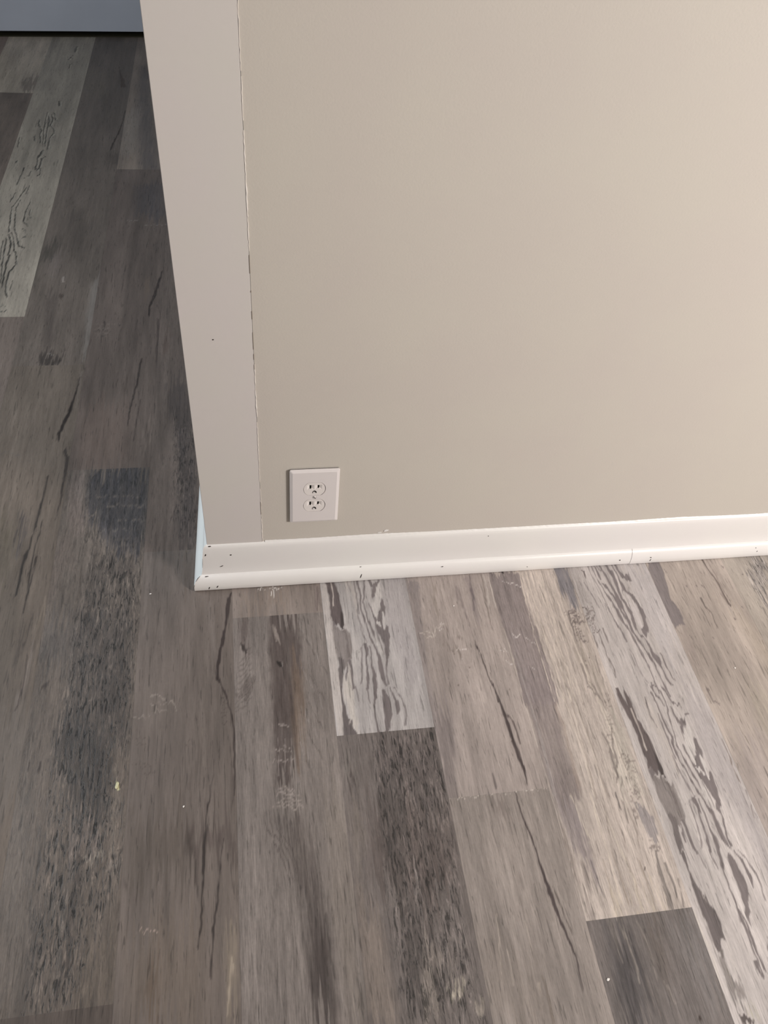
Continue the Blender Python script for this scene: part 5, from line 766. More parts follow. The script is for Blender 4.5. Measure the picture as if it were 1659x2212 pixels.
],["s",[0.0515,0.0381,0.0335],1,0.002,1.0,[[-0.1487,0.5026,0.00171],[-0.1519,0.4505,0.00243],[-0.1547,0.3958,0.00243],[-0.1548,0.3736,0.00171]],0
],["s",[0.0409,0.0287,0.0247],1,0.002,1.0,[[-0.1276,0.9767,0.00285],[-0.1386,0.898,0.00327],[-0.146,0.8478,0.00369],[-0.145,0.8111,0.00285]],0
],["s",[0.2037,0.1647,0.1373],0.0,0.002,1.0,[[-0.1433,0.6084,0.00031],[-0.1417,0.6402,0.00031],[-0.1476,0.662,0.00031]],0
],["s",[0.0684,0.0512,0.0454],0.77,0.0022,1.0,[[-0.124,0.7986,0.00603],[-0.119,0.7167,0.00782],[-0.1203,0.6287,0.00693]],0
],["s",[0.251,0.2145,0.1964],0.575,0.002,1.0,[[-0.3586,0.6696,0.00219],[-0.3425,0.6664,0.00219]],0
],["s",[0.1897,0.1526,0.1326],0.575,0.002,1.0,[[-0.2638,0.7787,0.00272],[-0.2039,0.7793,0.00272]],0
],["s",[0.1867,0.1503,0.13],0.575,0.002,1.0,[[-0.2687,0.7602,0.00269],[-0.2359,0.7616,0.00269]],0
],["s",[0.1858,0.1498,0.13],0.575,0.002,1.0,[[-0.2637,0.7412,0.00268],[-0.2344,0.7425,0.00268]],0
],["s",[0.1848,0.1491,0.1296],0.575,0.002,1.0,[[-0.2595,0.7297,0.00267],[-0.2367,0.7312,0.00267]],0
],["s",[0.0509,0.0371,0.0324],0.8049999999999999,0.002,1.0,[[-0.2486,0.7959,0.00232],[-0.2455,0.7782,0.00312]],0
],["s",[0.0668,0.0501,0.0411],0.77,0.0022,1.0,[[-0.3583,0.9088,0.00806],[-0.3561,0.8961,0.00991]],0
],["p",[0.0735,0.0803,0.0806],0.0,0.002,1.0,[[-0.5112,0.9824],[-0.425,0.9811],[-0.4214,0.7376],[-0.4499,0.7163],[-0.4724,0.7392]],0
],["s",[0.1138,0.0966,0.0883],0.44000000000000006,0.0022,1.0,[[-0.4102,0.3495,0.00431],[-0.3943,0.3528,0.00281],[-0.3705,0.3409,0.00431]],0
],["s",[0.0443,0.0326,0.0254],1,0.0022,1.0,[[-0.2773,1.9813,0.00269],[-0.2801,1.8799,0.00352],[-0.2873,1.805,0.00477],[-0.2977,1.7398,0.00436
],[-0.3012,1.6874,0.00394]],0],["s",[0.0763,0.0542,0.0422],0.935,0.0022,1.0,[[-0.3229,2.3526,0.00346],[-0.3131,2.2879,0.00623],[-0.3019,2.2252,0.0127
],[-0.2973,2.1811,0.01639]],0],["s",[0.0801,0.0671,0.0552],0.9900000000000001,0.0022,1.0,[[-0.5183,1.9529,0.00263],[-0.5183,1.8915,0.00304
],[-0.5126,1.8102,0.00385],[-0.5021,1.7047,0.00263]],0],["s",[0.5854,0.53,0.4446],0.385,0.0022,1.0,[[-0.5153,1.9507,0.00182],[-0.5153,1.8894,0.00182
],[-0.5096,1.8082,0.00223],[-0.4992,1.7027,0.00182]],0],["s",[0.0792,0.0665,0.0547],0.9900000000000001,0.0022,1.0,[[-0.5124,1.93,0.00344
],[-0.5046,1.8921,0.00871],[-0.5058,1.8398,0.00385],[-0.5012,1.7676,0.00385],[-0.4962,1.7049,0.00303]],0
],["s",[0.5791,0.525,0.4401],0.385,0.0022,1.0,[[-0.5093,1.9278,0.00202],[-0.5016,1.89,0.00466],[-0.5028,1.8377,0.00222],[-0.4983,1.7656,0.00222
],[-0.4934,1.7029,0.00182]],0],["s",[0.0848,0.0708,0.0578],0.9900000000000001,0.0022,1.0,[[-0.4997,1.9539,0.00311],[-0.4872,1.9005,0.00394
],[-0.4747,1.886,0.0056]],0],["s",[0.6193,0.5597,0.4653],0.385,0.0022,1.0,[[-0.4967,1.9517,0.00186],[-0.4842,1.8984,0.00228
],[-0.4717,1.8838,0.00311]],0],["s",[0.0784,0.0658,0.0542],0.9900000000000001,0.0022,1.0,[[-0.5041,1.9381,0.00303],[-0.4955,1.8926,0.00384
],[-0.4985,1.8549,0.00384],[-0.4853,1.8333,0.00546],[-0.4803,1.8043,0.00465],[-0.4894,1.7681,0.00384],[-0.4863,1.719,0.00626
],[-0.4879,1.6846,0.00384]],0],["s",[0.5728,0.5202,0.4368],0.385,0.0022,1.0,[[-0.501,1.9359,0.00181],[-0.4924,1.8904,0.00222],[-0.4955,1.8528,0.00222
],[-0.4823,1.8312,0.00303],[-0.4774,1.8023,0.00262],[-0.4865,1.766,0.00222],[-0.4834,1.717,0.00343],[-0.485,1.6827,0.00222]],0
],["s",[0.0783,0.0659,0.0544],0.9900000000000001,0.0022,1.0,[[-0.5361,1.8982,0.00302],[-0.5332,1.8534,0.00625],[-0.5204,1.8245,0.00383
],[-0.5208,1.7811,0.00383],[-0.5114,1.732,0.00302]],0],["s",[0.5726,0.5214,0.4385],0.385,0.0022,1.0,[[-0.533,1.8961,0.00181],[-0.5302,1.8513,0.00342
],[-0.5174,1.8224,0.00221],[-0.5178,1.7791,0.00221],[-0.5085,1.73,0.00181]],0
],["s",[0.07,0.0588,0.0487],0.9900000000000001,0.0022,1.0,[[-0.4986,1.6775,0.00678],[-0.5009,1.6505,0.01065],[-0.5069,1.6304,0.00368]],0
],["s",[0.5121,0.4655,0.3923],0.385,0.0022,1.0,[[-0.4957,1.6755,0.00367],[-0.498,1.6486,0.00561],[-0.504,1.6285,0.00212]],0
],["s",[0.0671,0.0563,0.0469],0.9900000000000001,0.0022,1.0,[[-0.5069,1.6304,0.00285],[-0.5037,1.5848,0.00361],[-0.505,1.5528,0.00285]],0
],["s",[0.488,0.4431,0.3757],0.385,0.0022,1.0,[[-0.504,1.6285,0.00171],[-0.5009,1.5829,0.00209],[-0.5023,1.551,0.00171]],0
],["s",[0.0673,0.0564,0.0469],0.9900000000000001,0.0022,1.0,[[-0.482,1.6377,0.00362],[-0.4946,1.6242,0.0059],[-0.4936,1.5722,0.00438
],[-0.4986,1.5467,0.00362],[-0.5067,1.5655,0.00247]],0],["s",[0.4901,0.4444,0.3765],0.385,0.0022,1.0,[[-0.4792,1.6358,0.00209],[-0.4918,1.6223,0.00323
],[-0.4908,1.5704,0.00247],[-0.4959,1.5448,0.00209],[-0.504,1.5636,0.00171]],0
],["s",[0.0911,0.076,0.0619],0.9900000000000001,0.0022,1.0,[[-0.4912,2.0421,0.00833],[-0.4875,2.01,0.01004]],0
],["s",[0.6668,0.601,0.4985],0.385,0.0022,1.0,[[-0.4881,2.0399,0.00448],[-0.4844,2.0077,0.00533]],0
],["s",[0.1188,0.0992,0.0788],0.9900000000000001,0.0022,1.0,[[-0.4874,2.5356,0.00837],[-0.4858,2.4852,0.01316]],0
],["s",[0.8684,0.7849,0.6348],0.385,0.0022,1.0,[[-0.4839,2.5328,0.00454],[-0.4823,2.4825,0.00694]],0
],["s",[0.1135,0.0945,0.0754],0.9900000000000001,0.0022,1.0,[[-0.4922,2.4449,0.00539],[-0.5029,2.4148,0.00633]],0
],["s",[0.8309,0.7478,0.6079],0.385,0.0022,1.0,[[-0.4887,2.4423,0.00304],[-0.4995,2.4121,0.00351]],0
],["s",[0.1083,0.0902,0.0724],0.9900000000000001,0.0022,1.0,[[-0.4926,2.3676,0.00437],[-0.4937,2.3299,0.00437]],0
],["s",[0.7874,0.7098,0.5801],0.385,0.0022,1.0,[[-0.4893,2.3651,0.00253],[-0.4904,2.3274,0.00253]],0
],["s",[0.0624,0.0525,0.0437],0.9900000000000001,0.0022,1.0,[[-0.5361,1.5648,0.00352],[-0.5386,1.5145,0.00352],[-0.5415,1.4596,0.00352]],0
],["s",[0.4543,0.4129,0.3504],0.385,0.0022,1.0,[[-0.5333,1.5629,0.00203],[-0.5359,1.5127,0.00203],[-0.5388,1.4579,0.00203]],0
],["s",[0.063,0.053,0.0442],0.9900000000000001,0.0022,1.0,[[-0.5145,1.54,0.00279],[-0.5166,1.515,0.00279],[-0.5286,1.5024,0.00279]],0
],["s",[0.4596,0.4182,0.3557],0.385,0.0022,1.0,[[-0.5117,1.5382,0.00167],[-0.5138,1.5132,0.00167],[-0.5259,1.5006,0.00167]],0
],["s",[0.0644,0.0541,0.0449],0.9900000000000001,0.0022,1.0,[[-0.4899,1.5659,0.00281],[-0.487,1.5218,0.00356],[-0.4937,1.5093,0.00281]],0
],["s",[0.469,0.426,0.3603],0.385,0.0022,1.0,[[-0.4871,1.5641,0.00168],[-0.4842,1.52,0.00206],[-0.4909,1.5075,0.00168]],0
],["s",[0.0593,0.05,0.0416],0.9900000000000001,0.0022,1.0,[[-0.5063,1.4602,0.00273],[-0.5097,1.4074,0.00273]],0
],["s",[0.431,0.3937,0.3343],0.385,0.0022,1.0,[[-0.5036,1.4585,0.00163],[-0.5071,1.4057,0.00163]],0
],["s",[0.0753,0.0631,0.0522],0.9900000000000001,0.0022,1.0,[[-0.5346,1.7734,0.00456],[-0.5294,1.7454,0.00536]],0
],["s",[0.5497,0.4994,0.4207],0.385,0.0022,1.0,[[-0.5317,1.7714,0.00257],[-0.5265,1.7434,0.00297]],0
],["s",[0.0671,0.0562,0.0467],0.9900000000000001,0.0022,1.0,[[-0.5622,1.6091,0.00663],[-0.5631,1.5961,0.00512]],0
],["s",[0.4899,0.4437,0.3761],0.385,0.0022,1.0,[[-0.5594,1.6073,0.0036],[-0.5603,1.5943,0.00284]],0
],["s",[0.0739,0.0621,0.0514],0.9900000000000001,0.0022,1.0,[[-0.5777,1.7647,0.00254],[-0.5744,1.7022,0.00254]],0
],["s",[0.537,0.4884,0.4122],0.385,0.0022,1.0,[[-0.5748,1.7626,0.00176],[-0.5715,1.7002,0.00176]],0
],["s",[0.054,0.0457,0.0382],1,0.0022,1.0,[[-0.5132,1.4481,0.00267],[-0.5232,1.3864,0.00267],[-0.5338,1.3333,0.00267],[-0.5321,1.282,0.00267
],[-0.5229,1.2018,0.00267]],0],["s",[0.4085,0.3731,0.3187],0.385,0.0022,1.0,[[-0.5105,1.4467,0.00184],[-0.5205,1.385,0.00184],[-0.5312,1.332,0.00184
],[-0.5295,1.2808,0.00184],[-0.5203,1.2006,0.00184]],0],["s",[0.0531,0.0449,0.0375],1,0.0022,1.0,[[-0.4916,1.36,0.00265],[-0.4966,1.3077,0.00347
],[-0.4939,1.2571,0.00387],[-0.48,1.2323,0.00387]],0],["s",[0.402,0.3681,0.3136],0.385,0.0022,1.0,[[-0.4889,1.3587,0.00183],[-0.494,1.3065,0.00183
],[-0.4914,1.2558,0.00183],[-0.4774,1.2311,0.00183]],0],["s",[0.0505,0.0427,0.0357],1,0.0022,1.0,[[-0.5182,1.373,0.0026],[-0.5237,1.3269,0.0026
],[-0.5182,1.2695,0.0026],[-0.51,1.2139,0.0034],[-0.4979,1.1719,0.0038],[-0.489,1.1309,0.0042],[-0.4748,1.1222,0.007]],0
],["s",[0.3819,0.3497,0.2988],0.385,0.0022,1.0,[[-0.5155,1.3717,0.0018],[-0.5211,1.3256,0.0018],[-0.5157,1.2682,0.0018],[-0.5074,1.2127,0.0018
],[-0.4954,1.1707,0.0018],[-0.4865,1.1298,0.0018],[-0.4723,1.121,0.0018]],0],["s",[0.0443,0.0375,0.0314],1,0.0022,1.0,[[-0.5161,1.1958,0.00283
],[-0.5034,1.1543,0.00321],[-0.4957,1.108,0.00321],[-0.4858,1.0797,0.00434],[-0.4815,1.0409,0.00396],[-0.4933,1.0086,0.00396],[-0.4923,0.9664,0.00359
],[-0.4871,0.9151,0.00359],[-0.4804,0.8925,0.00359]],0],["s",[0.3346,0.3067,0.2619],0.385,0.0022,1.0,[[-0.5136,1.1946,0.00169],[-0.5009,1.1531,0.00169
],[-0.4932,1.1069,0.00169],[-0.4833,1.0785,0.00169],[-0.479,1.0398,0.00169],[-0.4909,1.0075,0.00169],[-0.49,0.9653,0.00169],[-0.4848,0.9141,0.00169
],[-0.4781,0.8914,0.00169]],0],["s",[0.047,0.0398,0.0333],1,0.0022,1.0,[[-0.5201,1.1839,0.00368],[-0.5095,1.1426,0.00524],[-0.5071,1.1081,0.00407
],[-0.5079,1.0855,0.00329]],0],["s",[0.3543,0.3244,0.2778],0.385,0.0022,1.0,[[-0.5176,1.1827,0.00174],[-0.507,1.1414,0.00174],[-0.5046,1.1069,0.00174
],[-0.5055,1.0843,0.00174]],0],["s",[0.0449,0.038,0.0318],1,0.0022,1.0,[[-0.5241,1.172,0.00285],[-0.52,1.1082,0.00399],[-0.5134,1.0304,0.00323
],[-0.5052,0.9614,0.00285]],0],["s",[0.3381,0.3105,0.2654],0.385,0.0022,1.0,[[-0.5216,1.1708,0.00171],[-0.5175,1.107,0.00171],[-0.511,1.0293,0.00171
],[-0.5028,0.9603,0.00171]],0],["s",[0.0437,0.037,0.031],1,0.0022,1.0,[[-0.5036,1.0854,0.00356],[-0.5052,1.0494,0.00581],[-0.5027,0.9981,0.00318
],[-0.4984,0.9356,0.00281]],0],["s",[0.3297,0.302,0.2585],0.385,0.0022,1.0,[[-0.5012,1.0843,0.00168],[-0.5027,1.0483,0.00168],[-0.5004,0.997,0.00168
],[-0.496,0.9345,0.00168]],0],["s",[0.042,0.0356,0.0299],1,0.0022,1.0,[[-0.4786,0.9662,0.00238],[-0.4778,0.925,0.00238]],0
],["s",[0.3163,0.2904,0.2489],0.385,0.0022,1.0,[[-0.4763,0.9651,0.00165],[-0.4755,0.924,0.00165]],0
],["s",[0.0399,0.0341,0.0285],1,0.0022,1.0,[[-0.492,0.8618,0.00303],[-0.4786,0.8605,0.00196]],0
],["s",[0.3013,0.2783,0.238],0.385,0.0022,1.0,[[-0.4897,0.8608,0.0016],[-0.4763,0.8595,0.0016]],0
],["s",[0.0396,0.0338,0.0284],1,0.0022,1.0,[[-0.4878,0.8357,0.00408],[-0.4776,0.8374,0.00372],[-0.4737,0.8459,0.00337]],0
],["s",[0.2982,0.2754,0.2361],0.385,0.0022,1.0,[[-0.4856,0.8347,0.00159],[-0.4754,0.8364,0.00159],[-0.4714,0.8449,0.00159]],0
],["s",[0.0537,0.0454,0.0378],1,0.0022,1.0,[[-0.4847,1.3207,0.00266],[-0.4848,1.2886,0.00266],[-0.4762,1.2697,0.00266]],0
],["s",[0.4032,0.3694,0.3146],0.385,0.0022,1.0,[[-0.482,1.3195,0.00184],[-0.4822,1.2874,0.00184],[-0.4736,1.2684,0.00184]],0
],["s",[0.0504,0.0427,0.0357],1,0.0022,1.0,[[-0.4922,1.2139,0.00299],[-0.4823,1.2067,0.00379]],0
],["s",[0.3806,0.3485,0.2981],0.385,0.0022,1.0,[[-0.4897,1.2127,0.00179],[-0.4798,1.2055,0.00179]],0
],["s",[0.0491,0.0415,0.0348],1,0.0022,1.0,[[-0.4829,1.1689,0.00532],[-0.4789,1.1719,0.00611]],0
],["s",[0.3714,0.3398,0.2906],0.385,0.0022,1.0,[[-0.4804,1.1677,0.00177],[-0.4764,1.1707,0.00177]],0
],["s",[0.0561,0.0473,0.0394],1,0.0022,1.0,[[-0.5375,1.4201,0.00229],[-0.5439,1.3595,0.00271]],0
],["s",[0.4246,0.3871,0.3291],0.385,0.0022,1.0,[[-0.5348,1.4188,0.00187],[-0.5413,1.3582,0.00187]],0
],["s",[0.0517,0.0437,0.0367],1,0.0022,1.0,[[-0.532,1.3011,0.00262],[-0.5279,1.2445,0.00262]],0
],["s",[0.3905,0.3574,0.3062],0.385,0.0022,1.0,[[-0.5294,1.2998,0.00181],[-0.5254,1.2433,0.00181]],0
],["s",[0.046,0.0389,0.0325],1,0.0022,1.0,[[-0.531,1.1602,0.0025],[-0.5242,1.0634,0.00288]],0
],["s",[0.3473,0.3178,0.271],0.385,0.0022,1.0,[[-0.5285,1.159,0.00173],[-0.5218,1.0622,0.00173]],0
],["s",[0.2479,0.2164,0.1945],0.55,0.0022,1.0,[[-0.2301,1.2581,0.00273],[-0.1963,1.2646,0.00357]],0
],["s",[0.2283,0.1902,0.1705],0.8049999999999999,0.0015,1.0,[[-0.1885,1.2361,0.00149],[-0.1513,1.2394,0.00149],[-0.12,1.2382,0.00149]],0
],["s",[0.0347,0.0263,0.0226],1,0.002,1.0,[[-0.1221,1.0038,0.00303],[-0.1297,0.9394,0.00303],[-0.136,0.8878,0.00337],[-0.1457,0.8429,0.00303
],[-0.145,0.8111,0.00236]],0],["s",[0.3319,0.2835,0.2499],0.66,0.0022,1.0,[[-0.3615,0.9801,0.00433],[-0.3578,0.959,0.00508]],0
],["s",[0.0636,0.0499,0.0416],0.66,0.0022,1.0,[[-0.3631,1.2639,0.0035],[-0.3447,1.2639,0.0035]],0
],["s",[0.0507,0.04,0.0337],0.66,0.0022,1.0,[[-0.2448,0.7899,0.00305],[-0.2457,0.7688,0.00305]],0
],["s",[0.0515,0.0406,0.0343],0.66,0.0022,1.0,[[-0.2145,0.7773,0.00306],[-0.2088,0.7724,0.00306]],0
],["s",[0.0503,0.0397,0.0334],0.66,0.0022,1.0,[[-0.263,0.7555,0.00302],[-0.2312,0.7522,0.00302]],0
],["s",[0.05,0.0395,0.0333],0.66,0.0022,1.0,[[-0.2556,0.7301,0.003],[-0.2348,0.7317,0.003]],0
],["s",[0.6569,0.6121,0.5728],0.9774999999999999,0.001,1.0,[[0.0816,-0.0238,0.00156],[0.0847,-0.026,0.00193],[0.0925,-0.0256,0.00099]],0
],["s",[0.7233,0.6747,0.6446],0.9774999999999999,0.001,1.0,[[0.0807,-0.0276,0.00155],[0.0809,-0.0326,0.00099]],0
],["s",[0.6511,0.6039,0.5694],0.9774999999999999,0.001,1.0,[[0.1004,-0.0253,0.00156],[0.1106,-0.0246,0.00194],[0.1169,-0.0246,0.001]],0
],["s",[0.6761,0.6284,0.5949],0.9774999999999999,0.001,1.0,[[0.12,-0.0254,0.00157],[0.1223,-0.0261,0.001]],0
],["s",[0.7507,0.7061,0.6763],0.9774999999999999,0.001,1.0,[[0.1129,-0.0253,0.00156],[0.1137,-0.0323,0.001]],0
],["s",[0.6837,0.6384,0.607],0.9774999999999999,0.001,1.0,[[0.1036,-0.0315,0.00155],[0.1042,-0.0432,0.00099]],0
],["s",[0.6827,0.6386,0.6074],0.9774999999999999,0.001,1.0,[[0.1072,-0.0298,0.00155],[0.1076,-0.0377,0.00193],[0.1075,-0.0464,0.00099]],0
],["s",[0.7479,0.7023,0.6686],0.9774999999999999,0.001,1.0,[[0.0847,-0.025,0.00155],[0.0853,-0.0309,0.00099]],0
],["s",[0.2881,0.2552,0.2474],0.6325,0.002,1.0,[[0.5101,-0.1918,0.00223],[0.5092,-0.2645,0.00223],[0.5111,-0.3327,0.00223],[0.5106,-0.4048,0.00223
],[0.5085,-0.4499,0.00223]],0],["s",[0.2866,0.2544,0.2457],0.6325,0.002,1.0,[[0.5104,-0.271,0.00219],[0.5114,-0.3622,0.00219
],[0.5059,-0.4496,0.00219]],0],["s",[0.0585,0.0433,0.043],1,0.0018,1.0,[[0.4573,-0.25,0.0022],[0.4613,-0.282,0.00253],[0.4637,-0.319,0.00549
],[0.4654,-0.3459,0.00483],[0.4698,-0.3724,0.00318],[0.4708,-0.3951,0.00253],[0.4704,-0.4225,0.00187]],0
],["s",[0.0997,0.0757,0.0727],0.9199999999999999,0.0015,1.0,[[0.4666,-0.3072,0.00221],[0.474,-0.3231,0.00288],[0.4754,-0.3615,0.00188]],0
],["s",[0.5444,0.4768,0.4195],0.6325,0.0016,1.0,[[0.6168,-0.152,0.00196],[0.6234,-0.2689,0.00196],[0.628,-0.3444,0.00196],[0.6293,-0.4311,0.00196]],0
],["s",[0.2785,0.2335,0.2052],0.575,0.0016,1.0,[[0.6196,-0.1522,0.00162],[0.626,-0.2691,0.00162],[0.6306,-0.3446,0.00162],[0.6318,-0.4313,0.00162]],0
],["s",[0.5515,0.482,0.4234],0.6325,0.0016,1.0,[[0.5709,-0.148,0.00193],[0.5791,-0.2775,0.00193],[0.5743,-0.3686,0.00193],[0.5685,-0.4563,0.00193]],0
],["s",[0.2822,0.2363,0.2072],0.575,0.0016,1.0,[[0.5737,-0.1482,0.00159],[0.5816,-0.2778,0.00159],[0.5768,-0.3689,0.00159],[0.5709,-0.4566,0.00159]],0
],["s",[0.545,0.4765,0.4187],0.6325,0.0016,1.0,[[0.5843,-0.1776,0.00191],[0.5858,-0.294,0.00191],[0.5872,-0.3987,0.00191],[0.5843,-0.458,0.00191]],0
],["s",[0.279,0.2336,0.205],0.575,0.0016,1.0,[[0.587,-0.1778,0.00158],[0.5884,-0.2943,0.00158],[0.5897,-0.399,0.00158],[0.5866,-0.4583,0.00158]],0
],["s",[0.5475,0.4779,0.4197],0.6325,0.0016,1.0,[[0.5684,-0.2637,0.00188],[0.5708,-0.3799,0.00188],[0.5685,-0.4563,0.00188]],0
],["s",[0.2804,0.2345,0.2057],0.575,0.0016,1.0,[[0.571,-0.2639,0.00155],[0.5732,-0.3801,0.00155],[0.5709,-0.4566,0.00155]],0
],["s",[0.1605,0.1341,0.1242],0.7474999999999999,0.0018,1.0,[[0.6313,-0.3477,0.00187],[0.6233,-0.3794,0.00319],[0.6207,-0.4078,0.00319
],[0.6105,-0.4373,0.00187]],0],["s",[0.1614,0.1347,0.125],0.7474999999999999,0.0018,1.0,[[0.6148,-0.358,0.00188],[0.6189,-0.4048,0.00188]],0
],["s",[0.1651,0.1379,0.1279],0.7474999999999999,0.0018,1.0,[[0.6272,-0.2757,0.00197],[0.6323,-0.3142,0.00197]],0
],["s",[0.1676,0.1403,0.1303],0.7474999999999999,0.0018,1.0,[[0.618,-0.2288,0.00199],[0.6176,-0.2683,0.0034],[0.6306,-0.3015,0.00199]],0
],["s",[0.1734,0.1494,0.1517],1.0,0.0015,1.0,[[0.7512,-0.1976,0.003],[0.7518,-0.2244,0.00539],[0.7555,-0.2393,0.00499],[0.7571,-0.2524,0.00241
],[0.757,-0.2694,0.00241],[0.7606,-0.2837,0.00241],[0.7631,-0.2856,0.00261]],1],["s",[0.1731,0.1492,0.1512],1.0,0.0015,1.0,[[0.7426,-0.2206,0.00239
],[0.7472,-0.2399,0.00338],[0.7471,-0.2543,0.00259],[0.7476,-0.2769,0.00239],[0.75,-0.3006,0.0022]],1
],["s",[0.1733,0.1492,0.1508],1.0,0.0015,1.0,[[0.7339,-0.2473,0.00218],[0.7351,-0.2617,0.00238],[0.735,-0.2757,0.00238],[0.7338,-0.299,0.00218]],1
],["s",[0.1723,0.1483,0.1498],1.0,0.0015,1.0,[[0.7272,-0.2722,0.00216],[0.7276,-0.2984,0.00236]],1
],["s",[0.1727,0.149,0.151],1.0,0.0015,1.0,[[0.7648,-0.2167,0.00181],[0.7662,-0.246,0.00221],[0.7682,-0.2676,0.00221],[0.7712,-0.2735,0.00141]],1
],["s",[0.1641,0.1406,0.1415],0.85,0.0015,1.0,[[0.7139,-0.4048,0.00181],[0.7166,-0.4318,0.00206],[0.7205,-0.4551,0.00206],[0.7246,-0.4732,0.00181]],1
],["s",[0.167,0.1433,0.1445],0.85,0.0015,1.0,[[0.7177,-0.333,0.00161],[0.7174,-0.3741,0.00212],[0.7178,-0.3949,0.00212],[0.7178,-0.4119,0.00186]],1
],["s",[0.17,0.146,0.1472],0.85,0.0015,1.0,[[0.707,-0.3005,0.00164],[0.7035,-0.3334,0.0019],[0.7077,-0.359,0.00164]],1
],["s",[0.16,0.1372,0.1384],0.85,0.0015,1.0,[[0.7454,-0.4513,0.00154],[0.7476,-0.4772,0.00203],[0.7493,-0.4963,0.00203]],1
],["s",[0.1621,0.1387,0.1396],0.85,0.0015,1.0,[[0.7136,-0.4799,0.0015],[0.7109,-0.5059,0.00221],[0.7083,-0.5313,0.00245],[0.7042,-0.5485,0.00198]],1
],["s",[0.1888,0.1631,0.1649],0.85,0.0015,1.0,[[0.6768,-0.0597,0.00163],[0.6817,-0.0852,0.00187],[0.6851,-0.1043,0.00187],[0.6866,-0.1194,0.00139]],1
],["s",[0.1847,0.1599,0.1617],0.85,0.0015,1.0,[[0.7459,-0.0594,0.00265],[0.7457,-0.0789,0.00415],[0.751,-0.087,0.00315]],1
],["s",[0.1838,0.1592,0.1618],0.85,0.0015,1.0,[[0.7034,-0.1171,0.00184],[0.7073,-0.1431,0.00256],[0.7089,-0.1613,0.00208]],1
],["s",[0.1784,0.1539,0.1559],0.85,0.0015,1.0,[[0.7281,-0.1736,0.00179],[0.7305,-0.1932,0.00226],[0.7337,-0.2227,0.00226],[0.7332,-0.2445,0.00179]],1
],["s",[0.1864,0.1612,0.1627],0.85,0.0015,1.0,[[0.7124,-0.0209,0.00192],[0.7202,-0.0376,0.00217],[0.7234,-0.0576,0.00217
],[0.7253,-0.0811,0.00192]],1]]}
def lattice(seed, n=512):
    return np.random.RandomState(seed).rand(n, n).astype(np.float32)
def vnoise(x, y, seed):
    L = lattice(seed); n = L.shape[0]
    xi = np.floor(x).astype(np.int64); yi = np.floor(y).astype(np.int64)
    fx = (x - xi).astype(np.float32); fy = (y - yi).astype(np.float32)
    fx = fx * fx * (3 - 2 * fx); fy = fy * fy * (3 - 2 * fy)
    a = L[xi % n, yi % n]; b = L[(xi + 1) % n, yi % n]; c = L[xi % n, (yi + 1) % n]; d = L[(xi + 1) % n, (yi + 1) % n]
    return (a * (1 - fx) + b * fx) * (1 - fy) + (c * (1 - fx) + d * fx) * fy

PW_, POFF = FLOOR['W'], FLOOR['OFF']
def seam(k): return POFF + k * PW_
SEG = {}
for k, v0, v1, col, bark, streak in FLOOR['SEGS']:
    SEG.setdefault(k, []).append((v0, v1, col, bark, streak))

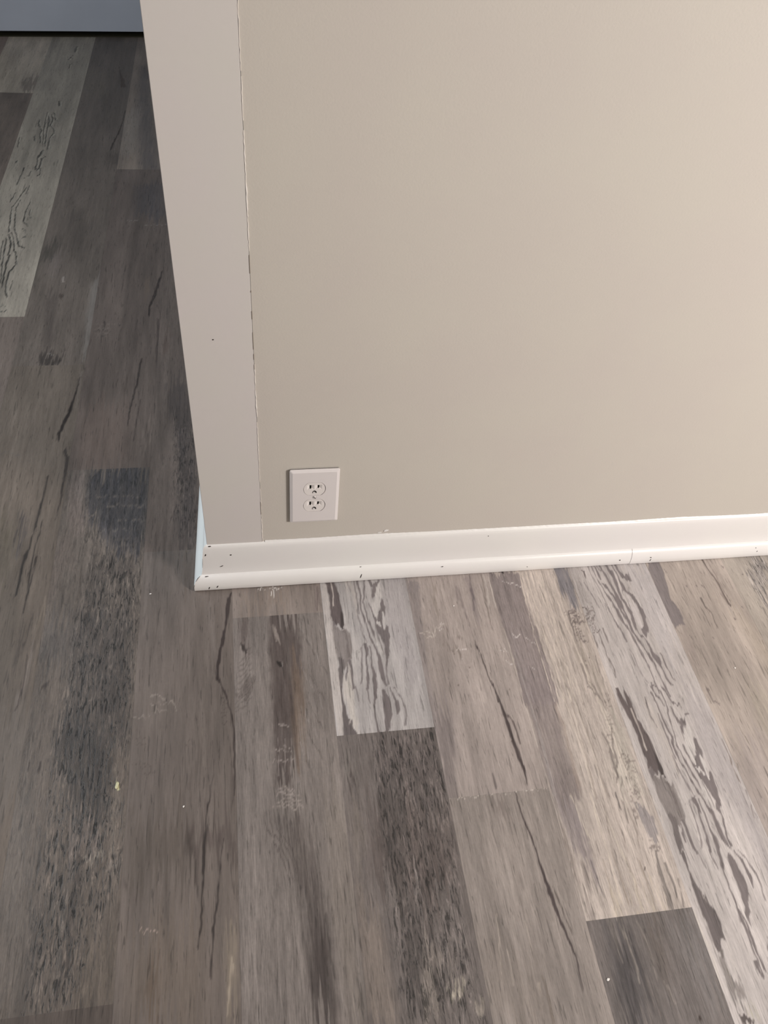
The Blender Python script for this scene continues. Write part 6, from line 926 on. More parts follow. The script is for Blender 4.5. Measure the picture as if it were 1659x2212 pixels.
def paint_patch(us, vs):
    """albedo and grain weights of the vinyl print, sampled on a lattice of the floor"""
    nu, nv = len(us), len(vs)
    U, V = np.meshgrid(us, vs, indexing='ij')
    tone = np.full((nu, nv, 3), 0.2, np.float32)
    wt = np.zeros((nu, nv, 2), np.float32)
    mid = np.minimum(np.maximum(us, us[0]), us[-1])
    kk = np.floor((us - POFF) / PW_).astype(int)
    rnd = random.Random(11)
    for k in range(kk.min(), kk.max() + 1):
        ii = np.where(kk == k)[0]
        if not len(ii): continue
        sl = SEG.get(k)
        if not sl:
            b = rnd.uniform(0.12, 0.3)
            sl = [(-9, 9, [b, b * .88, b * .78], 0.2 * rnd.random(), 0.5)]
        for v0, v1, col, bark, streak in sl:
            jj = np.where((vs >= v0) & (vs < v1))[0]
            if not len(jj): continue
            s = np.ix_(ii, jj)
            tone[s] = col
            wt[ii[0]:ii[-1] + 1, jj[0]:jj[-1] + 1] = (bark, streak)
    # soft cloudy drift of tone along the grain
    n1 = vnoise(U * 26 + 7, V * 4.2 + 3, 1); n2 = vnoise(U * 70, V * 11, 2); n3 = vnoise(U * 12, V * 9 + 5, 3)
    n4 = vnoise(U * 190, V * 13, 4)
    f = 1 + 0.26 * (n1 - 0.5) + 0.22 * (n2 - 0.5) + 0.18 * (n3 - 0.5) + 0.20 * (n4 - 0.5)
    tone *= f[..., None]
    # ragged print edges
    WU = (vnoise(U * 420, V * 45, 5) - 0.5) * 0.0022 + (vnoise(U * 150, V * 120, 6) - 0.5) * 0.0016
    WV = (vnoise(U * 300, V * 60, 7) - 0.5) * 0.010
    WS = (vnoise(U * 520, V * 12, 8) - 0.5) + 0.5 * (vnoise(U * 230, V * 7, 9) - 0.5)
    OP = 0.62 + 0.5 * vnoise(U * 430, V * 26, 10) + 0.26 * vnoise(U * 110, V * 16, 12)
    for ft in FLOOR['F']:
        for shift in ((False, True) if ft[6] else (False,)):
            pts = np.array(ft[5], dtype=np.float64)
            if shift:
                pts = pts.copy(); pts[:, 0] -= 3 * PW_; pts[:, 1] += FLOOR['DV']
            cen = pts[:, :2].mean(0)
            k = int(math.floor((cen[0] - POFF) / PW_))
            sl = SEG.get(k, [(-9, 9, 0, 0, 0)])
            seg = sl[0] if shift else None
            for s in sl:
                if not shift and s[0] <= cen[1] < s[1]: seg = s
            if seg is None: seg = sl[0]
            fe = ft[3] * (1.7 if ft[3] > 0.0035 else 1.0)
            mg = fe * 1.2 + (0.006 if ft[3] < 0.003 else 0.05) + (pts[:, 2].max() / 2 if ft[0] == 's' else 0)
            u0 = max(pts[:, 0].min() - mg, seam(k)); u1 = min(pts[:, 0].max() + mg, seam(k + 1))
            v0 = max(pts[:, 1].min() - mg, seg[0]); v1 = min(pts[:, 1].max() + mg, seg[1])
            i0, i1 = np.searchsorted(us, [u0, u1]); j0, j1 = np.searchsorted(vs, [v0, v1])
            if i1 <= i0 or j1 <= j0: continue
            rg = ft[4]
            sf = min(1.0, max(0.0, (fe - 0.0015) / 0.008))
            A = U[i0:i1, j0:j1] + WU[i0:i1, j0:j1] * rg * (1 + sf)
            B = V[i0:i1, j0:j1] + WV[i0:i1, j0:j1] * rg + WS[i0:i1, j0:j1] * 0.09 * sf
            if ft[0] == 's':
                best = np.full(A.shape, 1e9)
                for (x0, y0, w0), (x1, y1, w1) in zip(pts[:-1], pts[1:]):
                    dx, dy = x1 - x0, y1 - y0
                    L2 = dx * dx + dy * dy + 1e-12
                    t = np.clip(((A - x0) * dx + (B - y0) * dy) / L2, 0, 1)
                    d = np.hypot(A - x0 - t * dx, B - y0 - t * dy) - (w0 + (w1 - w0) * t) / 2
                    np.minimum(best, d, out=best)
                sd = -best
            else:
                best = np.full(A.shape, 1e9); ins = np.zeros(A.shape, bool)
                m = len(pts)
                for a in range(m):
                    x0, y0 = pts[a]; x1, y1 = pts[(a + 1) % m]
                    dx, dy = x1 - x0, y1 - y0
                    L2 = dx * dx + dy * dy + 1e-12
                    t = np.clip(((A - x0) * dx + (B - y0) * dy) / L2, 0, 1)
                    np.minimum(best, np.hypot(A - x0 - t * dx, B - y0 - t * dy), out=best)
                    if abs(dy) > 1e-9:
                        c = ((y0 > B) != (y1 > B)) & (A < (x1 - x0) * (B - y0) / (y1 - y0) + x0)
                        ins ^= c
                sd = np.where(ins, best, -best)
            m = np.clip(0.5 + sd / fe, 0, 1)
            m = m * m * (3 - 2 * m)
            if sf > 0 and ft[0] != 'w': m = m * np.clip(1 - sf + sf * OP[i0:i1, j0:j1], 0, 1.15)
            if ft[0] == 'w':
                ch = ft[1]
                wt[i0:i1, j0:j1, ch] = wt[i0:i1, j0:j1, ch] * (1 - m) + ft[2] * m
            else:
                m = np.clip(m * ft[2], 0, 1)[..., None]
                fl = f[i0:i1, j0:j1, None] ** 0.5
                tone[i0:i1, j0:j1] = tone[i0:i1, j0:j1] * (1 - m) + np.array(ft[1], np.float32) * fl * m
    return U, V, tone, wt

def axis(a, b, st, extra):
    base = np.arange(a, b, st)
    ex = [e + d for e in extra if a < e < b for d in (-0.00025, 0.00025)]
    base = np.array([x for x in base if not any(abs(x - e) < st * 0.35 for e in extra)])
    return np.array(sorted(list(base) + ex + [b]))

us_seams = [seam(k) for k in range(-14, 12)]
v_ends = sorted({s[0] for l in SEG.values() for s in l if -8 < s[0] < 8})
FX0, FX1, FV0, FV1, HV1 = -0.86, 1.36, -1.0, 0.02, 2.74
patches = [(axis(FX0, FX1, 0.00135, us_seams), axis(FV0, FV1, 0.0026, v_ends)),
           (axis(-1.3, 0.06, 0.0021, us_seams), axis(FV1, HV1, 0.0052, v_ends))]
verts, faces, tones, wts = [], [], [], []
base = 0
for us, vs in patches:
    U, V, tone, wt = paint_patch(us, vs)
    nu, nv = U.shape
    verts.append(np.stack([U.ravel(), V.ravel(), np.zeros(U.size)], 1))
    idx = np.arange(nu * nv).reshape(nu, nv) + base
    faces.append(np.stack([idx[:-1, :-1], idx[1:, :-1], idx[1:, 1:], idx[:-1, 1:]], -1).reshape(-1, 4))
    tones.append(tone.reshape(-1, 3)); wts.append(wt.reshape(-1, 2))
    base += nu * nv
def plain(x0, x1, y0, y1):
    global base
    verts.append(np.array([(x0, y0, 0), (x1, y0, 0), (x1, y1, 0), (x0, y1, 0)], float))
    faces.append(np.array([[base, base + 1, base + 2, base + 3]]))
    tones.append(np.tile([[0.22, 0.19, 0.17]], (4, 1))); wts.append(np.tile([[0.1, 0.5]], (4, 1)))
    base += 4
plain(-1.72, 3.02, -3.02, FV0); plain(-1.72, FX0, FV0, FV1); plain(FX1, 3.02, FV0, FV1)
plain(-1.72, -1.3, FV1, HV1); plain(0.06, 3.02, FV1, 0.2)
verts = np.concatenate(verts).astype(np.float32); faces = np.concatenate(faces).astype(np.int32)
tones = np.concatenate(tones).astype(np.float32); wts = np.concatenate(wts).astype(np.float32)
me = bpy.data.meshes.new('floor')
me.vertices.add(len(verts)); me.vertices.foreach_set('co', verts.ravel())
me.loops.add(faces.size); me.loops.foreach_set('vertex_index', faces.ravel())
me.polygons.add(len(faces)); me.polygons.foreach_set('loop_start', np.arange(0, faces.size, 4, dtype=np.int32))
me.update(calc_edges=True)
ca = me.color_attributes.new('print_tone', 'FLOAT_COLOR', 'POINT')
ca.data.foreach_set('color', np.concatenate([np.clip(tones, 0.002, 1), np.ones((len(tones), 1), np.float32)], 1).ravel())
cw = me.color_attributes.new('grain_weight', 'FLOAT_COLOR', 'POINT')
cw.data.foreach_set('color', np.concatenate([wts, np.zeros((len(wts), 1), np.float32), np.ones((len(wts), 1), np.float32)], 1).astype(np.float32).ravel())

def floor_material():
    m, nt, b = mat('weathered_grey_vinyl_plank')
    L = nt.links.new
    tc = N(nt, 'ShaderNodeTexCoord')
    at = N(nt, 'ShaderNodeAttribute', attribute_name='print_tone')
    aw = N(nt, 'ShaderNodeAttribute', attribute_name='grain_weight')
    sw = N(nt, 'ShaderNodeSeparateColor'); L(aw.outputs['Color'], sw.inputs[0])
    def noise(sx, sy, det=3.0, rough=0.6, off=0.0, dist=0.0):
        mp = N(nt, 'ShaderNodeMapping'); mp.inputs['Scale'].default_value = (sx, sy, 1); mp.inputs['Location'].default_value = (off, off, 0)
        L(tc.outputs['Object'], mp.inputs[0])
        n = N(nt, 'ShaderNodeTexNoise'); n.inputs['Scale'].default_value = 1.0; n.inputs['Detail'].default_value = det
        n.inputs['Roughness'].default_value = rough; n.inputs['Distortion'].default_value = dist
        L(mp.outputs[0], n.inputs['Vector'])
        return n.outputs['Fac']
    def math_(op, a, c, cl=False):
        n = N(nt, 'ShaderNodeMath', operation=op); n.use_clamp = cl
        for i, v in enumerate((a, c)):
            if hasattr(v, 'links'): L(v, n.inputs[i])
            else: n.inputs[i].default_value = v
        return n.outputs[0]
    def ramp(x, lo, hi):
        n = N(nt, 'ShaderNodeMapRange'); n.interpolation_type = 'SMOOTHSTEP'
        L(x, n.inputs[0]); n.inputs[1].default_value = lo; n.inputs[2].default_value = hi
        return n.outputs[0]
    fine = noise(620, 42, 4, 0.65)                 # hair-fine grain
    mid = noise(150, 9, 3, 0.6, 3.1, 0.3)          # broader grain
    speck = noise(260, 200, 2, 0.5, 9.0)
    barkn = noise(250, 40, 4, 0.68, 5.5, 1.0)
    barkb = noise(120, 40, 3, 0.6, 1.5, 0.8)
    # grain factor
    g = math_('ADD', math_('MULTIPLY', math_('SUBTRACT', fine, 0.5), 1.2), math_('MULTIPLY', math_('SUBTRACT', mid, 0.5), 0.85))
    g = math_('ADD', g, math_('MULTIPLY', math_('SUBTRACT', speck, 0.5), 0.22))
    sk = math_('ADD', math_('MULTIPLY', sw.outputs[1], 0.9), 0.25)
    g = math_('ADD', math_('MULTIPLY', g, sk), 1.0)
    # sparse dark flecks lying along the grain
    fl = noise(300, 24, 3, 0.6, 12.0, 0.6)
    g = math_('MULTIPLY', g, math_('SUBTRACT', 1.0, math_('MULTIPLY', ramp(fl, 0.58, 0.68), 0.38)))
    g = math_('MULTIPLY', g, math_('ADD', 1.0, math_('MULTIPLY', ramp(fl, 0.38, 0.28), 0.16)))
    # dark broken bark-like fissures
    fis = math_('MULTIPLY', ramp(barkn, 0.49, 0.59), ramp(barkb, 0.34, 0.54))
    fis = math_('MULTIPLY', fis, sw.outputs[0])
    lite = math_('MULTIPLY', ramp(barkn, 0.46, 0.34), sw.outputs[0])
    g = math_('MULTIPLY', g, math_('SUBTRACT', 1.0, math_('MULTIPLY', fis, 0.80)))
    g = math_('MULTIPLY', g, math_('ADD', 1.0, math_('MULTIPLY', lite, 0.75)))
    # bevelled plank seams
    sx = N(nt, 'ShaderNodeSeparateXYZ'); L(tc.outputs['Object'], sx.inputs[0])
    fr = math_('FRACT', math_('DIVIDE', math_('SUBTRACT', sx.outputs[0], POFF - 10 * PW_), PW_), 0)
    ed = math_('MINIMUM', fr, math_('SUBTRACT', 1.0, fr))
    sm = N(nt, 'ShaderNodeMapRange'); L(ed, sm.inputs[0]); sm.inputs[1].default_value = 0.0; sm.inputs[2].default_value = 0.0045
    sm.inputs[3].default_value = 0.80; sm.inputs[4].default_value = 1.0
    g = math_('MULTIPLY', g, sm.outputs[0])
    mv = N(nt, 'ShaderNodeVectorMath', operation='SCALE'); L(at.outputs['Color'], mv.inputs[0]); L(g, mv.inputs['Scale'])
    L(mv.outputs[0], b.inputs['Base Color'])
    rr = N(nt, 'ShaderNodeMapRange'); L(mid, rr.inputs[0]); rr.inputs[1].default_value = 0.3; rr.inputs[2].default_value = 0.7
    rr.inputs[3].default_value = 0.42; rr.inputs[4].default_value = 0.56; L(rr.outputs[0], b.inputs['Roughness'])
    b.inputs['Specular IOR Level'].default_value = 0.5
    hb = math_('ADD', math_('MULTIPLY', fine, 0.6), math_('MULTIPLY', fis, -1.2))
    bp = N(nt, 'ShaderNodeBump'); bp.inputs['Strength'].default_value = 0.35; bp.inputs['Distance'].default_value = 0.0006
    L(hb, bp.inputs['Height']); L(bp.outputs[0], b.inputs['Normal'])
    return m
me.materials.append(floor_material())
floor = bpy.data.objects.new('floor', me); C.objects.link(floor)
floor.rotation_euler = (0, 0, FLOOR['PSI'])
tag(floor, kind='structure')
# ------------------------------------------------------------------ room shell
TILT = math.tan(0.030)              # the hall side of the wall is not quite square to its face
XR, YB, YN, XL, H = 3.0, 2.72, -3.0, -1.7, 2.44
JX = 0.0927                         # joint between the flat corner casing and the wall board

bm = bmesh.new(); box(bm, JX, XR, 0.0, 0.114, 0.0, H)
tag(link('wall_front', bm, M_WALL), kind='structure')
bm = bmesh.new(); prism(bm, [(0.001, 0.0), (JX, 0.0005), (JX, 0.114), (JX + 0.03, YB), (TILT * YB, YB)], 0.0, H)
tag(link('wall_hall', bm, M_HALL), kind='structure')
bm = bmesh.new(); box(bm, XR, XR + 0.1, YN, 0.114, 0.0, H)
tag(link('wall_right', bm, M_WALL), kind='structure')
bm = bmesh.new(); box(bm, XL - 0.1, XL, YN, YB + 0.1, 0.0, H)
tag(link('wall_left', bm, M_HALL), kind='structure')
bm = bmesh.new(); box(bm, XL, XR, YN - 0.1, YN, 0.0, H)
tag(link('wall_near', bm, M_WALL), kind='structure')
bm = bmesh.new(); box(bm, XL - 0.1, XR + 0.1, YN - 0.1, YB + 0.1, H, H + 0.1)
tag(link('ceiling', bm, M_CEIL), kind='structure')
bm = bmesh.new(); box(bm, XL, 0.1, YB, YB + 0.1, 0.0, H)
tag(link('wall_back', bm, M_HALL), kind='structure')

# flat casing board down the outside corner, skim-painted flush with the wall
bm = bmesh.new(); box(bm, 0.0, JX - 0.0006, -0.0012, 0.0, 0.09, H)
bmesh.ops.bevel(bm, geom=[e for e in bm.edges if abs(e.verts[0].co.z - e.verts[1].co.z) > 1], offset=0.0005, segments=2, affect='EDGES')
casing = tag(link('trim_1', bm, M_CASE), kind='structure')

# caulk bead in the joint: broken into runs of uneven width, with open gaps between
def bead(bm, x, z0, z1, wd, seed):
    rnd = random.Random(seed)
    n = max(3, int((z1 - z0) / 0.004))
    prev = None
    for i in range(n + 1):
        t = i / n
        ww = wd * (0.55 + 0.45 * math.sin(math.pi * min(1, max(0, t)))) * rnd.uniform(0.7, 1.3)
        xc = x + rnd.uniform(-0.0003, 0.0003)
        z = z0 + (z1 - z0) * t
        ring = [bm.verts.new(q) for q in ((xc - ww / 2, -0.0008, z), (xc - ww * .2, -0.0008 - ww * .55, z), (xc + ww * .2, -0.0004 - ww * .5, z), (xc + ww / 2, 0.0002, z))]
        if prev:
            for k in range(3):
                bm.faces.new((prev[k], prev[k + 1], ring[k + 1], ring[k]))
        prev = ring
bm = bmesh.new()
for i, (z0, z1, wd) in enumerate([(0.8, 0.845, 0.0016), (0.74, 0.79, 0.0022), (0.69, 0.745, 0.003), (0.645, 0.69, 0.0018),
                                  (0.43, 0.475, 0.0022), (0.38, 0.43, 0.003), (0.27, 0.37, 0.002), (0.245, 0.275, 0.0018),
                                  (0.16, 0.23, 0.0016), (0.1, 0.16, 0.0024), (0.85, 1.4, 0.0016)]):
    bead(bm, JX, z0, z1, wd * 0.62, i)
link('caulk_bead', bm, M_CAULK, casing, True)
bm = bmesh.new()
for z0, z1, wd in [(0.615, 0.64, 0.0012), (0.548, 0.560, 0.0013), (0.5, 0.527, 0.0009), (0.483, 0.492, 0.0011), (0.466, 0.474, 0.0009), (0.17, 0.2, 0.001), (0.588, 0.590, 0.0014)]:
    box(bm, JX - 0.0003 - wd * .4, JX - 0.0003 + wd * .4, -0.0014, 0.0, z0, z1)
link('open_crack', bm, M_JOINT, casing)

# baseboard and shoe moulding: (distance from wall, height)
BOARD = [(0.0, 0.1008), (0.0022, 0.1003), (0.0042, 0.0975), (0.0054, 0.092), (0.0064, 0.083), (0.0073, 0.072), (0.0080, 0.060),
         (0.0086, 0.049), (0.0094, 0.041), (0.0105, 0.034), (0.0112, 0.026), (0.0112, 0.002), (0.0, 0.002)]
SHOE = [(0.0100, 0.0325), (0.0128, 0.0315), (0.0160, 0.0288), (0.0187, 0.0240), (0.0207, 0.0180), (0.0218, 0.0110), (0.0220, 0.0030),
        (0.0212, 0.0012), (0.0100, 0.0012)]
SF = 1.33                            # the side run stands a little prouder

def moulding(name, prof, x0, x1, mitre, m=M_TRIM, dd=0.0, dz=0.0, seed=0):
    """run along the front face from x0 to x1; mitre=True cuts its left end at the outside corner"""
    rnd = random.Random(seed)
    bm = bmesh.new()
    xs = [x0] + [x0 + (x1 - x0) * i / 60 for i in range(1, 61)]
    rings = []
    for i, x in enumerate(xs):
        wob = 0.0 if i == 0 else rnd.uniform(-0.00018, 0.00018)
        ring = []
        for d, z in prof:
            xx = -SF * d + 0.0003 if (mitre and i == 0) else x
            yy = -(d + (dd if d > 0 else 0))
            ring.append(bm.verts.new((xx, yy - (wob if 0 < d else 0), z + (dz if z > 0.01 else 0))))
        rings.append(ring)
    n = len(prof)
    for a, b in zip(rings, rings[1:]):
        for k in range(n):
            bm.faces.new((a[k], a[(k + 1) % n], b[(k + 1) % n], b[k]))
    bm.faces.new(rings[0]); bm.faces.new(rings[-1][::-1])
    o = link(name, bm, m)
    for p in o.data.polygons:
        p.use_smooth = len(p.vertices) == 4
    e = o.modifiers.new('split', 'EDGE_SPLIT'); e.split_angle = math.radians(50)
    return tag(o, kind='structure')

def side_run(name, prof, m=M_TRIM):
    bm = bmesh.new()
    rings = []
    for y in [None, 0.3, 0.9, 1.6, 2.6]:
        ring = []
        for d, z in prof:
            yy = -d - 0.0003 if y is None else y
            ring.append(bm.verts.new((-SF * d + TILT * max(yy, 0), yy, z)))
        rings.append(ring)
    n = len(prof)
    for a, b in zip(rings, rings[1:]):
        for k in range(n):
            bm.faces.new((a[k], a[(k + 1) % n], b[(k + 1) % n], b[k]))
    bm.faces.new(rings[0]); bm.faces.new(rings[-1][::-1])
    o = link(name, bm, m)
    for p in o.data.polygons:
        p.use_smooth = len(p.vertices) == 4
    e = o.modifiers.new('split', 'EDGE_SPLIT'); e.split_angle = math.radians(50)
    return tag(o, kind='structure')

bb = moulding('baseboard_front', BOARD, 0.0, XR, True, seed=1)
sh1 = moulding('trim_2', SHOE, 0.0, 0.7772, True, seed=2)
sh2 = moulding('trim_3', SHOE, 0.7774, XR, False, dd=0.0008, dz=0.0006, seed=3)
M_TRIM_COOL = paint('trim_paint_cool_light', (0.76, 0.775, 0.765), 0.35, bump=0.02, bscale=80)  # white trim with the cool hall light tinted into its colour
side_run('baseboard_hall', BOARD, M_TRIM_COOL)
side_run('trim_4', SHOE, M_TRIM_COOL)
# caulk along the top of the baseboard, lumpy
bm = bmesh.new()
rnd = random.Random(9); prev = None
for i in range(420):
    x = JX + 0.004 + i * 0.003
    a = 0.0010 + 0.0012 * (0.5 + 0.5 * math.sin(x * 9.0)) * (0.5 + 0.5 * math.sin(x * 23 + 1)) + rnd.uniform(0, 0.0004)
    ring = [bm.verts.new(q) for q in ((x, -0.0002, 0.1005 + a * 1.7), (x, -a * 0.7, 0.1005 + a), (x, -a - 0.001, 0.1002))]
    if prev:
        for k in range(2):
            bm.faces.new((prev[k], prev[k + 1], ring[k + 1], ring[k]))
    prev = ring
link('caulk_bead', bm, M_TRIM, bb, True)

# chips knocked in the paint: small irregular flakes of bare material
def chip(parent, c, n, ln, wd, ang, seed, m=M_CHIP, name='paint_chip'):
    rnd = random.Random(seed)
    n = Vector(n).normalized()
    ux = Vector((1, 0, 0)); uz = n.cross(ux).normalized()
    if uz.z < 0: uz = -uz
    a = math.cos(ang) * ux + math.sin(ang) * uz; b = -math.sin(ang) * ux + math.cos(ang) * uz
    bm = bmesh.new()
    top, bot = [], []
    for i in range(9):
        t = 2 * math.pi * i / 9; r = rnd.uniform(0.7, 1.15)
        q = Vector(c) + a * (ln / 2 * r * math.cos(t)) + b * (wd / 2 * r * math.sin(t))
        top.append(bm.verts.new(q + n * 0.0003)); bot.append(bm.verts.new(q - n * 0.0006))
    bm.faces.new(top); bm.faces.new(bot[::-1])
    for i in range(9):
        bm.faces.new((top[i], bot[i], bot[(i + 1) % 9], top[(i + 1) % 9]))
    return link(name, bm, m, parent)

def at_prof(prof, x, z):
    for (d0, z0), (d1, z1) in zip(prof, prof[1:]):
        if min(z0, z1) <= z <= max(z0, z1) and z0 != z1:
            t = (z - z0) / (z1 - z0)
            return (x, -(d0 + (d1 - d0) * t), z), (0, -(z0 - z1), (d1 - d0))
    return (x, -0.011, z), (0, -1, 0)
for i, (x, z, ln, wd, an) in enumerate([(0.004, 0.0985, .0055, .0022, 0), (-0.004, 0.080, .006, .002, 1.2), (0.038, 0.077, .003, .0028, 0),
                                        (0.021, 0.050, .008, .0016, .5), (0.375 + 0.115, 0.088, .0018, .0018, 0), (0.3065, 0.1005, .006, .004, .3)]):
    c, n = at_prof(BOARD, x, z); chip(bb, c, n, ln, wd, an, i)
for i, (x, z, ln, wd, an) in enumerate([(-0.006, 0.0305, .007, .0014, .1), (-0.003, 0.008, .008, .0018, 1.2), (0.011, 0.010, .006, .0024, 1.1),
                                        (0.264, 0.014, .010, .0018, 1.3), (0.263, 0.031, .004, .0012, .1), (0.412, 0.024, .005, .0014, .1),
                                        (0.574, 0.012, .0022, .0018, 0), (0.755, 0.014, .003, .0026, 0)]):
    c, n = at_prof(SHOE, x, z); chip(sh1, c, n, ln, wd, an, 20 + i)
for i, (x, z, ln, wd, an) in enumerate([(0.816, 0.017, .003, .0022, 0), (0.817, 0.011, .006, .0012, 1.4), (1.03, 0.024, .002, .0016, 0), (1.035, 0.016, .003, .0014, 1.2)]):
    c, n = at_prof(SHOE, x, z); chip(sh2, (c[0], c[1] - 0.0009, c[2]), n, ln, wd, an, 40 + i)

# ------------------------------------------------------------------ closed door at the end of the hall
DA = math.atan2(0.042, 0.468)
door = bpy.data.objects.new('door_1', None); C.objects.link(door)
door.location = (-0.7755, 2.620, 0.0); door.rotation_euler = (0, 0, DA)
tag(door, kind='structure')
bm = bmesh.new(); box(bm, 0.0, 0.765, 0.0, 0.035, 0.0170, 2.03)
bmesh.ops.bevel(bm, geom=bm.edges[:], offset=0.0015, segments=2, affect='EDGES')
link('door_panel', bm, M_DOOR, door)
bm = bmesh.new(); box(bm, -0.06, -0.012, 0.0, 0.05, 0.0, 2.06)
link('door_jamb', bm, M_JAMB_GAP, door)
bm = bmesh.new(); box(bm, -0.012, 0.765, -0.007, 0.05, 0.0, 0.004)
link('threshold_shade', bm, M_JAMB_GAP, door)  # threshold coloured near-black to paint in the shadow under the door

# ------------------------------------------------------------------ wall outlet
OX, OZ = 0.1785, 0.2110
outlet = bpy.data.objects.new('wall_outlet', None); C.objects.link(outlet)
outlet.location = (OX, 0.0, OZ)
tag(outlet, 'white duplex electrical outlet on beige wall above the baseboard', 'outlet')
GAP = 0.0024                        # shadow gap between the plate and the wall
PW, PH = 0.0395, 0.0607             # half sizes of the cover plate
T = 0.0048                          # how far the plate face stands off the wall
def rrect(hw, hh, r, n=5):
    out = []
    for cx_, cz_, a0 in ((hw - r, hh - r, 0), (-hw + r, hh - r, 90), (-hw + r, -hh + r, 180), (hw - r, -hh + r, 270)):
        for i in range(n + 1):
            a = math.radians(a0 + 90 * i / n)
            out.append((cx_ + r * math.cos(a), cz_ + r * math.sin(a)))
    return out
def recep_outline(cz_, r, hh, n=40):
    out = []
    for i in range(n):
        a = 2 * math.pi * (i + 0.5) / n
        out.append((r * math.cos(a), cz_ + max(-hh, min(hh, r * math.sin(a)))))
    return out
bm = bmesh.new()
levels = [(0.0, 0.0006, 0.0), (0.0, 0.0004, 0.0008), (0.0, 0.0, 0.0022), (0.0004, 0.0, 0.0029), (0.0040, 0.0, T - 0.0003), (0.0046, 0.0, T)]
rings = []
for inset, extra, y in levels:
    rings.append([bm.verts.new((x, -y - GAP, z)) for x, z in rrect(PW - inset - extra, PH - inset - extra, 0.0022 if inset < .004 else 0.0016)])
n = len(rings[0])
for a, b in zip(rings, rings[1:]):
    for k in range(n):
        bm.faces.new((a[k], a[(k + 1) % n], b[(k + 1) % n], b[k]))
holes = [recep_outline(0.01905, 0.01795, 0.01475), recep_outline(-0.01905, 0.01795, 0.01475),
         [(0.0034 * math.cos(2 * math.pi * i / 16), 0.0034 * math.sin(2 * math.pi * i / 16)) for i in range(16)]]
YF = -T - GAP
outer_pts = [Vector((v.co.x, v.co.z, 0)) for v in rings[-1]]
loops = [outer_pts] + [[Vector((x, z, 0)) for x, z in h] for h in holes]
vv = list(rings[-1])
for h in holes:
    hv = [bm.verts.new((x, YF, z)) for x, z in h]
    vv += hv
    hb = [bm.verts.new((x, YF + 0.004, z)) for x, z in h]
    for k in range(len(h)):
        bm.faces.new((hv[k], hv[(k + 1) % len(h)], hb[(k + 1) % len(h)], hb[k]))
for tri in tessellate_polygon(loops):
    try: bm.faces.new([vv[i] for i in tri])
    except ValueError: pass
link('cover_plate', bm, M_PLATE, outlet)

def receptacle(cz_):
    """face of one receptacle as a relief: flat rim, dished lead-ins beside the blades, slots and ground hole"""
    st = 0.00040
    nx, nz = 90, 76
    def h(x, z):
        # x to the right, z up (metres, from the receptacle centre); returns depth below the face, and 1 inside a hole
        X, Z = x * 1000, z * 1000
        for sx, hh_ in ((-6.35, 3.8), (6.35, 3.3)):
            if abs(X - sx) < 1.12 and abs(Z - 5.6) < hh_: return 6.0, 1
        gz = Z + 6.8
        if (gz > 0 and math.hypot(X, gz) < 3.1) or (-2.4 < gz <= 0 and abs(X) < 3.1):
            return (6.0, 1) if gz > -1.5 or abs(X) > 2.2 else (2.5, 0)
        dp = 0.0
        for sx, hh_ in ((-6.35, 3.8), (6.35, 3.3)):
            for sg in (-1, 1):
                t = (X - sx) * sg
                if 0.9 < t < 5.6:
                    lo = 5.6 - hh_ - (t - 0.9) * 0.75
                    if lo < Z < 5.6 + hh_:
                        dp = max(dp, 1.9 * (1 - (t - 0.9) / 4.7))
        return dp, 0
    bm = bmesh.new()
    grid = {}
    for i in range(nx):
        for j in range(nz):
            x = (i - (nx - 1) / 2) * st; z = (j - (nz - 1) / 2) * st
            r = 0.01715
            if abs(z) > 0.0141: continue
            if math.hypot(x, z) > r + st: continue
            k = min(1, r / max(1e-9, math.hypot(x, z)))
            dp, ins = h(x, z)
            grid[i, j] = (bm.verts.new((x * k, dp / 1000, z * k)), ins)
    edge = []
    for i in range(nx - 1):
        for j in range(nz - 1):
            q = [(i, j), (i + 1, j), (i + 1, j + 1), (i, j + 1)]
            if all(p in grid for p in q):
                f = bm.faces.new([grid[p][0] for p in q])
                f.material_index = 1 if any(grid[p][1] for p in q) else 0
    # skirt
    be = [e for e in bm.edges if len(e.link_faces) == 1]
    r = bmesh.ops.extrude_edge_only(bm, edges=be)
    for v in [g for g in r['geom'] if isinstance(g, bmesh.types.BMVert)]:
        v.co.y = 0.004
    o = link('receptacle', bm, [M_RECEP, M_HOLE], outlet)
    o.location = (-0.0002, YF + 0.0002, cz_)
    return o
receptacle(0.01905)
receptacle(-0.01905)
# near-black filler behind the plate: paints in the shade of its rim and receptacle gaps
bm = bmesh.new(); box(bm, -0.0375, 0.0375, -GAP - 0.0003, -0.0001, -0.0587, 0.0587)
link('gap_shade_filler', bm, M_HOLE, outlet)
bm = bmesh.new()
bmesh.ops.create_uvsphere(bm, u_segments=20, v_segments=10, radius=0.0032)
for v in bm.verts: v.co = Vector((v.co.x, v.co.y * 0.35, v.co.z))
sc = link('screw', bm, M_METAL, outlet, True); sc.location = (0, YF + 0.0003, 0)
bm = bmesh.new(); box(bm, -0.0030, 0.0030, -0.00125, 0.0, -0.0004, 0.0004)
sl = link('screw_slot', bm, M_CHIP, sc); sl.rotation_euler = (0, math.radians(52), 0)

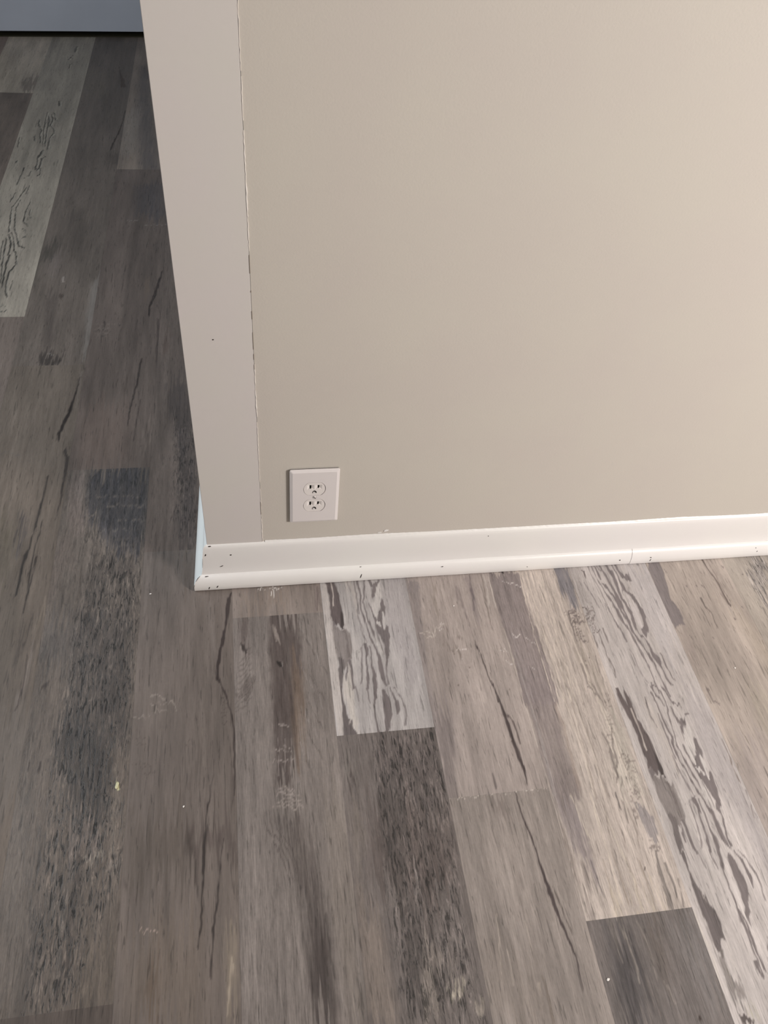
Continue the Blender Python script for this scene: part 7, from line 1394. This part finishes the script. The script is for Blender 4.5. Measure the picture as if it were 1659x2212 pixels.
# mitre at the outside corner: dark opening low down, hairline splits above
def mitre_crack(parent, prof, spans, r):
    pts = [Vector((-SF * d + 0.0003, -d, z)) for d, z in prof]
    for a, b in spans:
        bm = bmesh.new()
        seg = [p for p in pts if a <= p.z <= b]
        prev = None
        for i, p in enumerate(seg):
            rr = r * (0.5 if i in (0, len(seg) - 1) else 1.0)
            o = Vector((-0.8, -0.6, 0)) * 0.0003
            ring = [bm.verts.new(p + o + q * rr) for q in (Vector((0.7, -0.7, 0)), Vector((-0.5, -0.5, 0.5)), Vector((-0.7, 0.7, 0)), Vector((0.4, 0.4, -0.4)))]
            if prev:
                for k in range(4):
                    bm.faces.new((prev[k], prev[(k + 1) % 4], ring[(k + 1) % 4], ring[k]))
            prev = ring
        link('mitre_split', bm, M_CHIP, parent)
mitre_crack(sh1, SHOE, [(0.0005, 0.0182), (0.0235, 0.032)], 0.0006)
mitre_crack(bb, BOARD, [(0.045, 0.075)], 0.0004)
chip(casing, (0.0403, -0.0012, 0.517), (0, -1, 0), 0.0026, 0.0018, 0.2, 77)
chip(bb, (0.3045, -0.0006, 0.1115), (0, -1, 0.2), 0.009, 0.0042, 0.3, 78, M_TRIM, 'paint_flake')
chip(bb, (0.2935, -0.0006, 0.1075), (0, -1, 0.2), 0.008, 0.0020, 0.1, 79, M_TRIM, 'paint_flake')

# crumbs of dried paint lying on the planks
def crumb(x, y, ln, wd, ang, seed, m, label, nm='paint_crumb'):
    rnd = random.Random(seed)
    bm = bmesh.new()
    bmesh.ops.create_icosphere(bm, subdivisions=2, radius=1.0)
    for v in bm.verts:
        k = rnd.uniform(0.75, 1.15)
        v.co = Vector((v.co.x * ln / 2 * k, v.co.y * wd / 2 * k, (v.co.z * 0.5 + 0.5) * wd * 0.45))
    o = link(nm, bm, m)
    zmin = min(v.co.z for v in o.data.vertices)
    o.location = (x, y, -zmin); o.rotation_euler = (0, 0, ang)
    return tag(o, label, 'paint crumb', 'crumbs of dried paint on the floor')
M_CRUMB = flat('dried_white_paint', (0.80, 0.76, 0.72), 0.5)
M_YCRUMB = flat('dried_yellowish_paint', (0.58, 0.56, 0.36), 0.5)
crumb(-0.104, -0.0208, 0.0040, 0.0024, 0.2, 1, M_CRUMB, 'tiny white paint crumb on the floor left of the baseboard corner')
crumb(-0.1348, -0.3652, 0.0115, 0.0050, 1.3, 2, M_YCRUMB, 'yellowish paint crumb on the dark rough plank at lower left, largest of the crumbs')
crumb(0.5091, -0.6969, 0.0045, 0.0034, 0.4, 3, M_CRUMB, 'tiny white paint crumb on the dark plank at the bottom right')
crumb(0.4228, -0.0897, 0.0032, 0.0024, 0.9, 4, M_CRUMB, 'tiny white paint crumb on the beige plank, nearest the white baseboard')
crumb(0.8874, -0.2597, 0.0036, 0.0028, 0.1, 5, M_CRUMB, 'tiny white paint crumb on the plain beige plank at the right edge')
crumb(-0.0391, -0.4065, 0.0034, 0.0026, 1.0, 6, M_CRUMB, 'tiny white paint crumb on the dark brown plank beside the long crack at lower left')
